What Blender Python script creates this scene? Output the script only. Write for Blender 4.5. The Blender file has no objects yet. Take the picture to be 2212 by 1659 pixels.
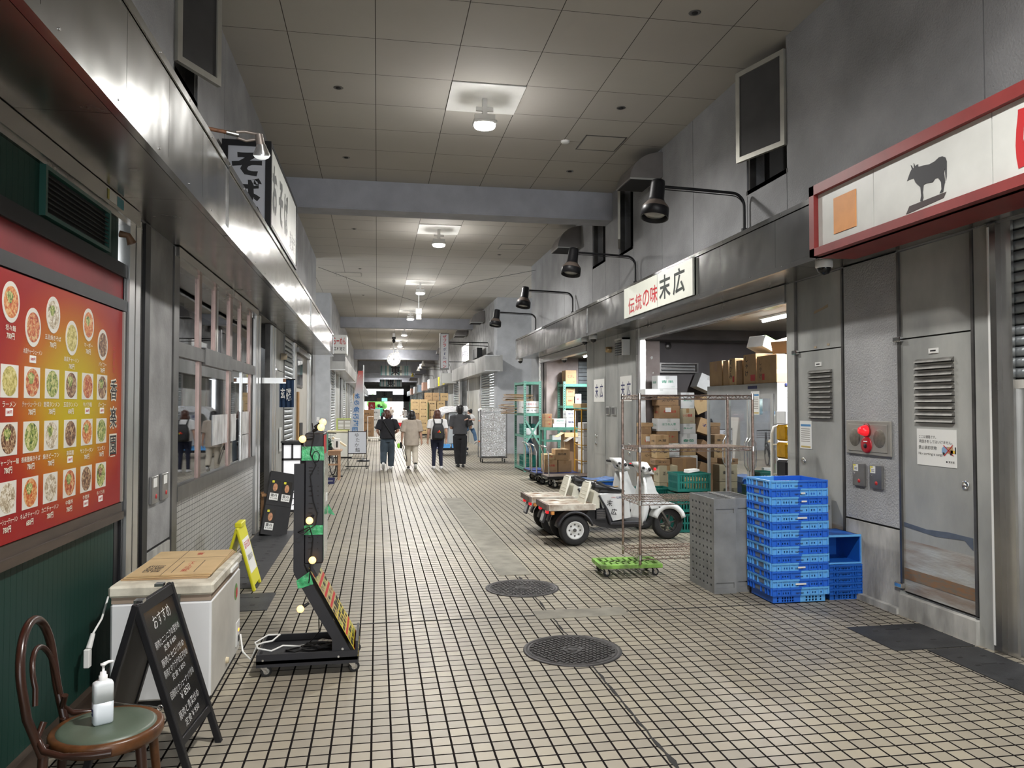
import bpy, bmesh, math, random
from mathutils import Matrix, Vector
random.seed(7)
S = bpy.context.scene
C = S.collection
PI = math.pi

# ---------------------------------------------------------------- camera
cam_d = bpy.data.cameras.new('camera')
cam = bpy.data.objects.new('camera', cam_d); C.objects.link(cam)
cam_d.sensor_fit = 'HORIZONTAL'; cam_d.sensor_width = 36.0
cam_d.lens = 1655.0 / 2212.0 * 36.0
cam_d.clip_start = 0.05; cam_d.clip_end = 400
_yaw, _pit = 0.1742, 0.02872
_fw = Vector((math.sin(_yaw)*math.cos(_pit), math.cos(_yaw)*math.cos(_pit), math.sin(_pit)))
_rt = Vector((math.cos(_yaw), -math.sin(_yaw), 0)); _up = _rt.cross(_fw)
_m = Matrix((_rt, _up, -_fw)).transposed().to_4x4(); _m.translation = (0, 0, 1.71)
cam.matrix_world = _m
S.camera = cam

# ---------------------------------------------------------------- daylight and exposure
w = bpy.data.worlds.new('sky'); S.world = w; w.use_nodes = True
_bg = w.node_tree.nodes['Background']
_bg.inputs[0].default_value = (0.93, 0.97, 1.0, 1); _bg.inputs[1].default_value = 3.2
S.view_settings.view_transform = 'Standard'; S.view_settings.look = 'None'
S.view_settings.gamma = 1; S.view_settings.use_curve_mapping = False
S.view_settings.exposure = 0.68
cy = S.cycles
cy.use_denoising = True
cy.max_bounces = 6; cy.diffuse_bounces = 3; cy.glossy_bounces = 4; cy.transmission_bounces = 4; cy.transparent_max_bounces = 6
cy.sample_clamp_indirect = 4.0; cy.caustics_reflective = False; cy.caustics_refractive = False

def portal(name, loc, rot, sx, sy):
    l = bpy.data.lights.new(name, 'AREA'); l.shape = 'RECTANGLE'; l.size = sx; l.size_y = sy
    l.cycles.is_portal = True
    o = bpy.data.objects.new(name, l); C.objects.link(o); o.location = loc; o.rotation_euler = rot
portal('portal_street_near', (1.3, -9.9, 2.8), (PI/2, 0, 0), 5.8, 5.6)
portal('portal_passage_left', (-9.9, 24.0, 2.8), (PI/2, 0, -PI/2), 6.4, 5.6)
portal('portal_passage_right', (12.9, 24.0, 2.8), (PI/2, 0, PI/2), 6.4, 5.6)

# ---------------------------------------------------------------- materials
def nt_of(m):
    m.use_nodes = True
    nt = m.node_tree; return nt, nt.nodes, nt.links, nt.nodes['Principled BSDF']
MATS = {}
def pm(name, col, rough=0.5, metal=0.0, var=0.0, vs=6.0, bump=0.0, bs=80.0, spec=0.5, emit=0.0, ecol=None, trans=0.0, stretch=None, dark=None, rvar=0.0):
    """procedural material: base colour varied by noise, optional bump, optional dirt tint"""
    if name in MATS: return MATS[name]
    m = bpy.data.materials.new(name); nt, N, L, b = nt_of(m)
    c4 = (col[0], col[1], col[2], 1)
    b.inputs['Base Color'].default_value = c4
    b.inputs['Roughness'].default_value = rough; b.inputs['Metallic'].default_value = metal
    b.inputs['Specular IOR Level'].default_value = spec
    if trans: b.inputs['Transmission Weight'].default_value = trans
    if emit:
        b.inputs['Emission Color'].default_value = (*(ecol or col), 1); b.inputs['Emission Strength'].default_value = emit
    if var or bump or rvar:
        tc = N.new('ShaderNodeTexCoord'); mp = N.new('ShaderNodeMapping')
        L.new(tc.outputs['Object'], mp.inputs[0])
        if stretch: mp.inputs['Scale'].default_value = stretch
    if var or rvar:
        n = N.new('ShaderNodeTexNoise'); n.inputs['Scale'].default_value = vs; n.inputs['Detail'].default_value = 5
        L.new(mp.outputs[0], n.inputs['Vector'])
        if var:
            r = N.new('ShaderNodeValToRGB'); L.new(n.outputs[0], r.inputs[0])
            dk = dark or tuple(max(0, x*(1-var)) for x in col)
            r.color_ramp.elements[0].position = 0.34; r.color_ramp.elements[0].color = (*dk, 1)
            r.color_ramp.elements[1].position = 0.66; r.color_ramp.elements[1].color = (*[min(1, x*(1+var*0.5)) for x in col], 1)
            L.new(r.outputs[0], b.inputs['Base Color'])
        if rvar:
            r2 = N.new('ShaderNodeMapRange'); L.new(n.outputs[0], r2.inputs[0])
            r2.inputs[3].default_value = max(0.02, rough-rvar); r2.inputs[4].default_value = min(1, rough+rvar)
            L.new(r2.outputs[0], b.inputs['Roughness'])
    if bump:
        n2 = N.new('ShaderNodeTexNoise'); n2.inputs['Scale'].default_value = bs; n2.inputs['Detail'].default_value = 3
        L.new(mp.outputs[0], n2.inputs['Vector'])
        bp = N.new('ShaderNodeBump'); bp.inputs['Strength'].default_value = bump; bp.inputs['Distance'].default_value = 0.01
        L.new(n2.outputs[0], bp.inputs['Height']); L.new(bp.outputs[0], b.inputs['Normal'])
    MATS[name] = m; return m

def tile_mat(name, c1, c2, grout, wx, wy, gap, phase, rough=0.35, plane='XY', bump=0.5, dirt=None, dirt_amt=0.0):
    """rectangular tiles with grout, tile size in metres"""
    m = bpy.data.materials.new(name); nt, N, L, b = nt_of(m)
    tc = N.new('ShaderNodeTexCoord'); sp = N.new('ShaderNodeSeparateXYZ'); L.new(tc.outputs['Object'], sp.inputs[0])
    cb = N.new('ShaderNodeCombineXYZ')
    a, c = plane
    for k, (ax, ph) in enumerate(((a, phase[0]), (c, phase[1]))):
        ad = N.new('ShaderNodeMath'); ad.operation = 'ADD'; ad.inputs[1].default_value = ph + 200*(wx if k == 0 else wy)
        L.new(sp.outputs['XYZ'.index(ax)], ad.inputs[0]); L.new(ad.outputs[0], cb.inputs[k])
    br = N.new('ShaderNodeTexBrick'); L.new(cb.outputs[0], br.inputs[0])
    br.offset = 0; br.squash = 1; br.inputs['Scale'].default_value = 1
    br.inputs['Color1'].default_value = (*c1, 1); br.inputs['Color2'].default_value = (*c2, 1); br.inputs['Mortar'].default_value = (*grout, 1)
    br.inputs['Mortar Size'].default_value = gap/2; br.inputs['Mortar Smooth'].default_value = 0.1
    br.inputs['Brick Width'].default_value = wx; br.inputs['Row Height'].default_value = wy
    n = N.new('ShaderNodeTexNoise'); n.inputs['Scale'].default_value = 0.9; n.inputs['Detail'].default_value = 6
    L.new(tc.outputs['Object'], n.inputs['Vector'])
    mr = N.new('ShaderNodeMapRange'); L.new(n.outputs[0], mr.inputs[0]); mr.inputs[1].default_value = 0.35; mr.inputs[2].default_value = 0.7
    mr.inputs[3].default_value = 0; mr.inputs[4].default_value = dirt_amt
    mx = N.new('ShaderNodeMixRGB'); mx.blend_type = 'MIX'; L.new(mr.outputs[0], mx.inputs[0]); L.new(br.outputs['Color'], mx.inputs[1])
    mx.inputs[2].default_value = (*(dirt or grout), 1); m2 = N.new('ShaderNodeMixRGB'); L.new(br.outputs['Fac'], m2.inputs[0]); L.new(mx.outputs[0], m2.inputs[1]); m2.inputs[2].default_value = (*grout, 1); L.new(m2.outputs[0], b.inputs['Base Color'])
    sl = N.new('ShaderNodeMapRange'); L.new(br.outputs['Fac'], sl.inputs[0]); sl.inputs[3].default_value = 0.45; sl.inputs[4].default_value = 0.0; L.new(sl.outputs[0], b.inputs['Specular IOR Level'])
    b.inputs['Roughness'].default_value = rough
    n3 = N.new('ShaderNodeTexNoise'); n3.inputs['Scale'].default_value = 14; L.new(tc.outputs['Object'], n3.inputs['Vector'])
    r2 = N.new('ShaderNodeMapRange'); L.new(n3.outputs[0], r2.inputs[0]); r2.inputs[3].default_value = rough-0.08; r2.inputs[4].default_value = rough+0.12
    L.new(r2.outputs[0], b.inputs['Roughness'])
    if bump:
        iv = N.new('ShaderNodeMath'); iv.operation = 'SUBTRACT'; iv.inputs[0].default_value = 1; L.new(br.outputs['Fac'], iv.inputs[1])
        bp = N.new('ShaderNodeBump'); bp.inputs['Strength'].default_value = bump; bp.inputs['Distance'].default_value = 0.003
        L.new(iv.outputs[0], bp.inputs['Height']); L.new(bp.outputs[0], b.inputs['Normal'])
    MATS[name] = m; return m

def grad_mat(name, stops, axis, lo, hi, rough=0.3):
    """printed colour gradient along one object axis"""
    m = bpy.data.materials.new(name); nt, N, L, b = nt_of(m)
    tc = N.new('ShaderNodeTexCoord'); sp = N.new('ShaderNodeSeparateXYZ'); L.new(tc.outputs['Object'], sp.inputs[0])
    mr = N.new('ShaderNodeMapRange'); L.new(sp.outputs['XYZ'.index(axis)], mr.inputs[0]); mr.inputs[1].default_value = lo; mr.inputs[2].default_value = hi
    r = N.new('ShaderNodeValToRGB'); L.new(mr.outputs[0], r.inputs[0])
    while len(r.color_ramp.elements) < len(stops): r.color_ramp.elements.new(0.5)
    for e, (p, c) in zip(r.color_ramp.elements, stops): e.position = p; e.color = (*c, 1)
    L.new(r.outputs[0], b.inputs['Base Color']); b.inputs['Roughness'].default_value = rough
    MATS[name] = m; return m

def food_mat(name, c1, c2, c3, scale=45):
    """printed photo of food: mottled three-colour pattern"""
    m = bpy.data.materials.new(name); nt, N, L, b = nt_of(m)
    tc = N.new('ShaderNodeTexCoord'); v = N.new('ShaderNodeTexNoise'); v.inputs['Scale'].default_value = scale; v.inputs['Detail'].default_value = 3; v.inputs['Distortion'].default_value = 1.2
    L.new(tc.outputs['Object'], v.inputs['Vector'])
    r = N.new('ShaderNodeValToRGB'); L.new(v.outputs[0], r.inputs[0]); r.color_ramp.elements.new(0.5)
    for e, (p, c) in zip(r.color_ramp.elements, ((0.36, c1), (0.5, c2), (0.62, c3))): e.position = p; e.color = (*c, 1)
    L.new(r.outputs[0], b.inputs['Base Color']); b.inputs['Roughness'].default_value = 0.35
    MATS[name] = m; return m

def glass_mat(name, tint=(0.85, 0.9, 0.9), refl=0.12):
    """thin pane: mostly see-through with mirror reflection"""
    m = bpy.data.materials.new(name); m.use_nodes = True; nt = m.node_tree; N, L = nt.nodes, nt.links
    N.remove(N['Principled BSDF']); out = N['Material Output']
    t = N.new('ShaderNodeBsdfTransparent'); t.inputs[0].default_value = (*tint, 1)
    g = N.new('ShaderNodeBsdfGlossy'); g.inputs['Roughness'].default_value = 0.02; g.inputs[0].default_value = (0.9, 0.92, 0.95, 1)
    f = N.new('ShaderNodeFresnel'); f.inputs[0].default_value = 1.5
    ad = N.new('ShaderNodeMath'); ad.operation = 'ADD'; ad.inputs[1].default_value = refl; ad.use_clamp = True; L.new(f.outputs[0], ad.inputs[0])
    mx = N.new('ShaderNodeMixShader'); L.new(ad.outputs[0], mx.inputs[0]); L.new(t.outputs[0], mx.inputs[1]); L.new(g.outputs[0], mx.inputs[2])
    L.new(mx.outputs[0], out.inputs[0]); MATS[name] = m; return m

def foil_mat(name):
    m = bpy.data.materials.new(name); nt, N, L, b = nt_of(m)
    b.inputs['Metallic'].default_value = 1; b.inputs['Base Color'].default_value = (0.95, 0.95, 0.96, 1); b.inputs['Roughness'].default_value = 0.22
    tc = N.new('ShaderNodeTexCoord'); n = N.new('ShaderNodeTexNoise'); n.inputs['Scale'].default_value = 14; n.inputs['Detail'].default_value = 6; n.inputs['Distortion'].default_value = 2
    mp = N.new('ShaderNodeMapping'); mp.inputs['Scale'].default_value = (1, 1, 1.8); L.new(tc.outputs['Object'], mp.inputs[0]); L.new(mp.outputs[0], n.inputs['Vector'])
    bp = N.new('ShaderNodeBump'); bp.inputs['Strength'].default_value = 1.0; bp.inputs['Distance'].default_value = 0.05; L.new(n.outputs[0], bp.inputs['Height']); L.new(bp.outputs[0], b.inputs['Normal'])
    MATS[name] = m; return m

def steel_mat(name, col, rough, wavy, grime=0.25, streak=(3, 3, 0.6)):
    """brushed sheet steel: slightly wavy, with smudged roughness and vertical streaks of grime"""
    m = bpy.data.materials.new(name); nt, N, L, b = nt_of(m)
    tc = N.new('ShaderNodeTexCoord'); mp = N.new('ShaderNodeMapping'); mp.inputs['Scale'].default_value = streak; L.new(tc.outputs['Object'], mp.inputs[0])
    n = N.new('ShaderNodeTexNoise'); n.inputs['Scale'].default_value = 2.2; n.inputs['Detail'].default_value = 5; n.inputs['Roughness'].default_value = 0.55; L.new(mp.outputs[0], n.inputs['Vector'])
    r = N.new('ShaderNodeValToRGB'); L.new(n.outputs[0], r.inputs[0])
    r.color_ramp.elements[0].position = 0.3; r.color_ramp.elements[0].color = (*[x*(1-grime) for x in col], 1)
    r.color_ramp.elements[1].position = 0.7; r.color_ramp.elements[1].color = (*col, 1)
    L.new(r.outputs[0], b.inputs['Base Color']); b.inputs['Metallic'].default_value = 1
    mr = N.new('ShaderNodeMapRange'); L.new(n.outputs[0], mr.inputs[0]); mr.inputs[3].default_value = rough+0.08; mr.inputs[4].default_value = max(0.05, rough-0.06); L.new(mr.outputs[0], b.inputs['Roughness'])
    n2 = N.new('ShaderNodeTexNoise'); n2.inputs['Scale'].default_value = 2.6; n2.inputs['Detail'].default_value = 1; L.new(tc.outputs['Object'], n2.inputs['Vector'])
    bp = N.new('ShaderNodeBump'); bp.inputs['Strength'].default_value = wavy; bp.inputs['Distance'].default_value = 0.05; L.new(n2.outputs[0], bp.inputs['Height']); L.new(bp.outputs[0], b.inputs['Normal'])
    MATS[name] = m; return m

M_floor = tile_mat('floor_tiles', (0.37, 0.33, 0.25), (0.295, 0.265, 0.21), (0.014, 0.012, 0.012), 0.1, 0.0985, 0.0115, (0.02, 0.03), 0.42, 'XY', 0.6, (0.20, 0.18, 0.155), 0.55)
M_ceil = tile_mat('ceiling_boards', (0.46, 0.44, 0.40), (0.445, 0.42, 0.39), (0.085, 0.076, 0.07), 0.91, 0.91, 0.009, (0.037, -0.005), 0.8, 'XY', 0.3, (0.38, 0.365, 0.335), 0.4)
M_wtile = tile_mat('mosaic_tiles', (0.42, 0.415, 0.395), (0.36, 0.355, 0.34), (0.14, 0.135, 0.13), 0.098, 0.049, 0.006, (0, 0), 0.3, 'YZ', 0.4, (0.25, 0.245, 0.235), 0.4)
M_conc = pm('rough_concrete', (0.29, 0.293, 0.302), 0.62, 0, 0.22, 1.6, 0.75, 55, spec=0.5)
M_conc2 = pm('smooth_concrete', (0.30, 0.30, 0.30), 0.7, 0, 0.3, 3.0, 0.25, 40)
M_base = pm('bare_concrete', (0.44, 0.43, 0.40), 0.75, 0, 0.45, 5, 0.3, 40, stretch=(1, 1, 0.4))
M_beam = pm('beam_concrete', (0.395, 0.41, 0.46), 0.75, 0, 0.12, 2.5, 0.4, 70)
M_steel = steel_mat('fascia_steel', (0.36, 0.358, 0.35), 0.17, 0.16, 0.2, (2, 2, 0.5))
M_soffit = steel_mat('soffit_steel', (0.42, 0.405, 0.39), 0.24, 0.08, 0.25, (1.2, 1.2, 1.2))
M_alu = pm('bright_aluminium', (0.72, 0.715, 0.70), 0.28, 1, 0.08, 3)
M_bronze = pm('pinkish_aluminium', (0.33, 0.235, 0.205), 0.3, 1, 0.1, 8)
M_dsteel = pm('dark_steel', (0.17, 0.165, 0.16), 0.35, 0.8, 0.25, 5)
M_black = pm('black_metal', (0.013, 0.013, 0.015), 0.42, 0.0, 0.2, 9, spec=0.3)
M_blackm = pm('black_matt', (0.012, 0.012, 0.013), 0.8)
M_joint = pm('dark_joint', (0.018, 0.017, 0.017), 0.9)
M_door = pm('worn_grey_paint', (0.40, 0.405, 0.385), 0.42, 0.1, 0.28, 2.2, 0.12, 30, dark=(0.28, 0.287, 0.278), stretch=(1, 1, 0.5))
M_doorlow = pm('scraped_grey_paint', (0.39, 0.40, 0.385), 0.42, 0.1, 0.4, 5, 0.2, 30, dark=(0.29, 0.23, 0.185), stretch=(1, 0.5, 2.5))
M_shutter = pm('shutter_slats', (0.33, 0.36, 0.38), 0.4, 0.6, 0.2, 5)
M_white = pm('white_paint', (0.78, 0.78, 0.76), 0.4, 0, 0.06, 4)
M_whitep = pm('white_plastic', (0.80, 0.80, 0.79), 0.35)
M_cream = pm('cream_panel', (0.80, 0.79, 0.72), 0.4, 0, 0.05, 3)
M_rubber = pm('black_rubber', (0.016, 0.016, 0.017), 0.65, 0, 0.3, 20, 0.2, 90)
M_chrome = pm('chrome', (0.75, 0.75, 0.75), 0.15, 1)
M_wire = pm('worn_chrome_wire', (0.40, 0.30, 0.255), 0.32, 1, 0.4, 25)
M_glass = glass_mat('window_glass', (0.5, 0.53, 0.54), 0.14)
M_cglass = glass_mat('cabinet_glass', (0.86, 0.92, 0.91), -0.03)
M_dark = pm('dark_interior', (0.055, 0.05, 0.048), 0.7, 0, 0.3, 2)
M_foil = foil_mat('silver_foil')
CARD = [pm('cardboard', (0.47, 0.31, 0.165), 0.75, 0, 0.14, 5), pm('pale_cardboard', (0.56, 0.40, 0.21), 0.75, 0, 0.12, 5), pm('dark_cardboard', (0.33, 0.205, 0.11), 0.75, 0, 0.15, 5), pm('khaki_cardboard', (0.50, 0.44, 0.30), 0.75, 0, 0.1, 5)]
M_wcard = pm('white_carton', (0.76, 0.77, 0.77), 0.6, 0, 0.07, 6)
M_tape = pm('parcel_tape', (0.38, 0.23, 0.11), 0.35)
M_paper = pm('paper', (0.80, 0.80, 0.77), 0.7)
M_ink = pm('black_ink', (0.012, 0.012, 0.014), 0.6)
M_red = pm('red_ink', (0.52, 0.018, 0.022), 0.5)
M_navy = pm('navy_ink', (0.02, 0.025, 0.12), 0.5)
M_greenink = pm('green_ink', (0.05, 0.32, 0.2), 0.5)
M_gcrate = pm('green_crate_plastic', (0.006, 0.13, 0.105), 0.4, 0, 0.1, 8)
M_grack = pm('green_rack_paint', (0.10, 0.29, 0.22), 0.45, 0.1, 0.15, 10)
M_led = pm('lamp_light', (1, 0.97, 0.9), 0.4, emit=18, ecol=(1, 0.965, 0.89))
M_bulb = pm('warm_bulb', (1, 0.7, 0.3), 0.2, emit=2.4, ecol=(1, 0.50, 0.12))

# ---------------------------------------------------------------- mesh building
_glyphs = {}
def glyphs(s, off):
    k = (s, off)
    if k not in _glyphs:
        cu = bpy.data.curves.new('lettering', 'FONT'); cu.body = s; cu.size = 1; cu.offset = off; cu.resolution_u = 2
        o = bpy.data.objects.new('lettering', cu); C.objects.link(o)
        dg = bpy.context.evaluated_depsgraph_get(); me = bpy.data.meshes.new_from_object(o.evaluated_get(dg))
        vs = [(v.co.x, v.co.y) for v in me.vertices]; fs = [tuple(p.vertices) for p in me.polygons]
        bpy.data.objects.remove(o); bpy.data.meshes.remove(me); bpy.data.curves.remove(cu)
        if vs:
            x0 = min(a for a, _ in vs); x1 = max(a for a, _ in vs); y0 = min(b for _, b in vs); y1 = max(b for _, b in vs)
        else: x0 = x1 = y0 = y1 = 0
        _glyphs[k] = (vs, fs, x0, x1, y0, y1)
    return _glyphs[k]

class MB:
    def __init__(s, mat=None):
        s.v = []; s.f = []; s.mi = []; s.sm = []; s.mats = []; s.cur = 0; s.M = None
        if mat: s.use(mat)
    def use(s, m):
        if m not in s.mats: s.mats.append(m)
        s.cur = s.mats.index(m); return s
    def at(s, M=None): s.M = M; return s
    def add(s, vs, fs, smooth=False):
        b = len(s.v)
        if s.M is not None: vs = [s.M @ Vector(p) for p in vs]
        s.v += [tuple(p) for p in vs]
        for f in fs: s.f.append(tuple(b+i for i in f)); s.mi.append(s.cur); s.sm.append(smooth)
        return s
    def box(s, x0, y0, z0, x1, y1, z1, bev=0.0):
        if x0 > x1: x0, x1 = x1, x0
        if y0 > y1: y0, y1 = y1, y0
        if z0 > z1: z0, z1 = z1, z0
        if bev <= 0:
            vs = [(x, y, z) for z in (z0, z1) for y in (y0, y1) for x in (x0, x1)]
            return s.add(vs, [(0, 2, 3, 1), (4, 5, 7, 6), (0, 1, 5, 4), (2, 6, 7, 3), (0, 4, 6, 2), (1, 3, 7, 5)])
        b = min(bev, (x1-x0)/2.01, (y1-y0)/2.01, (z1-z0)/2.01)
        vs = []; idx = {}
        for ix, X in enumerate((x0, x1)):
            for iy, Y in enumerate((y0, y1)):
                for iz, Z in enumerate((z0, z1)):
                    dx, dy, dz = (b if ix == 0 else -b), (b if iy == 0 else -b), (b if iz == 0 else -b)
                    for a, p in enumerate(((X, Y+dy, Z+dz), (X+dx, Y, Z+dz), (X+dx, Y+dy, Z))):
                        idx[ix, iy, iz, a] = len(vs); vs.append(p)
        I = lambda x, y, z, a: idx[x, y, z, a]
        fs = []
        for k in (0, 1):
            q = [I(k, 0, 0, 0), I(k, 1, 0, 0), I(k, 1, 1, 0), I(k, 0, 1, 0)]; fs.append(q if k else q[::-1])
            q = [I(0, k, 0, 1), I(0, k, 1, 1), I(1, k, 1, 1), I(1, k, 0, 1)]; fs.append(q if k else q[::-1])
            q = [I(0, 0, k, 2), I(1, 0, k, 2), I(1, 1, k, 2), I(0, 1, k, 2)]; fs.append(q if k else q[::-1])
        for j in (0, 1):
            for k in (0, 1):
                fs.append([I(j, k, 0, 0), I(j, k, 1, 0), I(j, k, 1, 1), I(j, k, 0, 1)])
                fs.append([I(j, 0, k, 0), I(j, 1, k, 0), I(j, 1, k, 2), I(j, 0, k, 2)])
                fs.append([I(0, j, k, 1), I(1, j, k, 1), I(1, j, k, 2), I(0, j, k, 2)])
        for a in (0, 1):
            for c in (0, 1):
                for e in (0, 1): fs.append([I(a, c, e, 0), I(a, c, e, 1), I(a, c, e, 2)])
        return s.add(vs, fs)
    def quad(s, *p): return s.add(p, [tuple(range(len(p)))])
    def tube(s, pts, r, n=8, closed=False, cap=True, smooth=True):
        pts = [Vector(p) for p in pts]; k = len(pts)
        rs = r if isinstance(r, (list, tuple)) else [r]*k
        vs = []; up = None
        for i in range(k):
            if closed: d = pts[(i+1) % k]-pts[i-1]
            else: d = pts[min(i+1, k-1)]-pts[max(i-1, 0)]
            d = d.normalized() if d.length > 1e-9 else Vector((0, 0, 1))
            if up is None:
                up = Vector((0, 0, 1)) if abs(d.z) < 0.9 else Vector((1, 0, 0))
            a = d.cross(up)
            if a.length < 1e-6: a = d.cross(Vector((0, 1, 0.3)))
            a.normalize(); up = a.cross(d).normalized()
            for j in range(n):
                t = 2*PI*j/n; vs.append(pts[i]+(a*math.cos(t)+up*math.sin(t))*rs[i])
        fs = []
        for i in range(k if closed else k-1):
            i2 = (i+1) % k
            for j in range(n): fs.append((i*n+j, i2*n+j, i2*n+(j+1) % n, i*n+(j+1) % n))
        s.add(vs, fs, smooth)
        if cap and not closed:
            s.add(vs[:n], [tuple(range(n-1, -1, -1))]); s.add(vs[-n:], [tuple(range(n))])
        return s
    def cyl(s, p0, p1, r, r1=None, n=16, smooth=True): return s.tube([p0, p1], [r, r if r1 is None else r1], n, smooth=smooth)
    def lathe(s, prof, o=(0, 0, 0), ax='Z', n=24, a0=0.0, a1=2*PI, smooth=True):
        full = abs(a1-a0-2*PI) < 1e-6; m = n if full else n+1
        vs = []
        for (r, h) in prof:
            for j in range(m):
                t = a0+(a1-a0)*j/n; c, q = r*math.cos(t), r*math.sin(t)
                p = (c, q, h) if ax == 'Z' else ((c, h, q) if ax == 'Y' else (h, c, q))
                vs.append((p[0]+o[0], p[1]+o[1], p[2]+o[2]))
        fs = []
        for i in range(len(prof)-1):
            for j in range(n if full else m-1): fs.append((i*m+j, i*m+(j+1) % m, (i+1)*m+(j+1) % m, (i+1)*m+j))
        return s.add(vs, fs, smooth)
    def prism(s, poly, d0, d1, plane='XZ', smooth=False):
        """polygon in a plane, extruded along the third axis from d0 to d1"""
        n = len(poly)
        def P(a, b, d): return (a, d, b) if plane == 'XZ' else ((d, a, b) if plane == 'YZ' else (a, b, d))
        vs = [P(a, b, d0) for a, b in poly]+[P(a, b, d1) for a, b in poly]
        s.add(vs, [tuple(range(n-1, -1, -1)), tuple(range(n, 2*n))])
        return s.add(vs, [(i, (i+1) % n, n+(i+1) % n, n+i) for i in range(n)], smooth)
    def ball(s, c, r, n=12, squash=(1, 1, 1)):
        prof = [(math.sin(PI*i/(n//2+2)), -math.cos(PI*i/(n//2+2))) for i in range(n//2+3)]
        vs = []
        for (a, h) in prof:
            for j in range(n): t = 2*PI*j/n; vs.append((c[0]+a*r*math.cos(t)*squash[0], c[1]+a*r*math.sin(t)*squash[1], c[2]+h*r*squash[2]))
        fs = [(i*n+j, i*n+(j+1) % n, (i+1)*n+(j+1) % n, (i+1)*n+j) for i in range(len(prof)-1) for j in range(n)]
        return s.add(vs, fs, True)
    def loft(s, rings, n=16, cap=True):
        """rings: (centre, rx, ry, u, v): ellipses with axes u and v"""
        vs = []
        for c, rx, ry, u, v in rings:
            c, u, v = Vector(c), Vector(u), Vector(v)
            for j in range(n): t = 2*PI*j/n; vs.append(c+u*(rx*math.cos(t))+v*(ry*math.sin(t)))
        fs = [(i*n+j, i*n+(j+1) % n, (i+1)*n+(j+1) % n, (i+1)*n+j) for i in range(len(rings)-1) for j in range(n)]
        if cap: fs += [tuple(range(n-1, -1, -1)), tuple(range((len(rings)-1)*n, len(rings)*n))]
        return s.add(vs, fs, True)
    def text(s, txt, o, u, v, size, vert=False, off=0.0, fit=None, step=1.08):
        """lettering centred at o; u = reading direction, v = up. fit = (width, height) squeezes the line into a box"""
        o, u, v = Vector(o), Vector(u).normalized(), Vector(v).normalized()
        if vert:
            k = len(txt)
            for i, ch in enumerate(txt):
                s.text(ch, o+v*((k-1)/2-i)*size*step, u, v, size, off=off)
            return s
        vs, fs, x0, x1, y0, y1 = glyphs(txt, off)
        if not vs: return s
        sx = sy = size
        if fit: sx, sy = fit[0]/max(1e-6, x1-x0), fit[1]/max(1e-6, y1-y0)
        cx, cy_ = (x0+x1)/2, (y0+y1)/2
        s.add([o+u*((a-cx)*sx)+v*((b-cy_)*sy) for a, b in vs], fs); return s
    def build(s, name, parent=None, merge=False):
        me = bpy.data.meshes.new(name); me.from_pydata(s.v, [], s.f)
        for m in s.mats: me.materials.append(m)
        me.polygons.foreach_set('material_index', s.mi); me.polygons.foreach_set('use_smooth', s.sm); me.update()
        if merge:
            bm = bmesh.new(); bm.from_mesh(me); bmesh.ops.remove_doubles(bm, verts=bm.verts, dist=1e-5); bmesh.ops.recalc_face_normals(bm, faces=bm.faces); bm.to_mesh(me); bm.free()
        o = bpy.data.objects.new(name, me); C.objects.link(o)
        if parent: o.parent = parent
        return o

def tag(o, label, cat, group=None, kind=None):
    if label: o['label'] = label
    if cat: o['category'] = cat
    if group: o['group'] = group
    if kind: o['kind'] = kind
    return o
def thing(name, label, cat, loc=(0, 0, 0), rz=0.0, group=None):
    o = bpy.data.objects.new(name, None); C.objects.link(o); o.empty_display_size = 0.05
    o.location = loc; o.rotation_euler = (0, 0, rz); return tag(o, label, cat, group)
def solo(mb, name, label, cat, loc=(0, 0, 0), rz=0.0, group=None):
    o = mb.build(name); o.location = loc; o.rotation_euler = (0, 0, rz); return tag(o, label, cat, group)
def struct(mb, name, label=None, cat='wall'):
    return tag(mb.build(name), label, cat, None, 'structure')
def dup(root, loc, rz=None, label=None, group=None):
    r = root.copy(); C.objects.link(r); r.location = loc
    if rz is not None: r.rotation_euler = (0, 0, rz)
    if label: r['label'] = label
    if group: r['group'] = group
    for ch in list(root.children):
        c = ch.copy(); C.objects.link(c); c.parent = r
        for g in ch.children:
            d = g.copy(); C.objects.link(d); d.parent = c
    return r
def mix3(a, b, t): return tuple(a[i]*(1-t)+b[i]*t for i in range(3))
def arc(c, r, a0, a1, n, pl='XZ'):
    out = []
    for i in range(n+1):
        t = a0+(a1-a0)*i/n; p, q = r*math.cos(t), r*math.sin(t)
        out.append((c[0]+p, c[1], c[2]+q) if pl == 'XZ' else ((c[0], c[1]+p, c[2]+q) if pl == 'YZ' else (c[0]+p, c[1]+q, c[2])))
    return out
# ================================================================ the setting
XL, XR, ZC = -1.61, 4.25, 5.63
FL, FR, FB, FT = -1.10, 3.72, 2.97, 3.52          # fascia faces, underside and top
b = MB(M_floor); b.quad((-10, -10, 0), (13, -10, 0), (13, 108, 0), (-10, 108, 0)); struct(b, 'floor', cat='floor')
b = MB(M_ceil); b.box(-10, -10, ZC, 13, 104, ZC+0.1); struct(b, 'ceiling', cat='ceiling')

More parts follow.
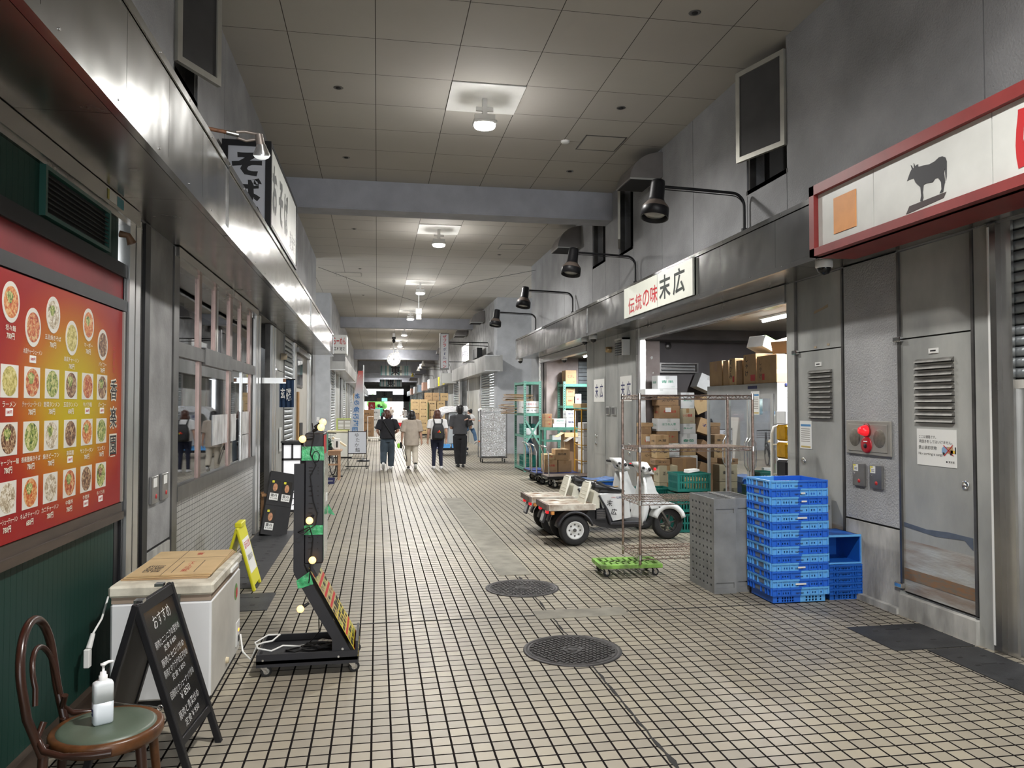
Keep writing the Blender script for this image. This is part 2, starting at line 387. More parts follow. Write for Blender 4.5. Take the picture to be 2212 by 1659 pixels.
# floor: dark cover plates along both walls, cement repairs, the expansion joint and the cracked grout line
M_plate = pm('cover_plate', (0.052, 0.054, 0.058), 0.5, 0.5, 0.3, 6, 0.3, 120)
def plates(name, label, rects):
    b = MB(M_plate)
    for x0, y0, x1, y1 in rects: b.box(x0, y0, 0.0, x1, y1, 0.006)
    b.use(M_joint)
    for x0, y0, x1, y1 in rects:
        k = 0; y = y0+0.18
        while y < y1-0.1:
            for x in ((x0*0.75+x1*0.25), (x0*0.3+x1*0.7)): b.box(x-0.02, y-0.012+0.05*(k % 2), 0.006, x+0.02, y+0.012+0.05*(k % 2), 0.0065)
            if k % 4 == 1: b.box((x0+x1)/2-0.06, y+0.06, 0.006, (x0+x1)/2+0.06, y+0.075, 0.0066)
            y += 0.21; k += 1
    return solo(b, name, label, 'floor plate')
plates('floor_plate', 'dark perforated steel plates set into the floor along the right wall by the louvred door', [(3.80, -1, 4.2, 4.83), (3.57, 4.85, 4.2, 5.42)])
plates('floor_plate', 'dark perforated steel plates set into the floor along the tiled wall behind the freezer', [(-1.58, 7.55, -1.10, 10.9)])
plates('floor_plate', 'single dark cover plate in the floor between freezer and LED sign stand', [(-1.38, 6.72, -0.90, 7.32)])
M_cem = pm('cement_patch', (0.22, 0.205, 0.165), 0.7, 0, 0.25, 6, 0.2, 60)
for r, l in (((1.22, 7.68, 1.55, 14.3), 'long narrow grey cement patch running down the floor beyond the manhole'), ((1.28, 6.06, 2.05, 6.31), 'short grey cement patch across the floor between two manholes')):
    b = MB(M_cem); b.box(r[0], r[1], 0, r[2], r[3], 0.004); solo(b, 'cement_patch', l, 'floor patch')
M_iron = pm('cast_iron', (0.055, 0.052, 0.052), 0.5, 0.6, 0.25, 20, 0.2, 60)
def manhole(x, y, r, label, a):
    t = thing('manhole_cover', label, 'manhole cover', (x, y, 0), a, 'cast iron manhole covers')
    b = MB(M_iron); b.lathe([(r, 0.0), (r, 0.006), (r*0.93, 0.007), (r*0.925, 0.004), (r*0.90, 0.004), (r*0.895, 0.008), (r*0.87, 0.008), (r*0.865, 0.004), (0, 0.004)], (0, 0, 0), 'Z', 56); b.lathe([(r*0.2, 0.004), (r*0.2, 0.008), (r*0.16, 0.008), (r*0.155, 0.0045)], (0, 0, 0), 'Z', 24); b.lathe([(r*0.1, 0.0045), (r*0.1, 0.008), (0, 0.008)], (0, 0, 0), 'Z', 14); b.build('rim', t)
    b = MB(M_iron); p = r*0.105
    for i in range(-9, 10):
        for j in range(-9, 10):
            cx, cy2 = i*p, j*p; d = math.hypot(cx, cy2)
            if r*0.23 < d < r*0.84:
                if (i+j) % 2: b.box(cx-p*0.46, cy2-p*0.2, 0.004, cx+p*0.46, cy2+p*0.2, 0.0085)
                else: b.box(cx-p*0.2, cy2-p*0.46, 0.004, cx+p*0.2, cy2+p*0.46, 0.0085)
    b.use(M_blackm); b.box(-r*0.62, -0.012, 0.0086, -r*0.5, 0.012, 0.0092); b.box(r*0.5, -0.012, 0.0086, r*0.62, 0.012, 0.0092); b.build('tread_pattern', t)
manhole(1.355, 5.26, 0.345, 'round cast iron manhole cover nearer to the camera', 0.5); manhole(1.35, 7.12, 0.345, 'round cast iron manhole cover farther away, beyond the short cement patch', 0.15)
b = MB(M_joint); b.box(-0.4, 6.165, 0, 3.3, 6.183, 0.003)
y = 2.2; rnd = random.Random(4)
pts = []
while y < 7.6:
    x = 1.405+rnd.uniform(-0.006, 0.006); wd = 0.01 if rnd.random() < 0.55 else rnd.uniform(0.015, 0.04)
    pts.append((x-wd/2, x+wd/2, y)); y += 0.09
for (a, c, y0), (d, e, y1) in zip(pts, pts[1:]): b.quad((a, y0, 0.0025), (c, y0, 0.0025), (e, y1, 0.0025), (d, y1, 0.0025))
struct(b, 'trim_1', cat='floor joint')

def pieces(mb, xa, xb, segs, gap=0.006):
    for y0, y1, z0, z1 in segs: mb.box(xa, y0+gap, z0, xb, y1-gap, z1)
# ---- right side: upper wall with window openings
b = MB(M_conc); segs = []
for y0, y1 in ((-10, -2.2), (-2.2, 2.0), (2.0, 4.73), (4.73, 7.40), (8.28, 9.83), (9.83, 11.0), (11.0, 12.33), (13.10, 13.93), (14.80, 17.17), (17.17, 19.54), (19.54, 21.0)): segs.append((y0, y1, 2.99, ZC))
segs += [(7.40, 8.28, 2.99, 4.22), (12.33, 13.10, 2.99, 4.42), (13.93, 14.80, 2.99, 4.5)]
pieces(b, XR, XR+0.25, segs)
b.use(M_joint); b.box(XR+0.05, -10, 3, XR+0.2, 7.38, ZC); b.box(XR+0.05, 8.3, 3, XR+0.2, 12.31, ZC); b.box(XR+0.05, 13.12, 3, XR+0.2, 13.9, ZC); b.box(XR+0.05, 14.82, 3, XR+0.2, 20.98, ZC)
struct(b, 'wall_right')
# ---- left side: upper wall
b = MB(M_conc); segs = []
for y0, y1 in ((-10, -2), (-2, 2.2), (2.2, 4.6), (4.6, 6.42), (7.22, 8.45), (8.45, 10.6), (10.6, 12.6), (12.6, 14.6), (14.6, 16.64), (16.64, 18.9), (18.9, 20.8)): segs.append((y0, y1, 2.99, ZC))
segs += [(6.42, 7.22, 2.99, 4.44)]
pieces(b, XL-0.25, XL, segs)
b.use(M_joint); b.box(XL-0.2, -10, 3, XL-0.05, 6.4, ZC); b.box(XL-0.2, 7.24, 3, XL-0.05, 20.78, ZC)
struct(b, 'wall_left')
# window openings high in the walls: reveal, dark back, sill, and the tilted sash
def high_window(n, side, y0, y1, z0, z1, sash=None):
    x = XR if side > 0 else XL
    b = MB(M_dsteel); s = side
    b.box(x, y0-0.02, z0-0.05, x+s*0.24, y1+0.02, z0)
    b.box(x+s*0.02, y0, z0, x+s*0.1, y0+0.03, z1); b.box(x+s*0.02, y1-0.03, z0, x+s*0.1, y1, z1)
    b.use(M_blackm); b.box(x+s*0.22, y0, z0, x+s*0.24, y1, z1)
    o = struct(b, 'window_%d' % n, cat='window')
    if sash:
        (xa, ya), (xb, yb), za, zb = sash
        d = Vector((xb-xa, yb-ya, 0)); L = d.length; d.normalize(); nrm = Vector((-d.y, d.x, 0))
        M = Matrix.Translation((xa, ya, 0)) @ Matrix((( d.x, nrm.x, 0, 0), (d.y, nrm.y, 0, 0), (0, 0, 1, 0), (0, 0, 0, 1)))
        b = MB(pm('sash_frame', (0.36, 0.35, 0.31), 0.45, 0.4, 0.1, 6)).at(M); t = 0.055
        b.box(0, -0.02, za, t, 0.02, zb); b.box(L-t, -0.02, za, L, 0.02, zb); b.box(t, -0.02, za, L-t, 0.02, za+t); b.box(t, -0.02, zb-t, L-t, 0.02, zb)
        sf = b.build('sash', o)
        b = MB(pm('dark_mesh_panel', (0.035, 0.034, 0.034), 0.7, 0, 0.2, 4)).at(M); b.box(t, -0.006, za+t, L-t, 0.006, zb-t); b.build('screen', sf)
high_window(1, 1, 7.40, 8.28, 4.22, ZC, ((4.24, 7.40), (4.03, 8.08), 4.47, 5.50))
high_window(2, 1, 12.33, 13.10, 4.42, ZC, ((4.25, 13.09), (4.0, 12.32), 4.52, 5.50))
high_window(3, 1, 13.93, 14.80, 4.5, ZC)
high_window(4, -1, 6.42, 7.22, 4.44, ZC, ((-1.60, 6.42), (-1.36, 6.90), 4.47, 5.52))
b = MB(M_beam)
for y, t, z in ((13.47, 0.45, 5.12), (34.3, 0.45, 5.17), (54, 0.5, 4.95), (68, 0.6, 4.6), (76, 0.6, 4.5), (84, 0.6, 4.3), (92, 0.6, 4.2)):
    b.box(XL+0.002, y, z, XR-0.002, y+t, ZC)
    b.box(XL+0.002, y-0.012, z+0.02, XR-0.002, y, z+0.05)
struct(b, 'trim_2', 'grey concrete beams crossing under the ceiling', 'beam')

# ---- stainless fascias
def fascia(n, side, y0, y1, joints, heads, face, wall):
    s = side; b = MB(M_steel)
    ys = [y0]+[j for j in joints if y0 < j < y1]+[y1]
    for a, c in zip(ys, ys[1:]):
        g = 0.012 if a in heads else 0.002
        b.box(face, a+g, FB+0.055, face+s*0.012, c-0.002, FT-0.05)
    hs = [y0]+[h for h in heads if y0 < h < y1]+[y1]
    for a, c in zip(hs, hs[1:]):
        b.box(face-s*0.012, a+0.01, FB, face+s*0.03, c-0.004, FB+0.05); b.box(face-s*0.012, a+0.01, FT-0.045, face+s*0.03, c-0.004, FT)
        b.box(face-s*0.012, a, FB, face+s*0.01, a+0.012, FT); b.box(face-s*0.012, c-0.014, FB, face+s*0.01, c-0.004, FT)
    b.use(M_joint); b.box(face+s*0.008, y0+0.01, FB+0.03, face+s*0.06, y1-0.01, FT-0.02)
    b.use(M_steel); b.box(face+s*0.03, y0, FT-0.012, wall-s*0.002, y1, FT-0.002)
    b.use(M_soffit)
    ss = [y0]; 
    while ss[-1] < y1-0.01: ss.append(min(ss[-1]+1.45, y1))
    for a, c in zip(ss, ss[1:]): b.box(face+s*0.03, a+0.002, FB+0.03, wall-s*0.002, c-0.002, FB+0.045)
    b.use(M_chrome)
    y = y0+0.3
    while y < min(y1, 20):
        b.tube([(face-s*0.013, y, FB+0.04), (face-s*0.017, y, FB+0.04)], 0.006, 6); b.tube([(face-s*0.013, y, FT-0.02), (face-s*0.017, y, FT-0.02)], 0.006, 6); y += 0.62
    return struct(b, 'trim_%d' % n, cat='fascia')
fascia(3, 1, -8, 20.5, [1.5, 4.2, 6.70, 7.89, 8.59, 10, 11.14, 12.2, 14.5, 15.7, 16.9, 18.1, 19.3], [6.0, 13.34], FR, XR)
fascia(4, -1, -8, 19.9, [-2, 0.3, 2.72, 3.6, 4.3, 5.1, 7.1, 8.3, 9.2, 10.2, 11.2, 12.1, 14.4, 15.5, 16.7, 17.8, 18.9], [5.92, 13.15], FL, XL)

# ---- right wall below the fascia, from the near shutter to the far pillar
b = MB(pm('pillar_concrete', (0.40, 0.403, 0.41), 0.62, 0, 0.2, 1.6, 0.9, 70))
b.box(XR, 5.70, 0.70, XR+0.3, 6.43, 3.0)
b.use(M_joint); b.box(XR+0.012, 5.70, 0.682, XR+0.3, 6.43, 0.70)
b.use(M_base); b.box(XR-0.004, 5.70, 0, XR+0.3, 6.43, 0.682)
b.box(XR-0.03, 4.86, 0, XR+0.3, 5.69, 0.17); b.box(XR-0.05, 5.69, 0, XR, 6.5, 0.05)
struct(b, 'wall_right')
def panel_door(n, side, y0, y1, zb, zt, split, louvre=None, handle=None, plate=None, low=True):
    """grey steel door set flush in the wall, with its fixed panel above"""
    x = XR if side > 0 else XL; s = side
    b = MB(M_door); b.box(x+s*0.012, y0+0.012, split+0.006, x+s*0.06, y1-0.012, zt)
    b.box(x+s*0.012, y0+0.012, 0.62 if low else zb, x+s*0.06, y1-0.012, split-0.006)
    if low: b.use(M_doorlow).box(x+s*0.012, y0+0.012, zb, x+s*0.06, y1-0.012, 0.62)
    b.use(M_joint); b.box(x+s*0.03, y0, zb-0.02, x+s*0.07, y1, zt)
    o = struct(b, 'door_%d' % n, cat='door')
    b = MB(M_dsteel); b.box(x-s*0.006, y0-0.012, zb, x+s*0.03, y0+0.012, zt); b.box(x-s*0.006, y1-0.012, zb, x+s*0.03, y1+0.012, zt); b.build('frame', o)
    if louvre:
        ya, yb, za, zz, k = louvre; b = MB(pm('louvre_metal', (0.18, 0.175, 0.16), 0.45, 0.4, 0.3, 12))
        for i in range(k):
            z = za+(zz-za)*(i+0.5)/k; h = (zz-za)/k
            b.prism([(x+s*0.012, z+h*0.36), (x-s*0.010, z+h*0.05), (x-s*0.018, z-h*0.22), (x+s*0.012, z-h*0.22)], ya, yb, 'XZ')
        b.use(M_joint)
        for i in range(k):
            z = za+(zz-za)*(i+0.5)/k; h = (zz-za)/k; b.box(x-s*0.002, ya, z-h*0.36, x+s*0.012, yb, z-h*0.22)
        b.build('louvre', o)
    if plate: b = MB(M_paper); b.box(x+s*0.004, plate[0]-0.05, plate[1]-0.02, x+s*0.012, plate[0]+0.05, plate[1]+0.02); b.use(M_ink); b.box(x+s*0.003, plate[0]-0.03, plate[1]-0.006, x+s*0.004, plate[0]+0.03, plate[1]+0.006); b.build('name_plate', o)
    if handle:
        b = MB(M_chrome); c = (x+s*0.012, handle[0], handle[1])
        b.lathe([(0.034, 0), (0.034, -s*0.01), (0.026, -s*0.014), (0.022, -s*0.004), (0.0, -s*0.004)], c, 'X', 18); b.ball((c[0]-s*0.008, c[1], c[2]), 0.014, 8); b.build('door_handle', o)
    b = MB(M_chrome); hy = y1 if s > 0 else y0
    b.box(x-s*0.03, hy-0.05, split-0.02, x+s*0.01, hy+0.04, split+0.02, 0.006)
    if zb > 0.15: b.box(x-s*0.03, hy-0.03, zb+0.02, x+s*0.01, hy+0.06, zb+0.06, 0.006)
    b.build('hinge', o)
    return o
panel_door(1, 1, 6.46, 7.26, 0.10, 2.985, 2.26, (6.645, 7.03, 1.58, 2.07, 10), (7.15, 1.16), (6.87, 2.12))
panel_door(2, 1, 4.88, 5.68, 0.20, 2.985, 2.26, (5.08, 5.49, 1.57, 2.09, 10), (4.98, 1.13), (5.29, 2.14))
# scraped paint with an orange-brown band near the bottom of the near door
b = MB(pm('rust_scrape', (0.22, 0.115, 0.055), 0.6, 0.1, 0.5, 14, stretch=(1, 1, 4), dark=(0.19, 0.16, 0.125)))
b.box(XR+0.009, 4.90, 0.30, XR+0.0115, 5.66, 0.39); b.use(pm('blue_grey_scuff', (0.12, 0.145, 0.19), 0.5, 0.2, 0.2, 8)); b.prism([(5.66, 0.76), (5.40, 0.74), (5.15, 0.755), (4.92, 0.75), (4.92, 0.66), (5.0, 0.72), (5.3, 0.70), (5.66, 0.725)], XR+0.009, XR+0.0115, 'YZ')
struct(b, 'trim_5', cat='scuff')
# ---- near right shop: steel posts, roller shutter half lowered, aluminium door behind
b = MB(M_door); b.box(XR, 4.70, 0, XR+0.12, 4.86, 2.99)
b.use(M_soffit); b.box(XR-0.015, 4.645, 0, XR+0.14, 4.715, 2.99)
b.use(M_white); b.box(XR-0.018, 4.70, 0.05, XR-0.004, 4.716, 2.97)
b.use(M_alu); b.box(XR+0.03, 4.56, 0, XR+0.05, 4.645, 2.99); b.box(XR+0.08, 4.52, 0, XR+0.12, 4.60, 1.9)
struct(b, 'trim_6', cat='door post')
b = MB(M_shutter)
z = 1.90
while z < 2.95:
    b.prism([(XR+0.075, z), (XR+0.06, z+0.01), (XR+0.055, z+0.038), (XR+0.062, z+0.066), (XR+0.075, z+0.07)], 0.8, 4.60, 'XZ', True); z += 0.073
b.use(M_joint); b.box(XR+0.074, 0.8, 1.88, XR+0.09, 4.6, 2.98)
b.use(M_base); b.box(XR+0.045, 0.8, 1.83, XR+0.09, 4.6, 1.89)
o = struct(b, 'wall_right', cat='roller shutter')
b = MB(M_alu); b.box(XR+0.14, 4.40, 0, XR+0.18, 4.47, 1.9); b.box(XR+0.14, 4.30, 0.02, XR+0.17, 4.36, 1.88); b.box(XR+0.14, 0.8, 0, XR+0.18, 4.4, 0.1); b.box(XR+0.14, 0.8, 0.9, XR+0.17, 4.30, 0.97); b.box(XR+0.14, 0.8, 1.78, XR+0.18, 4.4, 1.9)
b.use(M_dark); b.box(XR+0.2, 0.8, 0, XR+0.22, 4.5, 1.95); b.use(M_glass); b.box(XR+0.15, 0.8, 0.1, XR+0.156, 4.3, 1.8)
b.use(M_paper); b.box(XR+0.12, 4.415, 1.55, XR+0.139, 4.455, 1.63); b.box(XR+0.12, 4.415, 1.64, XR+0.139, 4.455, 1.72)
struct(b, 'door_3', cat='door')
# ---- posts round the store opening and the grey panel wall with name papers
b = MB(M_door); b.box(XR, 7.28, 0, XR+0.2, 7.44, 2.99); b.use(M_dsteel); b.box(XR-0.004, 7.26, 0, XR+0.05, 7.283, 2.99)
b.use(M_alu); b.box(XR-0.01, 11.98, 0, XR+0.08, 12.07, 2.99); b.use(M_soffit); b.box(XR, 12.07, 0, XR+0.12, 12.22, 2.99)
b.use(M_door)
for y0, y1 in ((12.23, 13.18), (13.20, 13.94), (13.96, 14.72), (14.74, 15.25)): b.box(XR, y0, 0.0, XR+0.1, y1, 2.99)
b.use(M_joint); b.box(XR+0.02, 12.22, 0, XR+0.09, 15.25, 2.985)
b.use(M_door)
for y0, y1 in ((12.42, 13.16), (13.98, 14.70)): b.box(XR-0.004, y0, 0.78, XR, y1, 2.27)
b.use(M_base); b.box(XR-0.006, 13.22, 0, XR, 13.92, 0.62)
b.use(M_conc); b.box(XR, 20.0, 0, XR+0.5, 21.0, 2.99); b.use(M_alu); b.box(XR-0.01, 19.84, 0, XR+0.08, 19.98, 2.99)
struct(b, 'wall_right')
# sheet-metal gutter over the openings
b = MB(M_soffit); b.box(XR-0.02, 7.44, 2.80, XR+0.12, 11.98, 2.99); b.box(XR-0.02, 15.25, 2.84, XR+0.12, 19.84, 2.99); b.use(M_alu); b.box(XR-0.03, 7.44, 2.79, XR-0.005, 11.98, 2.81)
struct(b, 'trim_7', cat='shutter box')
# ---- first store room
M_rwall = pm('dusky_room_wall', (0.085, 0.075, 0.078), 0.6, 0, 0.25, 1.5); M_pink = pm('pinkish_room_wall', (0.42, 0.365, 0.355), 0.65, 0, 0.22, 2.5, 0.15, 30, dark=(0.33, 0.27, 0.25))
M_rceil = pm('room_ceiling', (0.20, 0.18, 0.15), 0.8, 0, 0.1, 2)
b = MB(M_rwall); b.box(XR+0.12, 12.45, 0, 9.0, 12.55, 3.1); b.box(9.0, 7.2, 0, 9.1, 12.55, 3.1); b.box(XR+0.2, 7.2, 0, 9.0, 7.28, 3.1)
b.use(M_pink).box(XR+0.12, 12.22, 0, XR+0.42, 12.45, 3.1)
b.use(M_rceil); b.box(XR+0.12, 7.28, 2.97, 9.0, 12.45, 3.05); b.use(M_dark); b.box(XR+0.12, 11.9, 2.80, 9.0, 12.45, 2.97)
b.use(M_paper)
rn = random.Random(3)
for k in range(9): z = rn.uniform(1.6, 2.7); x = rn.uniform(XR+0.2, XR+0.36); q = rn.uniform(0.01, 0.03); b.prism([(x-q, z), (x-q*.3, z-q*1.4), (x+q, z-q*.4), (x+q*.6, z+q*1.2), (x-q*.4, z+q)], 12.217, 12.22, 'XZ')
struct(b, 'wall_back', cat='store room')
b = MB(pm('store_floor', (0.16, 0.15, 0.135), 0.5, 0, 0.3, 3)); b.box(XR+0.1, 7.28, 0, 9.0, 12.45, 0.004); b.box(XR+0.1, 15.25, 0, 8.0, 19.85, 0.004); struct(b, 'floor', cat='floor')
# ---- second store room
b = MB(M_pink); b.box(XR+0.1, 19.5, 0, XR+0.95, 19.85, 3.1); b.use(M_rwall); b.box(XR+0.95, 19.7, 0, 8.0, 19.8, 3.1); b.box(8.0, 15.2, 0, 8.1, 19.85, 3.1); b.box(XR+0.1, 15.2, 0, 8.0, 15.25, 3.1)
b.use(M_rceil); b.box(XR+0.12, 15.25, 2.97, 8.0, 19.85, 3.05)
b.use(M_shutter)
for k in range(20): b.box(XR+1.0, 19.66, 0.9+0.1*k, 7.4, 19.70, 0.9+0.1*k+0.088)
struct(b, 'wall_back', cat='store room')

# ---- left shop fronts
M_dgreen = pm('dark_green_panel', (0.011, 0.040, 0.031), 0.5, 0, 0.12, 1.5, spec=0.15); M_redband = pm('red_band', (0.20, 0.02, 0.024), 0.5, 0, 0.3, 1.2, spec=0.15); M_darkwood = pm('dark_wood', (0.055, 0.038, 0.028), 0.45, 0, 0.35, 18, stretch=(1, 0.15, 1))
b = MB(M_dgreen)
y = -1.0
while y < 5.12:
    b.box(XL-0.02, y, 0.09, XL, min(y+0.055, 5.14), 1.0); b.box(XL-0.02, y, 2.62, XL, min(y+0.055, 5.14), 2.93); y += 0.057
b.box(XL-0.06, -1, 0.02, XL-0.015, 5.2, 2.96)
b.use(M_redband); b.box(XL-0.02, -1, 2.38, XL+0.002, 5.26, 2.53)
b.use(M_black); b.box(XL-0.02, -1, 2.315, XL+0.02, 5.27, 2.385); b.box(XL-0.02, -1, 2.53, XL+0.02, 5.27, 2.615); b.box(XL-0.02, 5.25, 0, XL+0.01, 5.27, 2.62); b.box(XL-0.02, 5.16, 0, XL-0.002, 5.25, 2.62)
b.use(M_darkwood); b.box(XL-0.02, -1, 1.0, XL+0.035, 5.22, 1.045); b.box(XL-0.02, -1, 1.045, XL+0.02, 5.22, 1.10); b.box(XL-0.02, -1, 0, XL+0.04, 5.25, 0.11)
b.use(M_soffit); b.box(XL-0.03, -1, 2.90, XL+0.05, 5.44, 2.995); b.box(XL-0.03, -1, 2.88, XL+0.02, 5.44, 2.90)
struct(b, 'wall_left', cat='shop front')
b = MB(M_alu)
for y0, y1, d in ((5.29, 5.40, 0.03), (5.45, 5.55, 0.022), (5.56, 5.60, 0.0)): b.box(XL-0.05, y0, 0, XL+d, y1, 2.96)
b.use(M_soffit); b.box(XL-0.06, 5.40, 0, XL-0.01, 5.45, 2.96); b.box(XL-0.05, 5.60, 0, XL-0.005, 5.70, 2.99)
b.use(M_black); b.box(XL-0.05, 5.70, 0, XL+0.01, 5.82, 2.99)
struct(b, 'trim_8', cat='shutter guide')
b = MB(M_conc2); b.box(XL-0.3, 5.83, 0.68, XL, 6.46, 2.99); b.use(M_joint); b.box(XL-0.3, 5.83, 0.655, XL-0.012, 6.46, 0.68); b.use(M_base); b.box(XL-0.3, 5.83, 0, XL+0.003, 6.46, 0.655)
struct(b, 'wall_left', cat='pillar')
# soba shop: tiled dado, big aluminium window, transoms, shutter box
b = MB(M_wtile); b.box(XL-0.15, 6.64, 0, XL-0.01, 10.62, 0.93); b.box(XL-0.4, 11.2, 0, XL-0.36, 12.3, 0.75)
b.use(M_dsteel); b.box(XL-0.1, 6.48, 0, XL+0.01, 6.64, 2.99); b.box(XL-0.12, 6.64, 0.93, XL+0.015, 10.62, 1.05); b.box(XL-0.08, 6.64, 2.12, XL+0.005, 10.6, 2.24)
b.use(M_soffit); b.box(XL-0.1, 6.5, 2.92, XL+0.04, 10.7, 2.99); b.box(XL-0.1, 6.6, 2.88, XL-0.02, 10.7, 2.92)
b.use(M_dsteel); b.box(XL-0.09, 7.62, 2.10, XL+0.012, 9.0, 2.26)
struct(b, 'wall_left', cat='shop front')
b = MB(M_bronze)
for y, wd in ((7.46, 0.13), (8.90, 0.17), (10.36, 0.13)): b.box(XL-0.03, y, 1.05, XL-0.008, y+wd*0.42, 2.13); b.box(XL-0.03, y+wd*0.55, 1.05, XL-0.016, y+wd, 2.13)
for y, wd in ((7.44, 0.1), (8.15, 0.07), (8.95, 0.14), (9.62, 0.06), (10.3, 0.14)): b.box(XL-0.035, y, 2.24, XL-0.01, y+wd, 2.92)
b.use(M_alu); b.box(XL-0.024, 9.72, 1.05, XL-0.012, 9.8, 2.12); b.box(XL-0.03, 8.24, 2.24, XL-0.01, 8.3, 2.9)
o = struct(b, 'window_5', cat='window')
b = MB(M_glass); b.quad((XL-0.025, 6.64, 1.05), (XL-0.025, 10.5, 1.05), (XL-0.025, 10.5, 2.13), (XL-0.025, 6.64, 2.13)); b.quad((XL-0.03, 6.64, 2.24), (XL-0.03, 10.5, 2.24), (XL-0.03, 10.5, 2.9), (XL-0.03, 6.64, 2.9)); b.build('pane', o)
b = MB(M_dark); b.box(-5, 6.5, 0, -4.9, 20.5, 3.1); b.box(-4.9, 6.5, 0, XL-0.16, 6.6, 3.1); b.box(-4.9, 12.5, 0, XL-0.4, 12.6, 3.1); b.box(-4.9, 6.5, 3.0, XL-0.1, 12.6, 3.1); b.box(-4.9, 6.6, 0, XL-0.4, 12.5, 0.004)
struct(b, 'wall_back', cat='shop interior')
# beyond the window: guides, recessed door, grey door, shutter, cream panel, pillar
b = MB(M_alu)
for y0, y1 in ((10.72, 10.86), (10.98, 11.12), (12.32, 12.5), (12.64, 12.78), (15.6, 15.95), (18.75, 19.0), (19.1, 19.35)): b.box(XL-0.08, y0, 0, XL+0.01, y1, 2.96)
b.use(M_dsteel); b.box(XL-0.1, 10.62, 0, XL-0.02, 11.18, 2.98); b.box(XL-0.1, 12.30, 0, XL-0.02, 12.8, 2.98)
struct(b, 'trim_9', cat='shutter guide')
b = MB(M_dark); b.box(XL-0.42, 11.18, 0.75, XL-0.38, 12.3, 2.98); b.use(M_bronze); b.box(XL-0.36, 11.5, 0.75, XL-0.3, 11.58, 2.9); b.box(XL-0.36, 12.0, 0.75, XL-0.3, 12.08, 2.9); b.use(M_alu); b.box(XL-0.34, 12.15, 0, XL-0.3, 12.22, 2.9)
struct(b, 'door_4', cat='door')
panel_door(5, -1, 12.82, 13.95, 0.05, 2.98, 2.3, None, None, None, False)
b = MB(M_shutter)
z = 0.02
while z < 2.95: b.prism([(XL-0.06, z), (XL-0.02, z+0.01), (XL-0.012, z+0.045), (XL-0.03, z+0.08), (XL-0.06, z+0.085)], 14.0, 15.55, 'XZ', True); z += 0.09
b.use(pm('beige_panel', (0.42, 0.40, 0.36), 0.6, 0, 0.1, 3)); b.box(XL-0.1, 15.97, 0, XL-0.03, 18.72, 2.99)
b.use(M_dsteel); b.box(XL-0.03, 15.97, 2.80, XL+0.05, 18.7, 2.9); b.box(XL-0.03, 16.2, 2.1, XL-0.01, 17.45, 2.74); b.use(M_glass); b.box(XL-0.012, 16.3, 2.16, XL-0.006, 16.82, 2.68); b.box(XL-0.012, 16.88, 2.16, XL-0.006, 17.38, 2.68)
b.use(pm('brown_board', (0.36, 0.20, 0.07), 0.6, 0, 0.2, 6)); b.box(XL-0.03, 16.1, 0.9, XL+0.03, 16.35, 2.0); b.use(M_black); b.box(XL-0.03, 16.6, 0.5, XL+0.02, 17.2, 1.35)
b.use(M_conc); b.box(XL-0.3, 19.9, 0, XL, 20.8, 2.99); b.use(M_dsteel); b.box(XL-0.1, 19.36, 0, XL-0.02, 19.9, 2.99)
struct(b, 'wall_left', cat='shop front')
b = MB(M_dsteel); b.box(-2.5, 2, 2.99, XL-0.25, 20.8, 3.05); b.box(XL-0.3, -10, 0, XL-0.1, -1, 3.0); b.box(XR+0.1, -10, 0, XR+0.3, 0.8, 3.0); struct(b, 'wall_left')
# ---- the cross passage and the blocks beyond it
b = MB(M_conc)
b.box(-10, 20.6, 0, XL-0.02, 20.79, ZC); b.box(XR+0.5, 20.8, 0, 13, 20.98, ZC)           # passage sides
b.box(-10, 27.5, 0, -2.2, 27.7, ZC); b.box(5.6, 27.5, 0, 13, 27.7, ZC)
struct(b, 'wall_front', cat='passage wall')
M_col = pm('pale_concrete', (0.40, 0.41, 0.43), 0.7, 0, 0.12, 3, 0.4, 60)
b = MB(M_col); b.box(-2.15, 27.15, 0, XL, 28.0, ZC); b.box(XR, 27.2, 0, 5.55, 28.0, ZC); struct(b, 'wall_front', cat='pillar')
for side, x, nm in ((-1, XL, 'wall_left'), (1, XR, 'wall_right')):
    b = MB(M_conc2); s = side
    y = 28.0
    while y < 102: b.box(x, y+0.012, 3.0, x+s*0.3, min(y+1.4, 102), ZC); y += 1.4
    b.use(M_joint); b.box(x+s*0.03, 28, 3.0, x+s*0.2, 102, ZC)
    y = 28.0; k = 0; rr = random.Random(5+s)
    while y < 100:
        L = rr.uniform(2.2, 4.0); t = k % 3
        if t == 0:
            b.use(M_shutter); z = 0.02
            while z < 2.95: b.prism([(x+s*0.06, z), (x+s*0.02, z+0.01), (x+s*0.012, z+0.05), (x+s*0.06, z+0.09)], y, y+L, 'XZ'); z += 0.1
        elif t == 1: b.use(M_door); b.box(x+s*0.02, y, 0, x+s*0.1, y+L, 3.0)
        else: b.use(M_dark); b.box(x+s*0.5, y, 0, x+s*0.6, y+L, 3.0)
        b.use(M_alu); b.box(x-s*0.01, y+L, 0, x+s*0.1, y+L+0.2, 3.0); b.use(M_conc2); b.box(x, y+L+0.2, 0, x+s*0.4, y+L+0.7, 3.0)
        y += L+0.7; k += 1
    struct(b, nm)
M_fsteel = pm('far_fascia_steel', (0.46, 0.455, 0.44), 0.4, 0.7, 0.3, 2, stretch=(1, 1, 0.4))
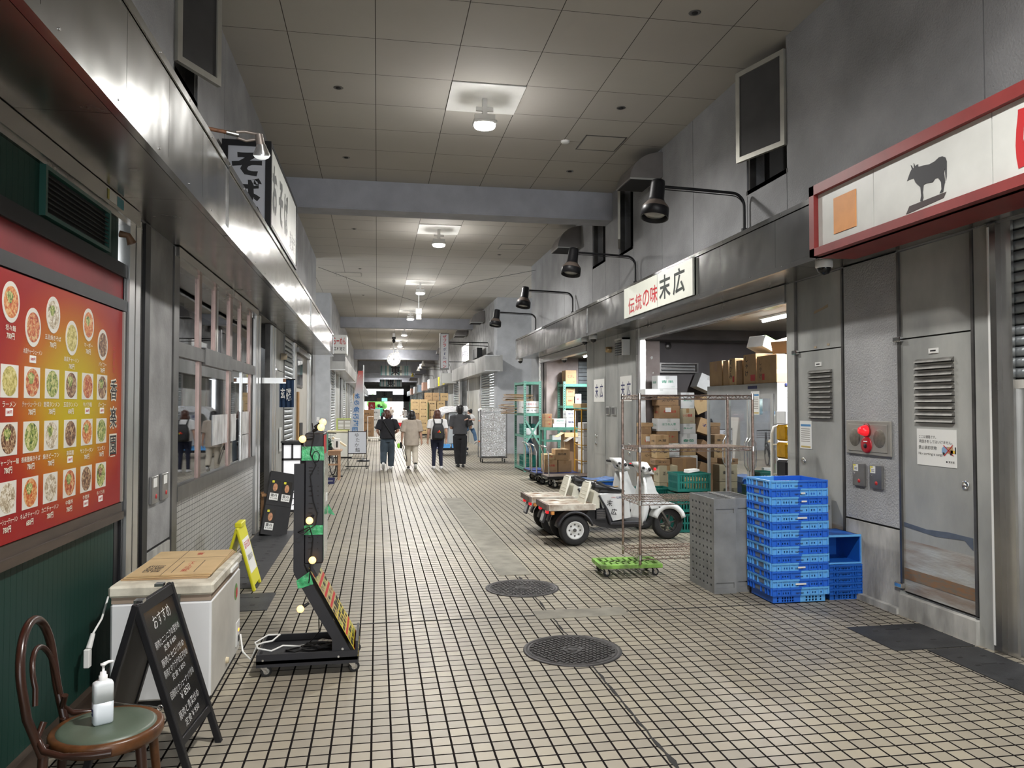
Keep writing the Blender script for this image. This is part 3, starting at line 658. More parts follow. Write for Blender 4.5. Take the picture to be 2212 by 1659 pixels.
def far_fascia(n, side, face, wall, y0, y1, z0=2.93, z1=3.5):
    b = MB(M_fsteel); s = side; y = y0
    while y < y1-0.01: b.box(face, y+0.01, z0, face+s*0.05, min(y+1.3, y1)-0.01, z1); y += 1.3
    b.use(M_soffit); b.box(face+s*0.01, y0, z0+0.01, wall-s*0.003, y1, z0+0.04); b.box(face+s*0.01, y0, z1-0.03, wall-s*0.003, y1, z1-0.01)
    b.use(M_fsteel); b.box(face+s*0.02, y0-0.02, z0, wall+s*0.1, y0+0.02, z1); b.use(M_alu); b.box(face-s*0.01, y0-0.03, z1-0.04, wall, y0-0.02, z1); b.box(face-s*0.01, y0-0.03, z0, wall, y0-0.02, z0+0.04)
    struct(b, 'trim_%d' % n, cat='fascia')
far_fascia(10, 1, FR, XR, 26.6, 38.7); far_fascia(11, 1, FR, XR, 41.5, 98); far_fascia(12, -1, FL, XL, 27.2, 40, 2.95, 3.45); far_fascia(13, -1, FL, XL, 41, 98)
# far end: lit clerestory, lintel, open doorway to the street
b = MB(M_conc2); b.box(-10, 102, 3.95, 13, 102.4, ZC); b.box(-10, 102, 2.3, 13, 102.4, 3.2); b.box(-10, 102, 0, -1.6, 102.4, 4); b.box(3.4, 102, 0, 13, 102.4, 4)
struct(b, 'wall_back', cat='end wall')
b = MB(pm('street_paving', (0.5, 0.5, 0.5), 0.8)); b.quad((-40, 102, -0.02), (40, 102, -0.02), (40, 160, -0.02), (-40, 160, -0.02)); struct(b, 'floor', cat='street')
# ================================================================ ceiling lamps, clock, hoods, arm lamps, cameras
def ceiling_lamp(i, x, y, label, watts, z=ZC):
    t = thing('ceiling_lamp', label, 'lamp', (x, y, z), 0, 'floodlights down the ceiling')
    b = MB(M_white); b.box(-0.455, -0.455, -0.012, 0.455, 0.455, -0.001); b.build('ceiling_plate', t)
    b = MB(M_alu); b.box(-0.03, -0.03, -0.30, 0.03, 0.03, -0.012); b.box(-0.11, -0.02, -0.17, 0.11, 0.02, -0.12); b.box(-0.13, -0.05, -0.31, 0.13, 0.05, -0.22); b.build('bracket', t)
    b = MB(M_alu); b.box(-0.15, -0.10, -0.345, 0.15, 0.10, -0.30, 0.01); h = b.build('lamp_head', t)
    b = MB(M_led); b.lathe([(0.0, -0.395), (0.09, -0.39), (0.13, -0.375), (0.14, -0.345)], (0, 0, 0), 'Z', 20); b.build('diffuser', h)
    l = bpy.data.lights.new('flood_light', 'AREA'); l.shape = 'DISK'; l.size = 0.3; l.energy = watts; l.color = (1, 0.98, 0.945); l.spread = 2.9
    o = bpy.data.objects.new('flood_light', l); C.objects.link(o); o.parent = t; o.location = (0, 0, -0.41)
    l = bpy.data.lights.new('flood_glow', 'POINT'); l.shadow_soft_size = 0.1; l.energy = watts*0.22; l.color = (1, 0.975, 0.94); o = bpy.data.objects.new('flood_glow', l); C.objects.link(o); o.parent = t; o.location = (0, 0, -0.47)
    return t
LAMPS = [(-5.2, 'ceiling floodlight on its bracket behind the camera'), (2.2, 'ceiling floodlight overhead in front of the ramen menu'), (9.57, 'nearest ceiling floodlight in view, glaring on a white ceiling plate'), (16.93, 'second ceiling floodlight in view, just beyond the first beam'), (24.32, 'ceiling floodlight over the cross passage'), (31.7, 'ceiling floodlight right behind the hanging square box'), (39.0, 'ceiling floodlight beyond the second beam'), (46.4, 'ceiling floodlight just above the round clock'), (53.0, 'ceiling floodlight in front of the third beam'), (61.0, 'ceiling floodlight below the striped hanging sign'), (72.0, 'small far ceiling floodlight near the end of the hall'), (82.0, 'smallest, farthest ceiling floodlight before the bright end')]
for i, (y, l) in enumerate(LAMPS): ceiling_lamp(i, 1.33, y, l, 165 if y < 4 else (115 if y < 12 else (165 if y < 30 else 230)))
# small things set into the ceiling
def ceil_dot(x, y, label):
    b = MB(M_dsteel); b.lathe([(0.0, -0.002), (0.032, -0.002), (0.05, -0.006), (0.062, -0.001)], (0, 0, 0), 'Z', 16)
    b.use(M_blackm); b.lathe([(0.0, -0.012), (0.03, -0.010), (0.033, -0.003)], (0, 0, 0), 'Z', 12)
    return solo(b, 'sprinkler_head', label, 'sprinkler', (x, y, ZC), 0, 'sprinkler heads in the ceiling')
for x, y, l in ((-0.49, 9.56, 'sprinkler head in the ceiling left of the nearest floodlight'), (-0.5, 12.25, 'sprinkler head in the ceiling just before the first beam on the left'), (3.14, 9.57, 'sprinkler head in the ceiling right of the nearest floodlight'), (3.15, 12.33, 'sprinkler head in the ceiling just before the first beam on the right'), (2.62, 14.51, 'sprinkler head in the ceiling right behind the first beam'), (-0.52, 17.2, 'sprinkler head in the ceiling left of the second floodlight'), (3.1, 7.1, 'sprinkler head cut by the top edge of the picture'), (-0.5, 22.2, 'sprinkler head in the pale ceiling of the cross passage'), (-0.5, 27.5, 'farther sprinkler head on the left in front of the second beam'), (3.1, 19.5, 'sprinkler head in the ceiling above the farthest arm lamp')):
    ceil_dot(x, y, l)
b = MB(M_whitep); b.lathe([(0, -0.035), (0.05, -0.034), (0.062, -0.025), (0.065, -0.001)], (0, 0, 0), 'Z', 20)
solo(b, 'smoke_detector', 'round white smoke detector on the ceiling beside the access hatch', 'smoke detector', (2.72, 10.92, ZC))
def hatch(x, y, w, d, label):
    b = MB(M_dsteel)
    for a in ((-w/2, -d/2, w/2, -d/2+0.02), (-w/2, d/2-0.02, w/2, d/2), (-w/2, -d/2, -w/2+0.02, d/2), (w/2-0.02, -d/2, w/2, d/2)): b.box(a[0], a[1], -0.006, a[2], a[3], -0.0005)
    b.use(pm('hatch_board', (0.45, 0.43, 0.39), 0.8)); b.box(-w/2+0.02, -d/2+0.02, -0.004, w/2-0.02, d/2-0.02, -0.0005)
    solo(b, 'ceiling_hatch', label, 'hatch', (x, y, ZC), 0, 'access hatches in the ceiling')
hatch(3.27, 10.93, 0.62, 0.62, 'square dark-edged access hatch in the ceiling before the first beam')
hatch(3.25, 18.5, 0.62, 0.62, 'access hatch in the ceiling beyond the first beam on the right')
hatch(-0.85, 23.2, 0.75, 0.62, 'access hatch in the pale ceiling over the cross passage on the left')
# hanging box with its rods and the long thin wire
t = thing('ceiling_sensor_box', 'white square box hanging on a pole from the ceiling above the corridor', 'sensor box', (1.37, 26.0, ZC))
b = MB(M_whitep); b.cyl((0, 0, -0.62), (0, 0, 0), 0.018); b.build('pole', t)
b = MB(M_white); b.box(-0.1, -0.08, -0.82, 0.1, 0.08, -0.62, 0.01); b.build('upper_box', t)
b = MB(M_whitep); b.box(-0.085, -0.07, -1.0, 0.085, 0.07, -0.83, 0.01); b.use(M_greenink); b.box(-0.04, -0.073, -0.93, -0.02, -0.07, -0.90); b.box(0.02, -0.073, -0.93, 0.04, -0.07, -0.90); b.build('lower_box', t)
b = MB(M_black); b.tube([(XL, 21.6, 5.53), (0.2, 24.3, 5.30), (1.37, 26.0, 5.22), (2.6, 22.6, 5.36), (XR, 20.4, 5.42)], 0.006, 5); solo(b, 'support_wire', 'thin dark wire strung across below the ceiling at the cross passage', 'wire')
# round clock on its pole
t = thing('clock', 'round white clock with black hands hanging on a white pole', 'clock', (0.87, 41.7, ZC))
b = MB(M_whitep); b.cyl((0, 0, -1.05), (0, 0, -0.35), 0.03); b.box(-0.06, -0.06, -0.36, 0.06, 0.06, -0.0); b.build('pole', t)
b = MB(M_black); b.ball((0, -0.05, -0.42), 0.085, 12, (1, 1, 1.3)); b.box(-0.1, -0.1, -0.32, 0.1, 0.1, -0.2, 0.02); b.build('speaker', t)
b = MB(M_whitep); b.lathe([(0, -0.07), (0.33, -0.07), (0.36, -0.06), (0.37, -0.02), (0.37, 0.06), (0, 0.07)], (0, 0, -1.41), 'Y', 40); cf = b.build('case', t)
b = MB(M_ink)
for h in range(12): a = h*PI/6; b.text(str(h or 12), (math.sin(a)*0.28, -0.072, -1.41+math.cos(a)*0.28), (1, 0, 0), (0, 0, 1), 0.10, off=0.012)
b.build('dial_marking', cf)
def hand(a, L, w): s_, c_ = math.sin(a), math.cos(a); return [(-s_*0.05-c_*w, -1.41-c_*0.05+s_*w), (-s_*0.05+c_*w, -1.41-c_*0.05-s_*w), (s_*L, -1.41+c_*L)]
b = MB(M_ink); b.prism(hand(math.radians(330), 0.16, 0.016), -0.08, -0.076); b.prism(hand(math.radians(35), 0.25, 0.011), -0.086, -0.082); b.build('hands', cf)
# hanging district signs
M_stripe = [pm('sign_pale', (0.62, 0.60, 0.52), 0.6), pm('sign_teal', (0.10, 0.22, 0.22), 0.6), pm('sign_grey', (0.33, 0.36, 0.37), 0.6)]
def hang_sign(x, y, z, w, h, ch, label):
    t = thing('hanging_sign', label, 'sign', (x, y, z))
    b = MB(M_stripe[2]); b.box(-w/2, -0.04, -h/2, w/2, 0.04, h/2)
    k = 14
    for i in range(k):
        b.use(M_stripe[(i*2) % 3 if i % 4 else 1]); b.box(-w/2+w*i/k, -0.045, -h/2, -w/2+w*(i+0.62)/k, -0.04, h/2)
    if ch: b.use(M_ink); b.text(ch, (-w*0.02, -0.05, 0), (1, 0, 0), (0, 0, 1), h*0.95, off=0.03); b.text('第', (w*0.15, -0.05, -h*0.12), (1, 0, 0), (0, 0, 1), h*0.35, off=0.01)
    b.build('board', t)
    [MB(M_dsteel).cyl((q*w, 0, h/2), (q*w, 0, ZC-z), 0.015, n=6).build('hanger', t) for q in (-0.35, 0.35)]
    return t
hang_sign(1.35, 57.0, 4.32, 2.2, 0.72, '東', 'striped hanging sign with a large black character below the third beam')
hang_sign(1.35, 78.0, 4.02, 2.2, 0.7, '東', 'smaller striped hanging sign farther down, above the bright clerestory')
t = thing('exit_sign', 'green and white emergency exit sign on the far lintel', 'exit sign', (0.95, 101.9, 2.55))
b = MB(pm('exit_sign_board', (0.62, 0.5, 0.4), 0.6)); b.box(-1.0, -0.05, -0.25, 1.0, 0.05, 0.25); b.build('board', t)
b = MB(pm('exit_green', (0.3, 0.9, 0.75), 0.5, emit=1.0)); b.box(-0.35, -0.07, -0.2, 0.35, -0.05, 0.2); b.build('lit_panel', t)
b = MB(M_stripe[2]); b.box(-1.1, -0.06, -0.42, 1.1, 0, 0.42); b.use(M_ink); b.text('東', (0, -0.065, 0), (1, 0, 0), (0, 0, 1), 0.7); solo(b, 'far_sign_board', 'grey sign board on the lintel above the exit sign', 'sign', (0.95, 101.98, 3.25))
# quarter-round vent hoods on the right wall
M_hood = pm('hood_steel', (0.30, 0.28, 0.275), 0.4, 0.8, 0.15, 3); M_hoodl = pm('hood_edge', (0.6, 0.6, 0.58), 0.35, 0.8)
def hood(y0, y1, z0, z1, d, label, far=False):
    t = thing('vent_hood', label, 'vent hood', (XR, y0, z0), 0, 'vent hoods high on the right wall')
    r = z1-z0; poly = [(0, 0), (-d, 0)]+[(-d+d*(1-math.cos(a))*1.0, r*math.sin(a)) for a in [PI/2*i/10 for i in range(1, 11)]]
    poly = [(0, 0.06), (0, r)]+[(-d*math.cos(a), r*math.sin(a)) for a in [PI/2*i/10 for i in range(9, -1, -1)]]+[(-0.08, 0)]
    b = MB(M_hood); b.prism(poly, 0, y1-y0, 'XZ'); b.build('body', t)
    b = MB(M_hoodl); b.box(-d-0.004, -0.004, -0.004, -0.08, 0.0, 0.022); b.box(-d-0.004, -0.004, 0, -d+0.004, y1-y0+0.004, 0.015); b.build('edge_trim', t)
    b = MB(M_blackm); b.box(-d+0.02, 0.02, -0.004, -0.1, y1-y0-0.02, 0.0); b.build('outlet_mesh', t)
hood(10.95, 11.62, 5.13, 5.56, 0.52, 'nearest quarter-round vent hood, above the first arm lamp')
hood(15.7, 16.37, 5.06, 5.54, 0.50, 'quarter-round vent hood right behind the first beam')
hood(30.5, 31.2, 5.06, 5.54, 0.55, 'vent hood near the second beam beyond the cross passage')
hood(36.5, 37.3, 5.06, 5.54, 0.60, 'vent hood just behind the second beam, beside the hanging vertical sign')
hood(46.5, 47.3, 4.9, 5.5, 0.7, 'vent hood behind the vertical pen sign')
hood(58, 59, 4.7, 5.4, 0.9, 'small vent hood beside the striped hanging sign')
hood(70, 71, 4.6, 5.3, 0.9, 'far vent hood with only its pale side showing')
hood(82, 83, 4.4, 5.1, 0.9, 'farthest vent hood on the right wall')
# arm lamps over the right fascia
def arm_lamp(y, label, tilt=0.25, first=[None]):
    if first[0] is not None:
        return dup(first[0], (XR, y, 3.61), None, label)
    t = thing('arm_lamp', label, 'lamp', (XR, y, 3.61), 0, 'black arm lamps above the right fascia'); first[0] = t
    b = MB(M_black); b.box(-0.12, -0.05, -0.038, -0.002, 0.05, 0.09, 0.01); b.cyl((-0.06, 0, 0), (-0.06, 0, 0.16), 0.035); b.use(M_chrome); b.ball((-0.06, 0, 0.1), 0.045, 10, (1, 1, 0.5)); b.build('mount', t)
    b = MB(M_black); pts = [(-0.06, 0, 0.1), (-0.06, 0, 0.35)]+[(-0.21+0.15*math.cos(a), 0, 0.42+0.15*math.sin(a)) for a in [PI/2*i/6 for i in range(0, 7)]]+[(-0.7, 0, 0.59), (-1.04, 0, 0.60)]
    b.tube(pts, 0.017, 8); b.tube([(p[0], p[1]+0.005, p[2]-0.03) for p in pts[2:]], 0.006, 5); b.build('arm', t)
    b = MB(M_chrome); b.ball((-1.05, 0, 0.60), 0.028, 10); b.build('joint', t)
    M = Matrix.Translation((-1.12, 0, 0.55)) @ Matrix.Rotation(0.16, 4, 'Y') @ Matrix.Rotation(-0.12, 4, 'X')
    b = MB(M_black).at(M); b.lathe([(0.0, 0.12), (0.075, 0.115), (0.08, 0.08), (0.088, -0.10), (0.10, -0.14), (0.148, -0.20), (0.155, -0.22), (0.158, -0.33), (0.150, -0.33), (0.145, -0.22)], (0, 0, 0), 'Z', 24); h = b.build('lamp_shade', t)
    b = MB(pm('shade_band', (0.12, 0.095, 0.08), 0.45)).at(M); b.lathe([(0.1015, -0.14), (0.149, -0.199), (0.156, -0.221)], (0, 0, 0), 'Z', 24); b.build('band', h)
    b = MB(pm('lamp_lens', (0.35, 0.35, 0.33), 0.15)).at(M); b.lathe([(0.0, -0.32), (0.1, -0.30), (0.145, -0.26)], (0, 0, 0), 'Z', 20); b.build('lens', h)
    return t
arm_lamp(8.24, 'black arm lamp nearest to the camera, above the grey fascia by the awning window')
arm_lamp(12.05, 'second black arm lamp, above the far end of the red and black shop sign')
arm_lamp(16.17, 'third black arm lamp, hanging under the second vent hood')
arm_lamp(20.13, 'fourth black arm lamp, above the end of the near right fascia')
b = MB(M_black); b.tube([(XR-0.025, 7.9, 3.535), (XR-0.025, 20.3, 3.535)], 0.014, 8)
b.use(M_chrome)
for y in (9.2, 10.2, 11.2, 13.2, 14.4, 15.4, 17.2, 18.2, 19.2): b.tube([(XR-0.025, y, 3.535), (XR-0.025, y+0.03, 3.535)], 0.019, 8)
solo(b, 'conduit', 'black cable conduit running along the wall above the right fascia', 'conduit')
# dome cameras under the right fascia
def dome(x, y, z, label, r=0.062, wall=False):
    t = thing('dome_camera', label, 'camera', (x, y, z), 0, 'white dome cameras under the fascia')
    b = MB(M_whitep); b.lathe([(0.0, 0.0), (r, 0.0), (r*1.06, -0.02), (r*1.06, -0.065), (r*0.98, -0.08), (0.0, -0.08)], (0, 0, 0), 'Z', 20); b.build('housing', t)
    b = MB(pm('smoked_dome', (0.01, 0.01, 0.012), 0.05)); b.lathe([(r*0.86, -0.078), (r*0.82, -0.10), (r*0.6, -0.128), (0.0, -0.142)], (0, 0, 0), 'Z', 20); b.build('dome', t)
dome(3.86, 6.12, 3.0, 'dome camera below the end of the red-framed beef sign', 0.07)
dome(3.86, 13.42, 3.0, 'right one of two dome cameras above the grey name-paper doors', 0.07)
dome(3.82, 13.85, 2.99, 'left one of two dome cameras above the grey name-paper doors', 0.06)
dome(3.80, 20.3, 3.0, 'dome camera under the far corner of the near fascia', 0.07)
dome(4.75, 19.2, 2.97, 'dome camera on the ceiling inside the second store room', 0.07)

# ================================================================ signs on the right
# red-framed butcher's sign
R3 = (0, -1, 0); U3 = (0, 0, 1)
t = thing('shop_sign', 'red framed white sign with a black cow silhouette and orange square', 'sign', (0, 0, 0))
b = MB(pm('red_frame', (0.235, 0.028, 0.026), 0.45, 0, 0.15, 4)); x0, x1 = 3.60, 3.705
b.box(x0, 1.0, 3.48, x1, 5.92, 3.56); b.box(x0, 1.0, 2.965, x1, 5.92, 3.03); b.box(x0, 5.85, 2.965, x1, 5.92, 3.56); b.box(x0+0.06, 1.0, 2.965, FR+0.3, 5.92, 2.985); b.build('frame', t)
b = MB(pm('sign_white', (0.66, 0.67, 0.64), 0.35, 0, 0.1, 3))
for ya, yb in ((1.0, 2.6), (2.6, 4.0), (4.0, 5.12), (5.12, 5.85)): b.box(3.64, ya+0.004, 3.03, 3.70, yb-0.004, 3.48)
b.use(M_joint); b.box(3.65, 1.0, 3.03, 3.70, 5.85, 3.48)
b.use(pm('cow_black', (0.022, 0.022, 0.026), 0.5)); COW = [(4.75, 3.28), (4.72, 3.33), (4.7, 3.35), (4.71, 3.38), (4.7, 3.37), (4.69, 3.35), (4.68, 3.353), (4.68, 3.385), (4.668, 3.357), (4.65, 3.365), (4.638, 3.363), (4.64, 3.35), (4.63, 3.345), (4.59, 3.34), (4.53, 3.33), (4.48, 3.334), (4.44, 3.348), (4.41, 3.345), (4.385, 3.33), (4.372, 3.3), (4.376, 3.2), (4.382, 3.175), (4.388, 3.26), (4.398, 3.23), (4.39, 3.17), (4.4, 3.14), (4.408, 3.11), (4.44, 3.108), (4.422, 3.13), (4.424, 3.18), (4.45, 3.215), (4.48, 3.218), (4.5, 3.20), (4.56, 3.21), (4.588, 3.207), (4.598, 3.16), (4.592, 3.12), (4.602, 3.1), (4.622, 3.103), (4.612, 3.14), (4.618, 3.2), (4.65, 3.23), (4.668, 3.25), (4.68, 3.278), (4.72, 3.284)]
b.prism(COW, 3.637, 3.64, 'YZ'); b.use(pm('plum_bar', (0.045, 0.028, 0.028), 0.5)); b.prism([(4.765, 3.05), (4.73, 3.098), (4.38, 3.103), (4.405, 3.07)], 3.637, 3.64, 'YZ')
b.use(M_red); b.text('に', (3.637, 3.66, 3.25), R3, U3, 0.40, off=0.03); b.text('く', (3.637, 3.1, 3.25), R3, U3, 0.40, off=0.03)
b.build('panel', t)
b = MB(pm('orange_sheet', (0.72, 0.30, 0.075), 0.5, 0, 0.06, 8)); b.box(3.634, 5.33, 3.10, 3.64, 5.62, 3.39); b.build('orange_square', t)
# white name sign on the fascia
t = thing('shop_sign', 'white fascia sign with red and black brush characters', 'sign')
b = MB(pm('sign_ivory', (0.74, 0.755, 0.67), 0.4, 0, 0.04, 4)); b.box(3.685, 8.56, 3.03, 3.71, 11.12, 3.475); b.use(M_joint); b.box(3.684, 9.72, 3.03, 3.686, 9.725, 3.475)
b.use(M_red)
for k, ch in enumerate('伝統の味'): b.text(ch, (3.683, 10.78-0.31*k, 3.19+0.012*k), R3, U3, 0.3, off=0.012, fit=(0.27, 0.24))
b.use(pm('green_black_ink', (0.012, 0.02, 0.016), 0.5)); b.text('末', (3.683, 9.45, 3.265), R3, U3, 0.4, off=0.02, fit=(0.40, 0.32)); b.text('広', (3.683, 8.98, 3.265), R3, U3, 0.4, off=0.02, fit=(0.38, 0.32))
b.build('board', t)
# name papers on the grey panels
for y0, y1, l in ((12.42, 13.04, 'white name paper on the grey panel beside the store opening'), (14.0, 14.70, 'white name paper on the grey panel below the pair of dome cameras')):
    b = MB(M_paper); b.box(XR-0.010, y0, 1.79, XR-0.006, y1, 2.23); b.use(M_navy); m_ = (y0+y1)/2
    b.text('末', (XR-0.012, m_+0.15, 2.0), R3, U3, 0.26, off=0.008, fit=(0.22, 0.27)); b.text('広', (XR-0.012, m_-0.16, 2.0), R3, U3, 0.26, off=0.008, fit=(0.22, 0.27))
    solo(b, 'name_paper', l, 'paper notice')
# signal box with louvres on the far grey panel, small fittings
t = thing('vent_box', 'white box with black louvred side on the grey panel under the fascia', 'vent', (XR, 12.75, 2.58))
b = MB(M_white); b.box(-0.14, -0.24, 0, -0.005, -0.20, 0.3); b.box(-0.14, -0.24, 0.27, 0, 0.2, 0.3); b.build('case', t)
b = MB(M_black)
for k in range(6): b.prism([(-0.135, 0.04*k+0.01), (-0.135, 0.04*k+0.03), (-0.01, 0.04*k+0.045), (-0.01, 0.04*k+0.03)], -0.19, 0.19, 'XZ')
b.build('louvres', t)
b = MB(pm('brass', (0.5, 0.36, 0.2), 0.3, 0.9)); b.lathe([(0.0, -0.1), (0.05, -0.1), (0.055, -0.06), (0.055, -0.002)], (0, 0, 0), 'X', 16); solo(b, 'entry_light', 'small round brass-coloured fitting on the grey panel by the vent box', 'fitting', (XR, 13.6, 2.75))
for y, l in ((13.75, 'left one of two small key boxes on the grey pillar between the name papers'), (13.4, 'right one of two small key boxes on the grey pillar between the name papers')):
    t = thing('key_box', l, 'switch box', (XR, y, 1.62), 0, 'small boxes on the far grey pillar')
    b = MB(M_alu); b.box(-0.03, -0.1, -0.08, -0.001, 0.1, 0.08, 0.008); b.build('body', t); b = MB(M_dsteel); b.box(-0.033, -0.08, -0.06, -0.03, 0.08, 0.06); b.build('cover', t)
for y, z, l in ((14.55, 1.05, 'upper door latch on the left name-paper panel'), (12.55, 0.98, 'door latch on the right name-paper panel')):
    t = thing('door_latch', l, 'latch', (XR, y, z)); [MB(M_chrome).lathe([(0.0, -0.03), (0.03, -0.03), (0.035, -0.001)], (0, 0, q), 'X', 14).build('knob', t) for q in (0.07, -0.07)]
# alarm panel on the near pillar
t = thing('fire_alarm_panel', 'grey fire alarm panel with red lamp and red push button on the concrete pillar', 'alarm', (XR, 6.08, 1.43))
b = MB(pm('alarm_plate', (0.40, 0.385, 0.35), 0.4, 0.4, 0.15, 6)); b.box(-0.02, -0.31, -0.15, -0.001, 0.31, 0.15, 0.006); b.box(-0.026, -0.27, -0.12, -0.02, 0.27, 0.12, 0.003); b.build('plate', t)
M_grl = pm('bronze_grille', (0.22, 0.2, 0.165), 0.5, 0.5, 0.2, 30)
for y in (0.17, -0.17): b = MB(M_grl); b.lathe([(0.0, -0.03), (0.075, -0.029), (0.08, -0.026)], (0, y, 0), 'X', 24); b.build('speaker', t)
M_rlens = pm('red_lens', (0.75, 0.02, 0.03), 0.15, emit=0.35, ecol=(1, 0.02, 0.03)); b = MB(M_rlens); b.lathe([(0.0, -0.10), (0.03, -0.095), (0.045, -0.06), (0.05, -0.03)], (0, 0.0, 0.065), 'X', 20); b.use(pm('red_base', (0.2, 0.02, 0.02), 0.4)); b.lathe([(0.05, -0.035), (0.062, -0.032), (0.065, -0.026)], (0, 0, 0.065), 'X', 20); b.build('alarm_lamp', t)
b = MB(pm('red_button_plate', (0.42, 0.01, 0.02), 0.35)); b.lathe([(0.0, -0.04), (0.06, -0.04), (0.07, -0.036), (0.072, -0.026)], (0, 0.0, -0.06), 'X', 24); pb = b.build('push_button', t)
b = MB(M_black); b.lathe([(0.0, -0.046), (0.02, -0.046), (0.022, -0.04)], (0, 0, -0.068), 'X', 14); b.use(M_paper); b.box(-0.0415, -0.025, -0.035, -0.04, 0.025, -0.025); b.build('button', pb)
for y, l in ((6.215, 'left one of two steel key boxes below the alarm panel'), (5.975, 'right one of two steel key boxes below the alarm panel, with a brighter red dot')):
    t = thing('key_switch_box', l, 'switch box', (XR, y, 1.10), 0, 'steel key boxes under the alarm')
    b = MB(pm('key_box_steel', (0.36, 0.36, 0.36), 0.35, 0.9, 0.1, 8)); b.box(-0.022, -0.085, -0.10, -0.001, 0.085, 0.10, 0.004); b.build('body', t)
    b = MB(M_paper); b.box(-0.0235, 0.0, 0.03, -0.022, 0.07, 0.09); b.use(pm('sticker_yellow', (0.75, 0.66, 0.1), 0.5)); b.box(-0.024, 0.03, 0.075, -0.0235, 0.07, 0.088); b.box(-0.024, 0.055, 0.035, -0.0235, 0.068, 0.07); b.use(M_navy); b.box(-0.024, 0.01, 0.045, -0.0235, 0.05, 0.05); b.box(-0.024, 0.01, 0.058, -0.0235, 0.05, 0.062); b.build('sticker', t)
    b = MB(M_chrome); b.ball((-0.024, 0.05, 0.01), 0.008, 8); b.use(pm('red_dot', (0.5, 0.03, 0.03), 0.4)); b.lathe([(0.0, -0.026), (0.016, -0.026), (0.018, -0.022)], (0, -0.01, -0.055), 'X', 12); b.build('lock', t)
# notices
t = thing('notice_poster', 'white notice with a crossed-out truck pasted on the near louvred door', 'poster')
xx = XR+0.008
b = MB(M_paper); b.box(xx, 5.065, 1.245, xx+0.003, 5.49, 1.53)
b.use(M_ink); b.text('ここは通路です。', (xx-0.001, 5.37, 1.468), R3, U3, 0.03, fit=(0.19, 0.026)); b.text('荷捌きをしてはいけません。', (xx-0.001, 5.285, 1.432), R3, U3, 0.03, fit=(0.36, 0.027)); b.text('禁止装卸货物', (xx-0.001, 5.37, 1.384), R3, U3, 0.03, fit=(0.20, 0.03)); b.text('No sorting a cargo', (xx-0.001, 5.335, 1.333), R3, U3, 0.03, fit=(0.27, 0.026)); b.text('◆ 東京都', (xx-0.001, 5.13, 1.285), R3, U3, 0.03, fit=(0.09, 0.018))
b.use(pm('truck_blue', (0.25, 0.4, 0.6), 0.5)); b.prism([(5.215, 1.35), (5.215, 1.385), (5.20, 1.40), (5.16, 1.40), (5.16, 1.35)], xx-0.0015, xx, 'YZ'); b.use(CARD[0]); b.box(xx-0.0015, 5.10, 1.35, xx, 5.158, 1.40); b.use(pm('truck_yellow', (0.8, 0.5, 0.05), 0.5)); b.box(xx-0.0015, 5.08, 1.352, xx, 5.125, 1.375); b.use(M_ink); b.box(xx-0.0018, 5.07, 1.35, xx, 5.08, 1.40)
for y in (5.195, 5.12): b.lathe([(0.0, -0.003), (0.010, -0.003), (0.010, 0)], (xx, y, 1.348), 'X', 10)
b.use(M_red); b.prism([(5.20, 1.41), (5.19, 1.41), (5.09, 1.335), (5.10, 1.335)], xx-0.003, xx-0.002, 'YZ'); b.prism([(5.105, 1.415), (5.095, 1.415), (5.185, 1.33), (5.195, 1.33)], xx-0.003, xx-0.002, 'YZ'); b.build('sheet', t)
def notice(name, y0, y1, z0, z1, label, x=XR-0.004):
    b = MB(M_paper); b.box(x-0.003, y0, z0, x, y1, z1); h = z1-z0; b.use(pm('print_blue', (0.08, 0.25, 0.5), 0.5)); b.box(x-0.0035, y0+0.015, z1-h*0.2, x-0.003, y1-0.015, z1-h*0.12); b.use(pm('print_grey', (0.3, 0.28, 0.25), 0.6))
    k = 7
    for i in range(k): z = z1-h*(0.3+0.52*i/k); b.box(x-0.0035, y0+0.03, z, x-0.003, y1-0.02, z+h*0.025)
    b.use(pm('print_ochre', (0.5, 0.38, 0.12), 0.6)); b.box(x-0.0035, y0+0.02, z0+h*0.04, x-0.003, y1-0.02, z0+h*0.10); return solo(b, name, label, 'paper notice')
notice('paper_notice', 7.0, 7.21, 1.28, 1.56, 'small printed paper taped beside the louvre of the far near-side door', XR+0.010)
b = MB(pm('masking_tape', (0.42, 0.33, 0.22), 0.7)); b.prism([(6.94, 2.62), (6.70, 2.66), (6.70, 2.69), (6.80, 2.665), (6.93, 2.65)], XR+0.008, XR+0.011, 'YZ'); b.box(XR+0.008, 6.9, 2.28, XR+0.011, 6.94, 2.30); b.box(XR+0.008, 6.68, 2.29, XR+0.011, 6.72, 2.31); solo(b, 'tape_scraps', 'scraps of old brown tape on the upper panel of the louvred door', 'tape')
# vertical pen sign and others at the cross passage
t = thing('vertical_sign', 'tall white vertical sign with red and blue katakana on a bracket', 'sign', (2.55, 29.6, 3.82))
b = MB(pm('sign_case', (0.16, 0.155, 0.15), 0.5)); b.box(-0.17, -0.12, -0.70, 0.17, 0.12, 0.70); b.build('case', t)
b = MB(pm('sign_face', (0.62, 0.63, 0.66), 0.4)); b.box(-0.145, -0.128, -0.66, 0.145, -0.12, 0.66)
for k, ch in enumerate('ゼブラボールペン'):
    b.use(M_navy if ch in 'ボール' else M_red); zz = 0.56-0.163*k
    if ch == 'ー': b.prism([(-0.02, zz-0.05), (0.01, zz-0.05), (0.03, zz+0.05), (0.0, zz+0.05)], -0.131, -0.129, 'XZ')
    else: b.text(ch, (0, -0.13, zz), (1, 0, 0), U3, 0.15, off=0.02 if ch not in 'ボール' else 0.005)
b.build('face', t)
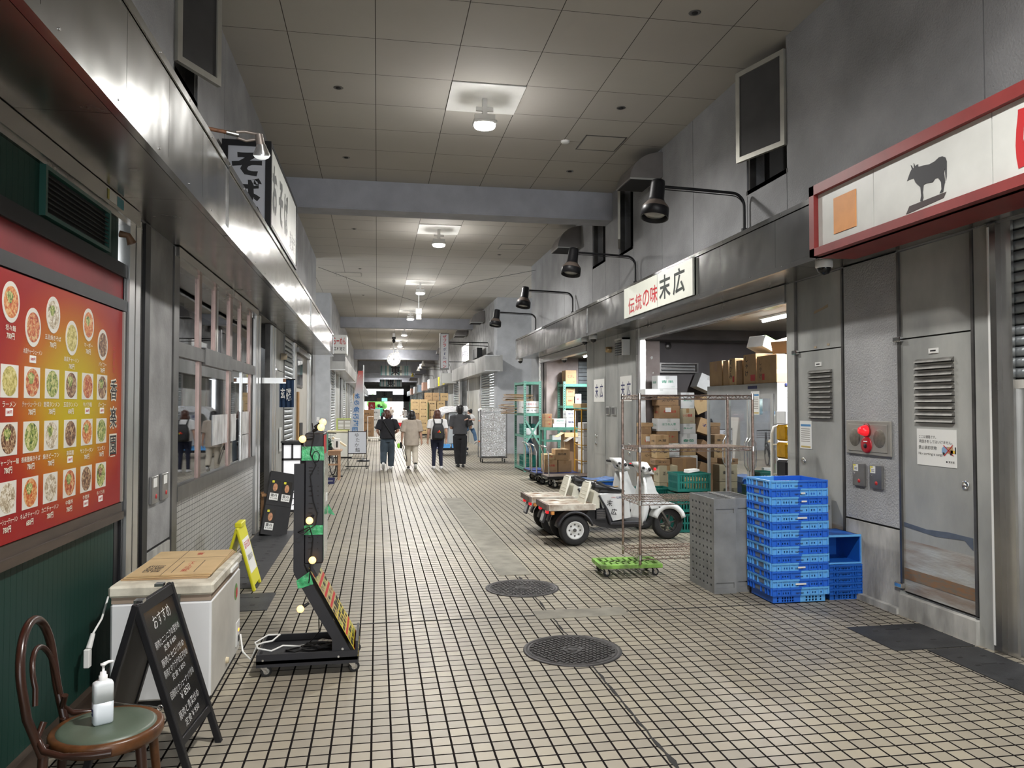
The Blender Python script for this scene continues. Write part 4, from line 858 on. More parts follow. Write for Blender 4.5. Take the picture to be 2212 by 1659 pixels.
b = MB(M_black); b.cyl((0.17, 0, 0.36), (XR-2.55, 0, 0.36), 0.02, n=6); b.cyl((0.17, 0, 0.3), (XR-2.55, 0, 0.22), 0.015, n=6); b.cyl((0.17, 0, -0.4), (XR-2.55, 0, -0.4), 0.015, n=6); b.build('bracket', t)
t = thing('shop_sign', 'boxy white sign with faded lettering standing on the far fascia beside the vertical sign', 'sign', (3.72, 30.4, 3.5))
b = MB(M_white); b.box(-0.12, 0, 0.06, 0.0, 2.6, 0.75); b.use(M_navy)
for k, ch in enumerate('㈱鈴木商店'): b.text(ch, (-0.125, 2.2-0.42*k, 0.4), R3, U3, 0.4)
b.build('box', t); b = MB(M_black); b.box(0.0, -1.6, 0.05, 0.2, -0.3, 0.42); b.build('backing', t)
for y, l in ((43.4, 'yellow price notice on the far fascia nearer to the metal box'), (47.0, 'second yellow notice on the far fascia')):
    b = MB(pm('notice_yellow', (0.82, 0.72, 0.03), 0.5)); b.box(-0.02, -0.6, -0.27, 0, 0.6, 0.27); b.use(M_ink); b.text('特売', (-0.022, 0, 0.06), R3, U3, 0.3, fit=(0.9, 0.2)); b.text('毎日', (-0.022, 0, -0.15), R3, U3, 0.2, fit=(0.7, 0.12)); solo(b, 'yellow_notice', l, 'notice', (FR, y, 3.2))
b = MB(M_hoodl); b.box(-0.45, 0, -0.27, 0.35, 0.5, 0.27, 0.01); solo(b, 'metal_box', 'pale square metal box on the front end of the far fascia', 'metal box', (3.85, 41.0, 3.2))
for k in range(5):
    b = MB(pm(('far_sign_white', 'far_sign_pink', 'far_sign_blue')[k % 3], ((0.75, 0.75, 0.75), (0.7, 0.42, 0.32), (0.4, 0.5, 0.62))[k % 3], 0.5)); b.box(-0.3, 0, -0.3, 0, 2.2, 0.3); b.use(M_ink); b.text('海産物 卸'[k % 3], (-0.31, 1.1, 0), R3, U3, 0.5)
    solo(b, 'far_shop_sign', ('pale sign box on the far right fascia past the yellow notices', 'pinkish sign box far along the right fascia', 'bluish sign box far along the right fascia', 'pale sign box near the end of the right fascia', 'last small sign box on the right before the bright end')[k], 'sign', (FR, 51+7*k, 3.2))
for k, (y, l) in enumerate(((44.5, 'grey clamp lamp on a long arm beside the far vent hood, nearest of its row'), (47.0, 'second grey clamp lamp of the far row on the right'), (49.5, 'third grey clamp lamp of the far row on the right'), (58.0, 'yellow-shaded clamp lamp on the far right wall'))):
    t = thing('clamp_lamp', l, 'lamp', (XR-0.002, y, 4.1-0.04*k), 0, 'clamp lamps on the far right wall'); b = MB(M_dsteel); b.box(-0.03, -0.06, -0.46, 0.0, 0.06, -0.3); b.tube([(0, 0, -0.4), (-0.1, 0, 0), (-1.6, 0, 0.1)], 0.02, 6); b.build('arm', t)
    b = MB(pm('pale_shade', (0.55, 0.54, 0.5), 0.4) if k < 3 else pm('yellow_shade', (0.8, 0.66, 0.1), 0.4)); b.lathe([(0.03, 0.12), (0.06, 0.0), (0.13, -0.16)], (-1.65, 0, 0.1), 'Z', 14); b.build('lamp_shade', t)
# ================================================================ left side, near
UL = (0, 1, 0)   # reading direction on the left wall
# menu banner with dish photographs
def menu_mat():
    m = bpy.data.materials.new('menu_print'); nt, N, L, b = nt_of(m)
    tc = N.new('ShaderNodeTexCoord'); sp = N.new('ShaderNodeSeparateXYZ'); L.new(tc.outputs['Object'], sp.inputs[0])
    def ramp(src, lo, hi, stops):
        mr = N.new('ShaderNodeMapRange'); L.new(src, mr.inputs[0]); mr.inputs[1].default_value = lo; mr.inputs[2].default_value = hi
        r = N.new('ShaderNodeValToRGB'); L.new(mr.outputs[0], r.inputs[0])
        while len(r.color_ramp.elements) < len(stops): r.color_ramp.elements.new(0.5)
        for e, (p, c) in zip(r.color_ramp.elements, stops): e.position = p; e.color = (*c, 1)
        return r.outputs[0]
    # distance of a tilted ellipse from the centre of the sheet
    cx = N.new('ShaderNodeMath'); cx.operation = 'MULTIPLY_ADD'; L.new(sp.outputs[1], cx.inputs[0]); cx.inputs[1].default_value = 1/0.85; cx.inputs[2].default_value = -4.47/0.85
    cz = N.new('ShaderNodeMath'); cz.operation = 'MULTIPLY_ADD'; L.new(sp.outputs[2], cz.inputs[0]); cz.inputs[1].default_value = 1/0.62; cz.inputs[2].default_value = -1.74/0.62
    p1 = N.new('ShaderNodeMath'); p1.operation = 'POWER'; p1.inputs[1].default_value = 2; a1 = N.new('ShaderNodeMath'); a1.operation = 'ABSOLUTE'; L.new(cx.outputs[0], a1.inputs[0]); L.new(a1.outputs[0], p1.inputs[0])
    p2 = N.new('ShaderNodeMath'); p2.operation = 'POWER'; p2.inputs[1].default_value = 2; a2 = N.new('ShaderNodeMath'); a2.operation = 'ABSOLUTE'; L.new(cz.outputs[0], a2.inputs[0]); L.new(a2.outputs[0], p2.inputs[0])
    ad = N.new('ShaderNodeMath'); ad.operation = 'ADD'; L.new(p1.outputs[0], ad.inputs[0]); L.new(p2.outputs[0], ad.inputs[1])
    col = ramp(ad.outputs[0], 0, 1.15, [(0.0, (0.50, 0.40, 0.006)), (0.14, (0.47, 0.30, 0.006)), (0.38, (0.44, 0.135, 0.006)), (0.68, (0.36, 0.035, 0.007)), (1.0, (0.29, 0.011, 0.011))])
    L.new(col, b.inputs['Base Color']); b.inputs['Roughness'].default_value = 0.32; b.inputs['Specular IOR Level'].default_value = 0.12
    return m
t = thing('menu_board', 'large orange and red menu banner with rows of dish photos on the green shop front', 'menu')
b = MB(menu_mat()); b.box(XL, 2.6, 1.105, XL+0.012, 5.22, 2.31, 0); xx = XL+0.013
b.use(pm('menu_edge', (0.33, 0.3, 0.27), 0.4, 0.6)); b.box(XL, 5.215, 1.105, XL+0.022, 5.245, 2.31)
b.use(pm('menu_outline', (0.06, 0.02, 0.015), 0.4)); CAP = pm('menu_caption', (0.78, 0.72, 0.60), 0.4)
rows_y = [3.71, 3.935, 4.16, 4.40, 4.635, 4.865]
names = [['坦々麺', '木須チャーシューメン', '五目焼きそば', '高菜チャーハン', 'マーボー', 'パイコー'], ['ラーメン', 'チャーシューラーメン', '野菜タンメン', '五目タンメン', '牛バラ麺', 'パーコー'], ['ジャージャー麺', '香楽園焼きそば', '焼きビーフン', '高菜麺', 'サンラータン', 'ワンタン'], ['チャーシューチャーハン', 'キムチチャーハン', 'カニチャーハン', '中華丼', '牛煮丼', '牛バラ丼']]
zc_ = [[2.17, 2.08, 2.165, 2.07, 2.165, 2.07], [1.82]*6, [1.565]*6, [1.305]*6]
for r in range(4):
    for c in range(6):
        y, z = rows_y[c], zc_[r][c]; dz = 0.115 if r == 0 else 0.102
        n_ = len(names[r][c]); wd = min(0.2, 0.032*n_)
        b.use(CAP); b.text(names[r][c], (xx+0.001, y, z-dz), UL, U3, 0.03, off=0.01, fit=(wd, 0.026))
        if (r, c) in ((0, 1), (1, 0), (2, 3), (3, 4), (3, 5), (1, 4), (1, 5)): b.use(M_paper); b.box(xx-0.001, y-0.03, z-dz-0.052, xx+0.0012, y+0.035, z-dz-0.018); b.use(M_red); b.text('580円', (xx+0.002, y, z-dz-0.035), UL, U3, 0.02, off=0.01, fit=(0.05, 0.016))
        else: b.text(('780円', '780円', '780円', '680円')[(r*c) % 4], (xx+0.001, y, z-dz-0.036), UL, U3, 0.03, off=0.02, fit=(0.075, 0.03))
b.use(M_red); b.text('中国料理', (xx+0.001, 5.06, 1.995), UL, U3, 0.04, vert=True)
for k, ch in enumerate('香楽園'):
    b.use(CAP); b.text(ch, (xx+0.0008, 5.065, 1.81-0.17*k), UL, U3, 0.12, off=0.045, fit=(0.135, 0.14)); b.use(M_ink); b.text(ch, (xx+0.002, 5.065, 1.81-0.17*k), UL, U3, 0.12, off=0.008, fit=(0.115, 0.12))
b.build('banner', t)
FC = {'red': ((0.30, 0.03, 0.008), (0.55, 0.13, 0.03), (0.62, 0.42, 0.2)), 'green': ((0.05, 0.10, 0.02), (0.28, 0.34, 0.06), (0.6, 0.55, 0.25)), 'brown': ((0.05, 0.02, 0.01), (0.22, 0.09, 0.04), (0.5, 0.36, 0.2)), 'pale': ((0.25, 0.18, 0.10), (0.55, 0.47, 0.34), (0.75, 0.70, 0.6)), 'rice': ((0.30, 0.24, 0.04), (0.55, 0.47, 0.13), (0.68, 0.6, 0.28)), 'chili': ((0.42, 0.05, 0.01), (0.62, 0.2, 0.04), (0.7, 0.45, 0.2))}
kinds = [['chili', 'red', 'pale', 'rice', 'chili', 'brown'], ['rice', 'red', 'green', 'brown', 'red', 'brown'], ['brown', 'green', 'pale', 'brown', 'chili', 'green'], ['pale', 'chili', 'pale', 'red', 'brown', 'green']]
M_bowl = pm('menu_bowl_white', (0.72, 0.69, 0.62), 0.25)
for r in range(4):
    for c in range(6):
        y, z = rows_y[c], zc_[r][c]; k = kinds[r][c]; fm = MATS.get('food_'+k) or food_mat('food_'+k, *FC[k]); k2 = 'green' if k != 'green' else 'brown'; fm2 = MATS.get('food_'+k2) or food_mat('food_'+k2, *FC[k2])
        b = MB(M_bowl)
        if r == 0:
            b.prism([(y+0.082*math.cos(a), z+0.092*math.sin(a)) for a in [2*PI*i/28 for i in range(28)]], xx-0.001, xx+0.001, 'YZ'); q = 0.068
        else: b.box(xx-0.001, y-0.082, z-0.073, xx+0.001, y+0.082, z+0.073); q = 0.07
        b.use(fm); b.prism([(y+q*math.cos(a), z+q*(1.0 if r else 1.1)*math.sin(a)*0.95) for a in [2*PI*i/26 for i in range(26)]], xx+0.001, xx+0.0016, 'YZ')
        if (r+c) % 2 == 0: b.use(fm2); b.prism([(y-0.015+q*0.45*math.cos(a)*(1+0.25*math.sin(3*a)), z+0.02+q*0.4*math.sin(a)) for a in [2*PI*i/16 for i in range(16)]], xx+0.0016, xx+0.002, 'YZ')
        b.build('dish_photo', t)
# louvred vent above the menu
t = thing('vent_grille', 'black louvred vent in a green frame above the menu banner', 'vent', (XL, 4.465, 2.755))
M_vframe = pm('green_frame', (0.02, 0.085, 0.07), 0.35)
b = MB(M_vframe); b.box(0, -0.46, -0.125, 0.03, 0.46, -0.105); b.box(0, -0.46, 0.105, 0.03, 0.46, 0.125); b.box(0, -0.46, -0.105, 0.03, -0.435, 0.105); b.box(0, 0.435, -0.105, 0.03, 0.46, 0.105); b.build('frame', t)
b = MB(pm('dusty_black', (0.03, 0.032, 0.03), 0.8, 0, 0.6, 40, 0.5, 80))
for k in range(8): z = -0.095+0.025*k; b.prism([(0.004, z), (0.026, z-0.008), (0.026, z-0.003), (0.004, z+0.006)], -0.435, 0.435, 'XZ')
b.use(M_blackm); b.box(0.001, -0.435, -0.105, 0.003, 0.435, 0.105); b.build('louvres', t)
b = MB(pm('old_brown_sensor', (0.16, 0.09, 0.05), 0.5, 0, 0.3, 20)); b.tube([(0, 0, 0.03), (0.05, 0, 0.02), (0.07, 0.01, -0.03)], [0.022, 0.02, 0.03], 10); solo(b, 'outdoor_sensor', 'small brown sensor sticking out beside the shutter rail above the menu', 'sensor', (XL, 5.18, 2.77))
b = MB(M_white); b.box(0, -0.16, -0.03, 0.002, 0.0, 0.03); b.use(pm('sticker_olive', (0.5, 0.46, 0.1), 0.5)); b.box(0.0, -0.16, -0.03, 0.0025, -0.13, 0.03); b.use(pm('sticker_teal', (0.05, 0.25, 0.3), 0.5)); b.box(0, 0.02, -0.03, 0.002, 0.13, 0.03); solo(b, 'shutter_sticker', 'small warning sticker on the shutter box over the menu', 'sticker', (XL+0.05, 4.95, 2.955))
# key boxes on the left pillar
for y, l in ((5.97, 'nearer of two steel key boxes on the concrete pillar beside the menu'), (6.24, 'farther of two steel key boxes on the concrete pillar beside the menu')):
    t = thing('key_switch_box', l, 'switch box', (XL, y, 1.10), 0, 'steel key boxes on the left pillar')
    b = MB(MATS['key_box_steel']); b.box(0.001, -0.09, -0.10, 0.022, 0.09, 0.10, 0.004); b.build('body', t)
    b = MB(M_paper); b.box(0.022, -0.05, 0.02, 0.0235, 0.04, 0.085); b.build('sticker', t); b = MB(MATS['red_dot']); b.lathe([(0.0, 0.026), (0.016, 0.026), (0.018, 0.022)], (0, 0.02, -0.05), 'X', 12); b.build('lock', t)
# soba box sign above the left fascia, clamp lamp, ramen sign
t = thing('shop_sign', 'big black framed lightbox with brush characters rising above the left fascia', 'sign', (0, 0, 0))
b = MB(M_black); X0, X1, Y0, Y1, Z0, Z1 = -1.58, -1.09, 8.20, 10.72, 3.56, 4.45
for yy in (Y0, Y1):
    b.box(X0, yy-0.03, Z0, X0+0.06, yy+0.03, Z1); b.box(X1-0.06, yy-0.03, Z0, X1, yy+0.03, Z1); b.box(X0+0.06, yy-0.03, Z0, X1-0.06, yy+0.03, Z0+0.05); b.box(X0+0.06, yy-0.03, Z1-0.06, X1-0.06, yy+0.03, Z1)
b.box(X1-0.05, Y0+0.03, Z0, X1, Y1-0.03, Z0+0.04); b.box(X1-0.05, Y0+0.03, Z1-0.04, X1, Y1-0.03, Z1); b.box(X0, Y0+0.03, Z0, X0+0.03, Y1-0.03, Z1); b.box(X0+0.03, Y0+0.03, Z0, X1-0.05, Y1-0.03, Z0+0.02); b.box(X0+0.03, Y0+0.03, Z1-0.02, X1-0.05, Y1-0.03, Z1); b.build('frame', t)
b = MB(pm('sign_end_face', (0.60, 0.62, 0.68), 0.4)); b.box(X0+0.06, Y0-0.012, Z0+0.05, X1-0.06, Y0+0.02, Z1-0.06)
b.use(M_ink)
for ch, dz in (('そ', 0.20), ('ば', -0.07), ('の', -0.33)): b.text(ch, ((X0+X1)/2, Y0-0.014, (Z0+Z1)/2+dz), (1, 0, 0), U3, 0.34, off=0.055, fit=(0.30, 0.25))
b.build('end_panel', t)
b = MB(pm('sign_side_face', (0.52, 0.53, 0.50), 0.4, 0, 0.12, 2)); b.box(X1-0.03, Y0+0.03, Z0+0.04, X1-0.008, Y1-0.03, Z1-0.04)
b.use(pm('grey_lettering', (0.12, 0.125, 0.12), 0.4))
for ch, yy in (('お', 8.52), ('そ', 9.05), ('ば', 9.55)): b.text(ch, (X1-0.005, yy, 4.02), UL, U3, 0.5, off=0.04, fit=(0.36, 0.52))
b.text('遊歩庵', (X1-0.005, 10.24, 3.82), UL, U3, 0.25, off=0.02, fit=(0.62, 0.24)); b.build('side_panel', t)
t = thing('clamp_lamp', 'clear spot bulb on a rusty clamp arm in front of the black framed lightbox', 'lamp', (0, 0, 0))
b = MB(pm('rusty_pipe', (0.33, 0.16, 0.09), 0.6, 0.3, 0.4, 25)); b.tube([(-1.36, 6.30, 3.90), (-1.19, 6.33, 3.885)], 0.016, 8); b.use(M_alu); b.tube([(-1.19, 6.33, 3.885), (-1.10, 6.35, 3.875)], 0.02, 8); b.build('pipe', t)
b = MB(pm('lamp_bracket', (0.36, 0.31, 0.28), 0.4, 0.5)); b.tube([(-1.12, 6.33, 3.89), (-1.06, 6.35, 3.905), (-0.95, 6.38, 3.90), (-0.94, 6.39, 3.87)], 0.012, 8); b.tube([(-1.12, 6.37, 3.86), (-1.05, 6.39, 3.845), (-0.97, 6.4, 3.865)], 0.012, 8); b.tube([(-0.95, 6.38, 3.90), (-0.935, 6.39, 3.80)], [0.03, 0.036], 10); b.build('clamp', t)
b = MB(pm('bulb_reflector', (0.7, 0.7, 0.7), 0.2, 0.9)); b.at(Matrix.Translation((-0.93, 6.38, 3.80)) @ Matrix.Rotation(0.35, 4, 'X')); b.lathe([(0.034, 0.02), (0.05, -0.02), (0.066, -0.055), (0.068, -0.065)], (0, 0, 0), 'Z', 20); bb = b.build('bulb', t)
b = MB(pm('bulb_lens', (0.9, 0.93, 0.92), 0.08, emit=0.5)); b.at(Matrix.Translation((-0.93, 6.38, 3.80)) @ Matrix.Rotation(0.35, 4, 'X')); b.lathe([(0.068, -0.065), (0.055, -0.085), (0.03, -0.098), (0.0, -0.102)], (0, 0, 0), 'Z', 20); b.build('lens', bb)
t = thing('shop_sign', 'square white ramen sign with red and black characters at the end of the left fascia', 'sign', (-1.02, 21.45, 3.40))
b = MB(M_white); b.box(-0.19, 0, -0.26, 0.19, 0.9, 0.26, 0.01); b.use(M_red); b.text('らーめん', (0, -0.003, 0.09), (1, 0, 0), U3, 0.2, off=0.02, fit=(0.33, 0.20)); b.use(M_ink); b.text('各種定食', (0, -0.003, -0.12), (1, 0, 0), U3, 0.2, off=0.015, fit=(0.30, 0.10)); b.build('box', t)
b = MB(M_dsteel); b.box(-0.19, 0.05, -0.4, 0.15, 0.3, -0.262); b.box(-0.19, 0.05, -0.46, 0.15, 0.1, -0.4); b.build('bracket', t)
# vinyl sheets with order slips inside the soba window
b = MB(pm('clear_vinyl', (0.62, 0.63, 0.64), 0.2, 0.15, 0.4, 9, 0.9, 14, stretch=(1, 1, 0.4))); b.box(-0.004, 0, 0, 0.0, 1.30, 0.31); solo(b, 'vinyl_sheet', 'crinkled clear vinyl sheet hanging at the middle pane of the soba window', 'vinyl sheet', (XL-0.019, 8.12, 1.31))
b = MB(MATS['clear_vinyl']); b.box(-0.004, 0, 0.32, 0.0, 0.66, 0.60); b.box(-0.004, 0, 0, 0.0, 0.66, 0.31); solo(b, 'vinyl_sheet', 'two-row vinyl sheet at the farthest pane of the soba window', 'vinyl sheet', (XL-0.019, 9.66, 1.04))
b = MB(M_black); b.box(0, 0, 0, 0.12, 0.34, 0.4, 0.02); solo(b, 'speaker', 'black loudspeaker in the nearest transom of the soba window', 'speaker', (XL-0.2, 6.85, 2.34))

# ================================================================ chair, bottle, chalkboard, freezer
M_bent = pm('bentwood', (0.034, 0.013, 0.008), 0.28, 0, 0.35, 9, stretch=(1, 1, 0.5)); M_bentw = pm('worn_bentwood', (0.10, 0.038, 0.012), 0.35, 0, 0.5, 14)
t = thing('bentwood_chair', 'brown bentwood café chair with a round green vinyl seat', 'chair', (-1.04, 3.285, 0), 0.10)
b = MB(M_bentw); b.lathe([(0.165, 0.405), (0.198, 0.405), (0.205, 0.42), (0.205, 0.448), (0.195, 0.456), (0.165, 0.45)], (0, 0, 0), 'Z', 40); b.build('seat_ring', t)
b = MB(pm('green_vinyl', (0.075, 0.10, 0.072), 0.42, 0, 0.12, 7)); b.lathe([(0.0, 0.468), (0.10, 0.467), (0.165, 0.462), (0.180, 0.452), (0.182, 0.44)], (0, 0, 0), 'Z', 40); b.build('seat', t)
def hoop(w_, h_, z0, lean, r, bx, n=22):
    pts = [(bx-lean*0.0, -w_*0.80, z0)]
    pts += [(bx-lean*0.5, -w_*0.98, z0+(h_-w_)*0.55)]
    pts += [(bx-lean*(0.72+0.28*math.sin(a)), -w_*math.cos(a), z0+h_-w_+w_*math.sin(a)) for a in [PI*i/n for i in range(n+1)]]
    pts += [(bx-lean*0.5, w_*0.98, z0+(h_-w_)*0.55), (bx, w_*0.80, z0)]
    return pts
b = MB(M_bent); b.tube(hoop(0.185, 0.46, 0.42, 0.085, 0.016, -0.185), 0.0165, 10); b.build('backrest', t)
b = MB(M_bent); pts = [(-0.185-0.03, -0.135, 0.60)]+[(-0.185-0.035-0.03*math.sin(a), -0.118*math.cos(a), 0.66+0.115*math.sin(a)) for a in [PI*i/16 for i in range(17)]]+[(-0.185-0.02, 0.138, 0.55)]
b.tube(pts, 0.0105, 8); b.build('inner_hoop', t)
for s in (-1, 1):
    b = MB(M_bent); b.tube([(-0.185, s*0.132, 0.45), (-0.19, s*0.135, 0.3), (-0.215, s*0.15, 0.0)], [0.018, 0.018, 0.013], 10); b.build('leg', t)
    b = MB(M_bentw if s > 0 else M_bent); b.tube([(0.14, s*0.115, 0.41), (0.16, s*0.13, 0.2), (0.185, s*0.15, 0.0)], [0.02, 0.017, 0.012], 10); b.build('leg', t)
    b = MB(M_bent); b.tube([(-0.185, s*0.135, 0.54), (-0.20, s*0.155, 0.49), (-0.17, s*0.185, 0.45), (-0.10, s*0.213, 0.435), (0.0, s*0.222, 0.432), (0.06, s*0.216, 0.432)], 0.0125, 8); b.build('side_brace', t)
b = MB(M_bent); b.tube([(0.165*math.cos(a)-0.012, 0.155*math.sin(a), 0.21) for a in [2*PI*i/32 for i in range(32)]], 0.011, 8, closed=True); b.build('ring_stretcher', t)
t = thing('sanitizer_bottle', 'half empty white pump bottle of hand sanitizer standing on the green chair seat', 'bottle', (-1.055, 3.275, 0.4685), 0.5)
def rrect(hx, hy, r, z, n=5):
    out = []
    for cx, cy2, a0 in ((hx-r, hy-r, 0), (-hx+r, hy-r, PI/2), (-hx+r, -hy+r, PI), (hx-r, -hy+r, 3*PI/2)):
        for i in range(n): a = a0+PI/2*i/(n-1); out.append((cx+r*math.cos(a), cy2+r*math.sin(a), z))
    return out
def stack_rings(b, rings):
    n = len(rings[0]); vs = [p for r in rings for p in r]
    fs = [(i*n+j, i*n+(j+1) % n, (i+1)*n+(j+1) % n, (i+1)*n+j) for i in range(len(rings)-1) for j in range(n)]
    fs += [tuple(range(n-1, -1, -1)), tuple(range((len(rings)-1)*n, len(rings)*n))]
    b.add(vs, fs, True); return b
M_bot = pm('translucent_plastic', (0.72, 0.76, 0.78), 0.35, 0, 0.03, 5); M_liq = pm('bottle_liquid', (0.60, 0.65, 0.69), 0.3)
b = MB(M_liq); stack_rings(b, [rrect(0.033, 0.024, 0.012, 0.0), rrect(0.036, 0.027, 0.013, 0.006), rrect(0.036, 0.027, 0.013, 0.085)]); b.use(M_bot); stack_rings(b, [rrect(0.036, 0.027, 0.013, 0.0851), rrect(0.036, 0.027, 0.013, 0.150), rrect(0.034, 0.025, 0.014, 0.158), rrect(0.020, 0.018, 0.015, 0.166)]); b.build('body', t)
b = MB(M_navy); b.box(-0.0372, -0.012, 0.035, -0.0358, 0.014, 0.06); b.use(M_white); b.box(-0.0376, -0.004, 0.044, -0.037, 0.006, 0.05); b.build('label', t)
b = MB(M_whitep); b.lathe([(0.016, 0.166), (0.016, 0.184), (0.012, 0.186), (0.011, 0.198), (0.005, 0.2), (0.005, 0.222), (0.010, 0.222), (0.011, 0.23), (0.0, 0.231)], (0, 0, 0), 'Z', 16); b.tube([(0, 0, 0.226), (0.02, 0.012, 0.229), (0.038, 0.022, 0.225)], [0.008, 0.006, 0.005], 8); b.build('pump', t)
# folding chalkboard
t = thing('sandwich_board', 'black folding sandwich board with white chalk writing beside the chair', 'sign', (-0.79, 3.943, 0), 0.0)
def slab(parent, name, B1, B2, T1, board, nrm_out):
    B1, B2, T1 = Vector(B1), Vector(B2), Vector(T1); u = (B2-B1); W = u.length; u.normalize(); v = T1-B1; Hh = v.length; v.normalize(); n = u.cross(v); n.normalize()
    if n.dot(Vector(nrm_out)) < 0: n = -n
    M = Matrix.Translation(B1) @ Matrix(((u.x, v.x, n.x, 0), (u.y, v.y, n.y, 0), (u.z, v.z, n.z, 0), (0, 0, 0, 1)))
    b = MB(M_black).at(M); f = 0.032; b.box(0, 0, -0.028, f, Hh, 0.002, 0.003); b.box(W-f, 0, -0.028, W, Hh, 0.002, 0.003); b.box(f, 0.17, -0.026, W-f, 0.205, 0.0, 0.002); b.box(f, Hh-0.055, -0.026, W-f, Hh-0.005, 0.0, 0.002)
    o = b.build(name, parent)
    b = MB(board).at(M); b.box(f, 0.205, -0.02, W-f, Hh-0.055, -0.008); s_ = b.build('board', o)
    return M, W, Hh, o, s_
cx0, cy0 = -0.79, 3.943
def rel(x, y, z): return (x-cx0, y-cy0, z)
M_slate = pm('blackboard', (0.012, 0.012, 0.013), 0.22)
MF, W_, H_, fo, so = slab(t, 'front_frame', rel(-0.81, 3.715, 0), rel(-0.77, 4.17, 0), rel(-1.056, 3.70, 0.82), M_slate, (1, 0, 0))
slab(t, 'back_frame', rel(-1.31, 3.73, 0), rel(-1.27, 4.185, 0), rel(-1.075, 3.70, 0.82), pm('bare_hardboard', (0.105, 0.098, 0.088), 0.7), (-1, 0, 0))
b = MB(pm('chalk', (0.62, 0.63, 0.62), 0.9)).at(MF)
lines = [('おすすめ', 0.74, 0.085, 0.22), ('豚肉とニンニクの芽炒め', 0.645, 0.05, 0.32), ('定食￥850', 0.605, 0.04, 0.16), ('豚肉とセロリ炒め', 0.555, 0.05, 0.30), ('豚肉とキクラゲの玉子炒め', 0.505, 0.05, 0.32), ('定食￥850', 0.465, 0.04, 0.18), ('回鍋肉とカシューナッツ炒め', 0.405, 0.05, 0.33), ('￥850', 0.36, 0.05, 0.13), ('豚肉と青菜炒め', 0.295, 0.055, 0.28), ('定食￥950', 0.245, 0.05, 0.20)]
for s_, vv, hh, ww in lines: b.text(s_, (W_*0.5, vv, -0.0075), (1, 0.06, 0), (0, 1, 0), 0.04, off=-0.006, fit=(ww, hh*0.72))
b.build('chalk_lettering', fo)
b = MB(M_chrome); pa = Vector(rel(-0.95, 3.69, 0.36)); pb_ = Vector(rel(-1.18, 3.70, 0.40)); b.tube([pa, pb_], 0.004, 6); b.tube([pa+Vector((0.012*math.cos(a), 0, 0.012*math.sin(a))) for a in [2*PI*i/10 for i in range(10)]], 0.003, 5, closed=True); b.tube([pb_+Vector((0.012*math.cos(a), 0, 0.012*math.sin(a))) for a in [2*PI*i/10 for i in range(10)]], 0.003, 5, closed=True); b.build('stay_hook', t)
for y in (3.75, 4.08): MB(M_chrome).box(*rel(-1.085, y, 0.812), *rel(-1.045, y+0.05, 0.826)).build('hinge', t)
# chest freezer with flattened cardboard on it
t = thing('chest_freezer', 'white chest freezer with a scuffed lid beside the left pillar', 'freezer', (-1.195, 5.10, 0))
M_frz = pm('freezer_white', (0.74, 0.755, 0.77), 0.38, 0, 0.05, 3); M_frz2 = pm('freezer_grey_side', (0.60, 0.585, 0.54), 0.4, 0, 0.12, 4)
b = MB(M_frz); b.box(-0.27, -0.46, 0.05, 0.27, 0.46, 0.60, 0.012); b.use(M_frz2); b.box(0.268, -0.45, 0.06, 0.272, 0.45, 0.59); b.use(M_blackm); b.box(-0.25, -0.44, 0, 0.25, 0.44, 0.05); b.build('body', t)
b = MB(pm('freezer_lid', (0.66, 0.63, 0.53), 0.45, 0, 0.3, 8, dark=(0.42, 0.39, 0.32))); b.box(-0.28, -0.47, 0.635, 0.28, 0.47, 0.70, 0.012); b.use(pm('lid_gasket', (0.33, 0.26, 0.2), 0.7)); b.box(-0.265, -0.455, 0.60, 0.265, 0.455, 0.635); b.use(M_white); b.box(0.275, 0.05, 0.645, 0.292, 0.27, 0.672, 0.004); b.build('lid', t)
b = MB(M_white); b.box(0.272, 0.30, 0.10, 0.278, 0.42, 0.26, 0.002); b.use(M_black); b.box(0.278, 0.36, 0.12, 0.281, 0.40, 0.16); b.use(pm('orange_led', (1, 0.3, 0.02), 0.4, emit=2)); b.box(0.278, 0.36, 0.19, 0.281, 0.39, 0.205); b.build('control_panel', t)
b = MB(pm('drain_plug', (0.6, 0.52, 0.36), 0.5)); b.lathe([(0.0, 0.29), (0.018, 0.288), (0.02, 0.27)], (0, -0.02, 0.12), 'X', 14); b.build('drain_plug', t)
b = MB(pm('sticker_green', (0.15, 0.3, 0.08), 0.5)); b.lathe([(0.0, 0.2735), (0.055, 0.2735)], (0, 0.30, 0.47), 'X', 24); b.use(M_red); b.lathe([(0.0, 0.2738), (0.035, 0.2738)], (0, 0.32, 0.46), 'X', 18); b.build('sticker', t)
b = MB(M_chrome); b.box(0.06, -0.474, 0.57, 0.10, -0.46, 0.60); b.box(0.055, -0.476, 0.60, 0.105, -0.465, 0.645); b.build('latch', t)
t = thing('flattened_carton', 'flattened brown cardboard boxes with red print lying on the freezer lid', 'cardboard', (-1.20, 5.18, 0.701))
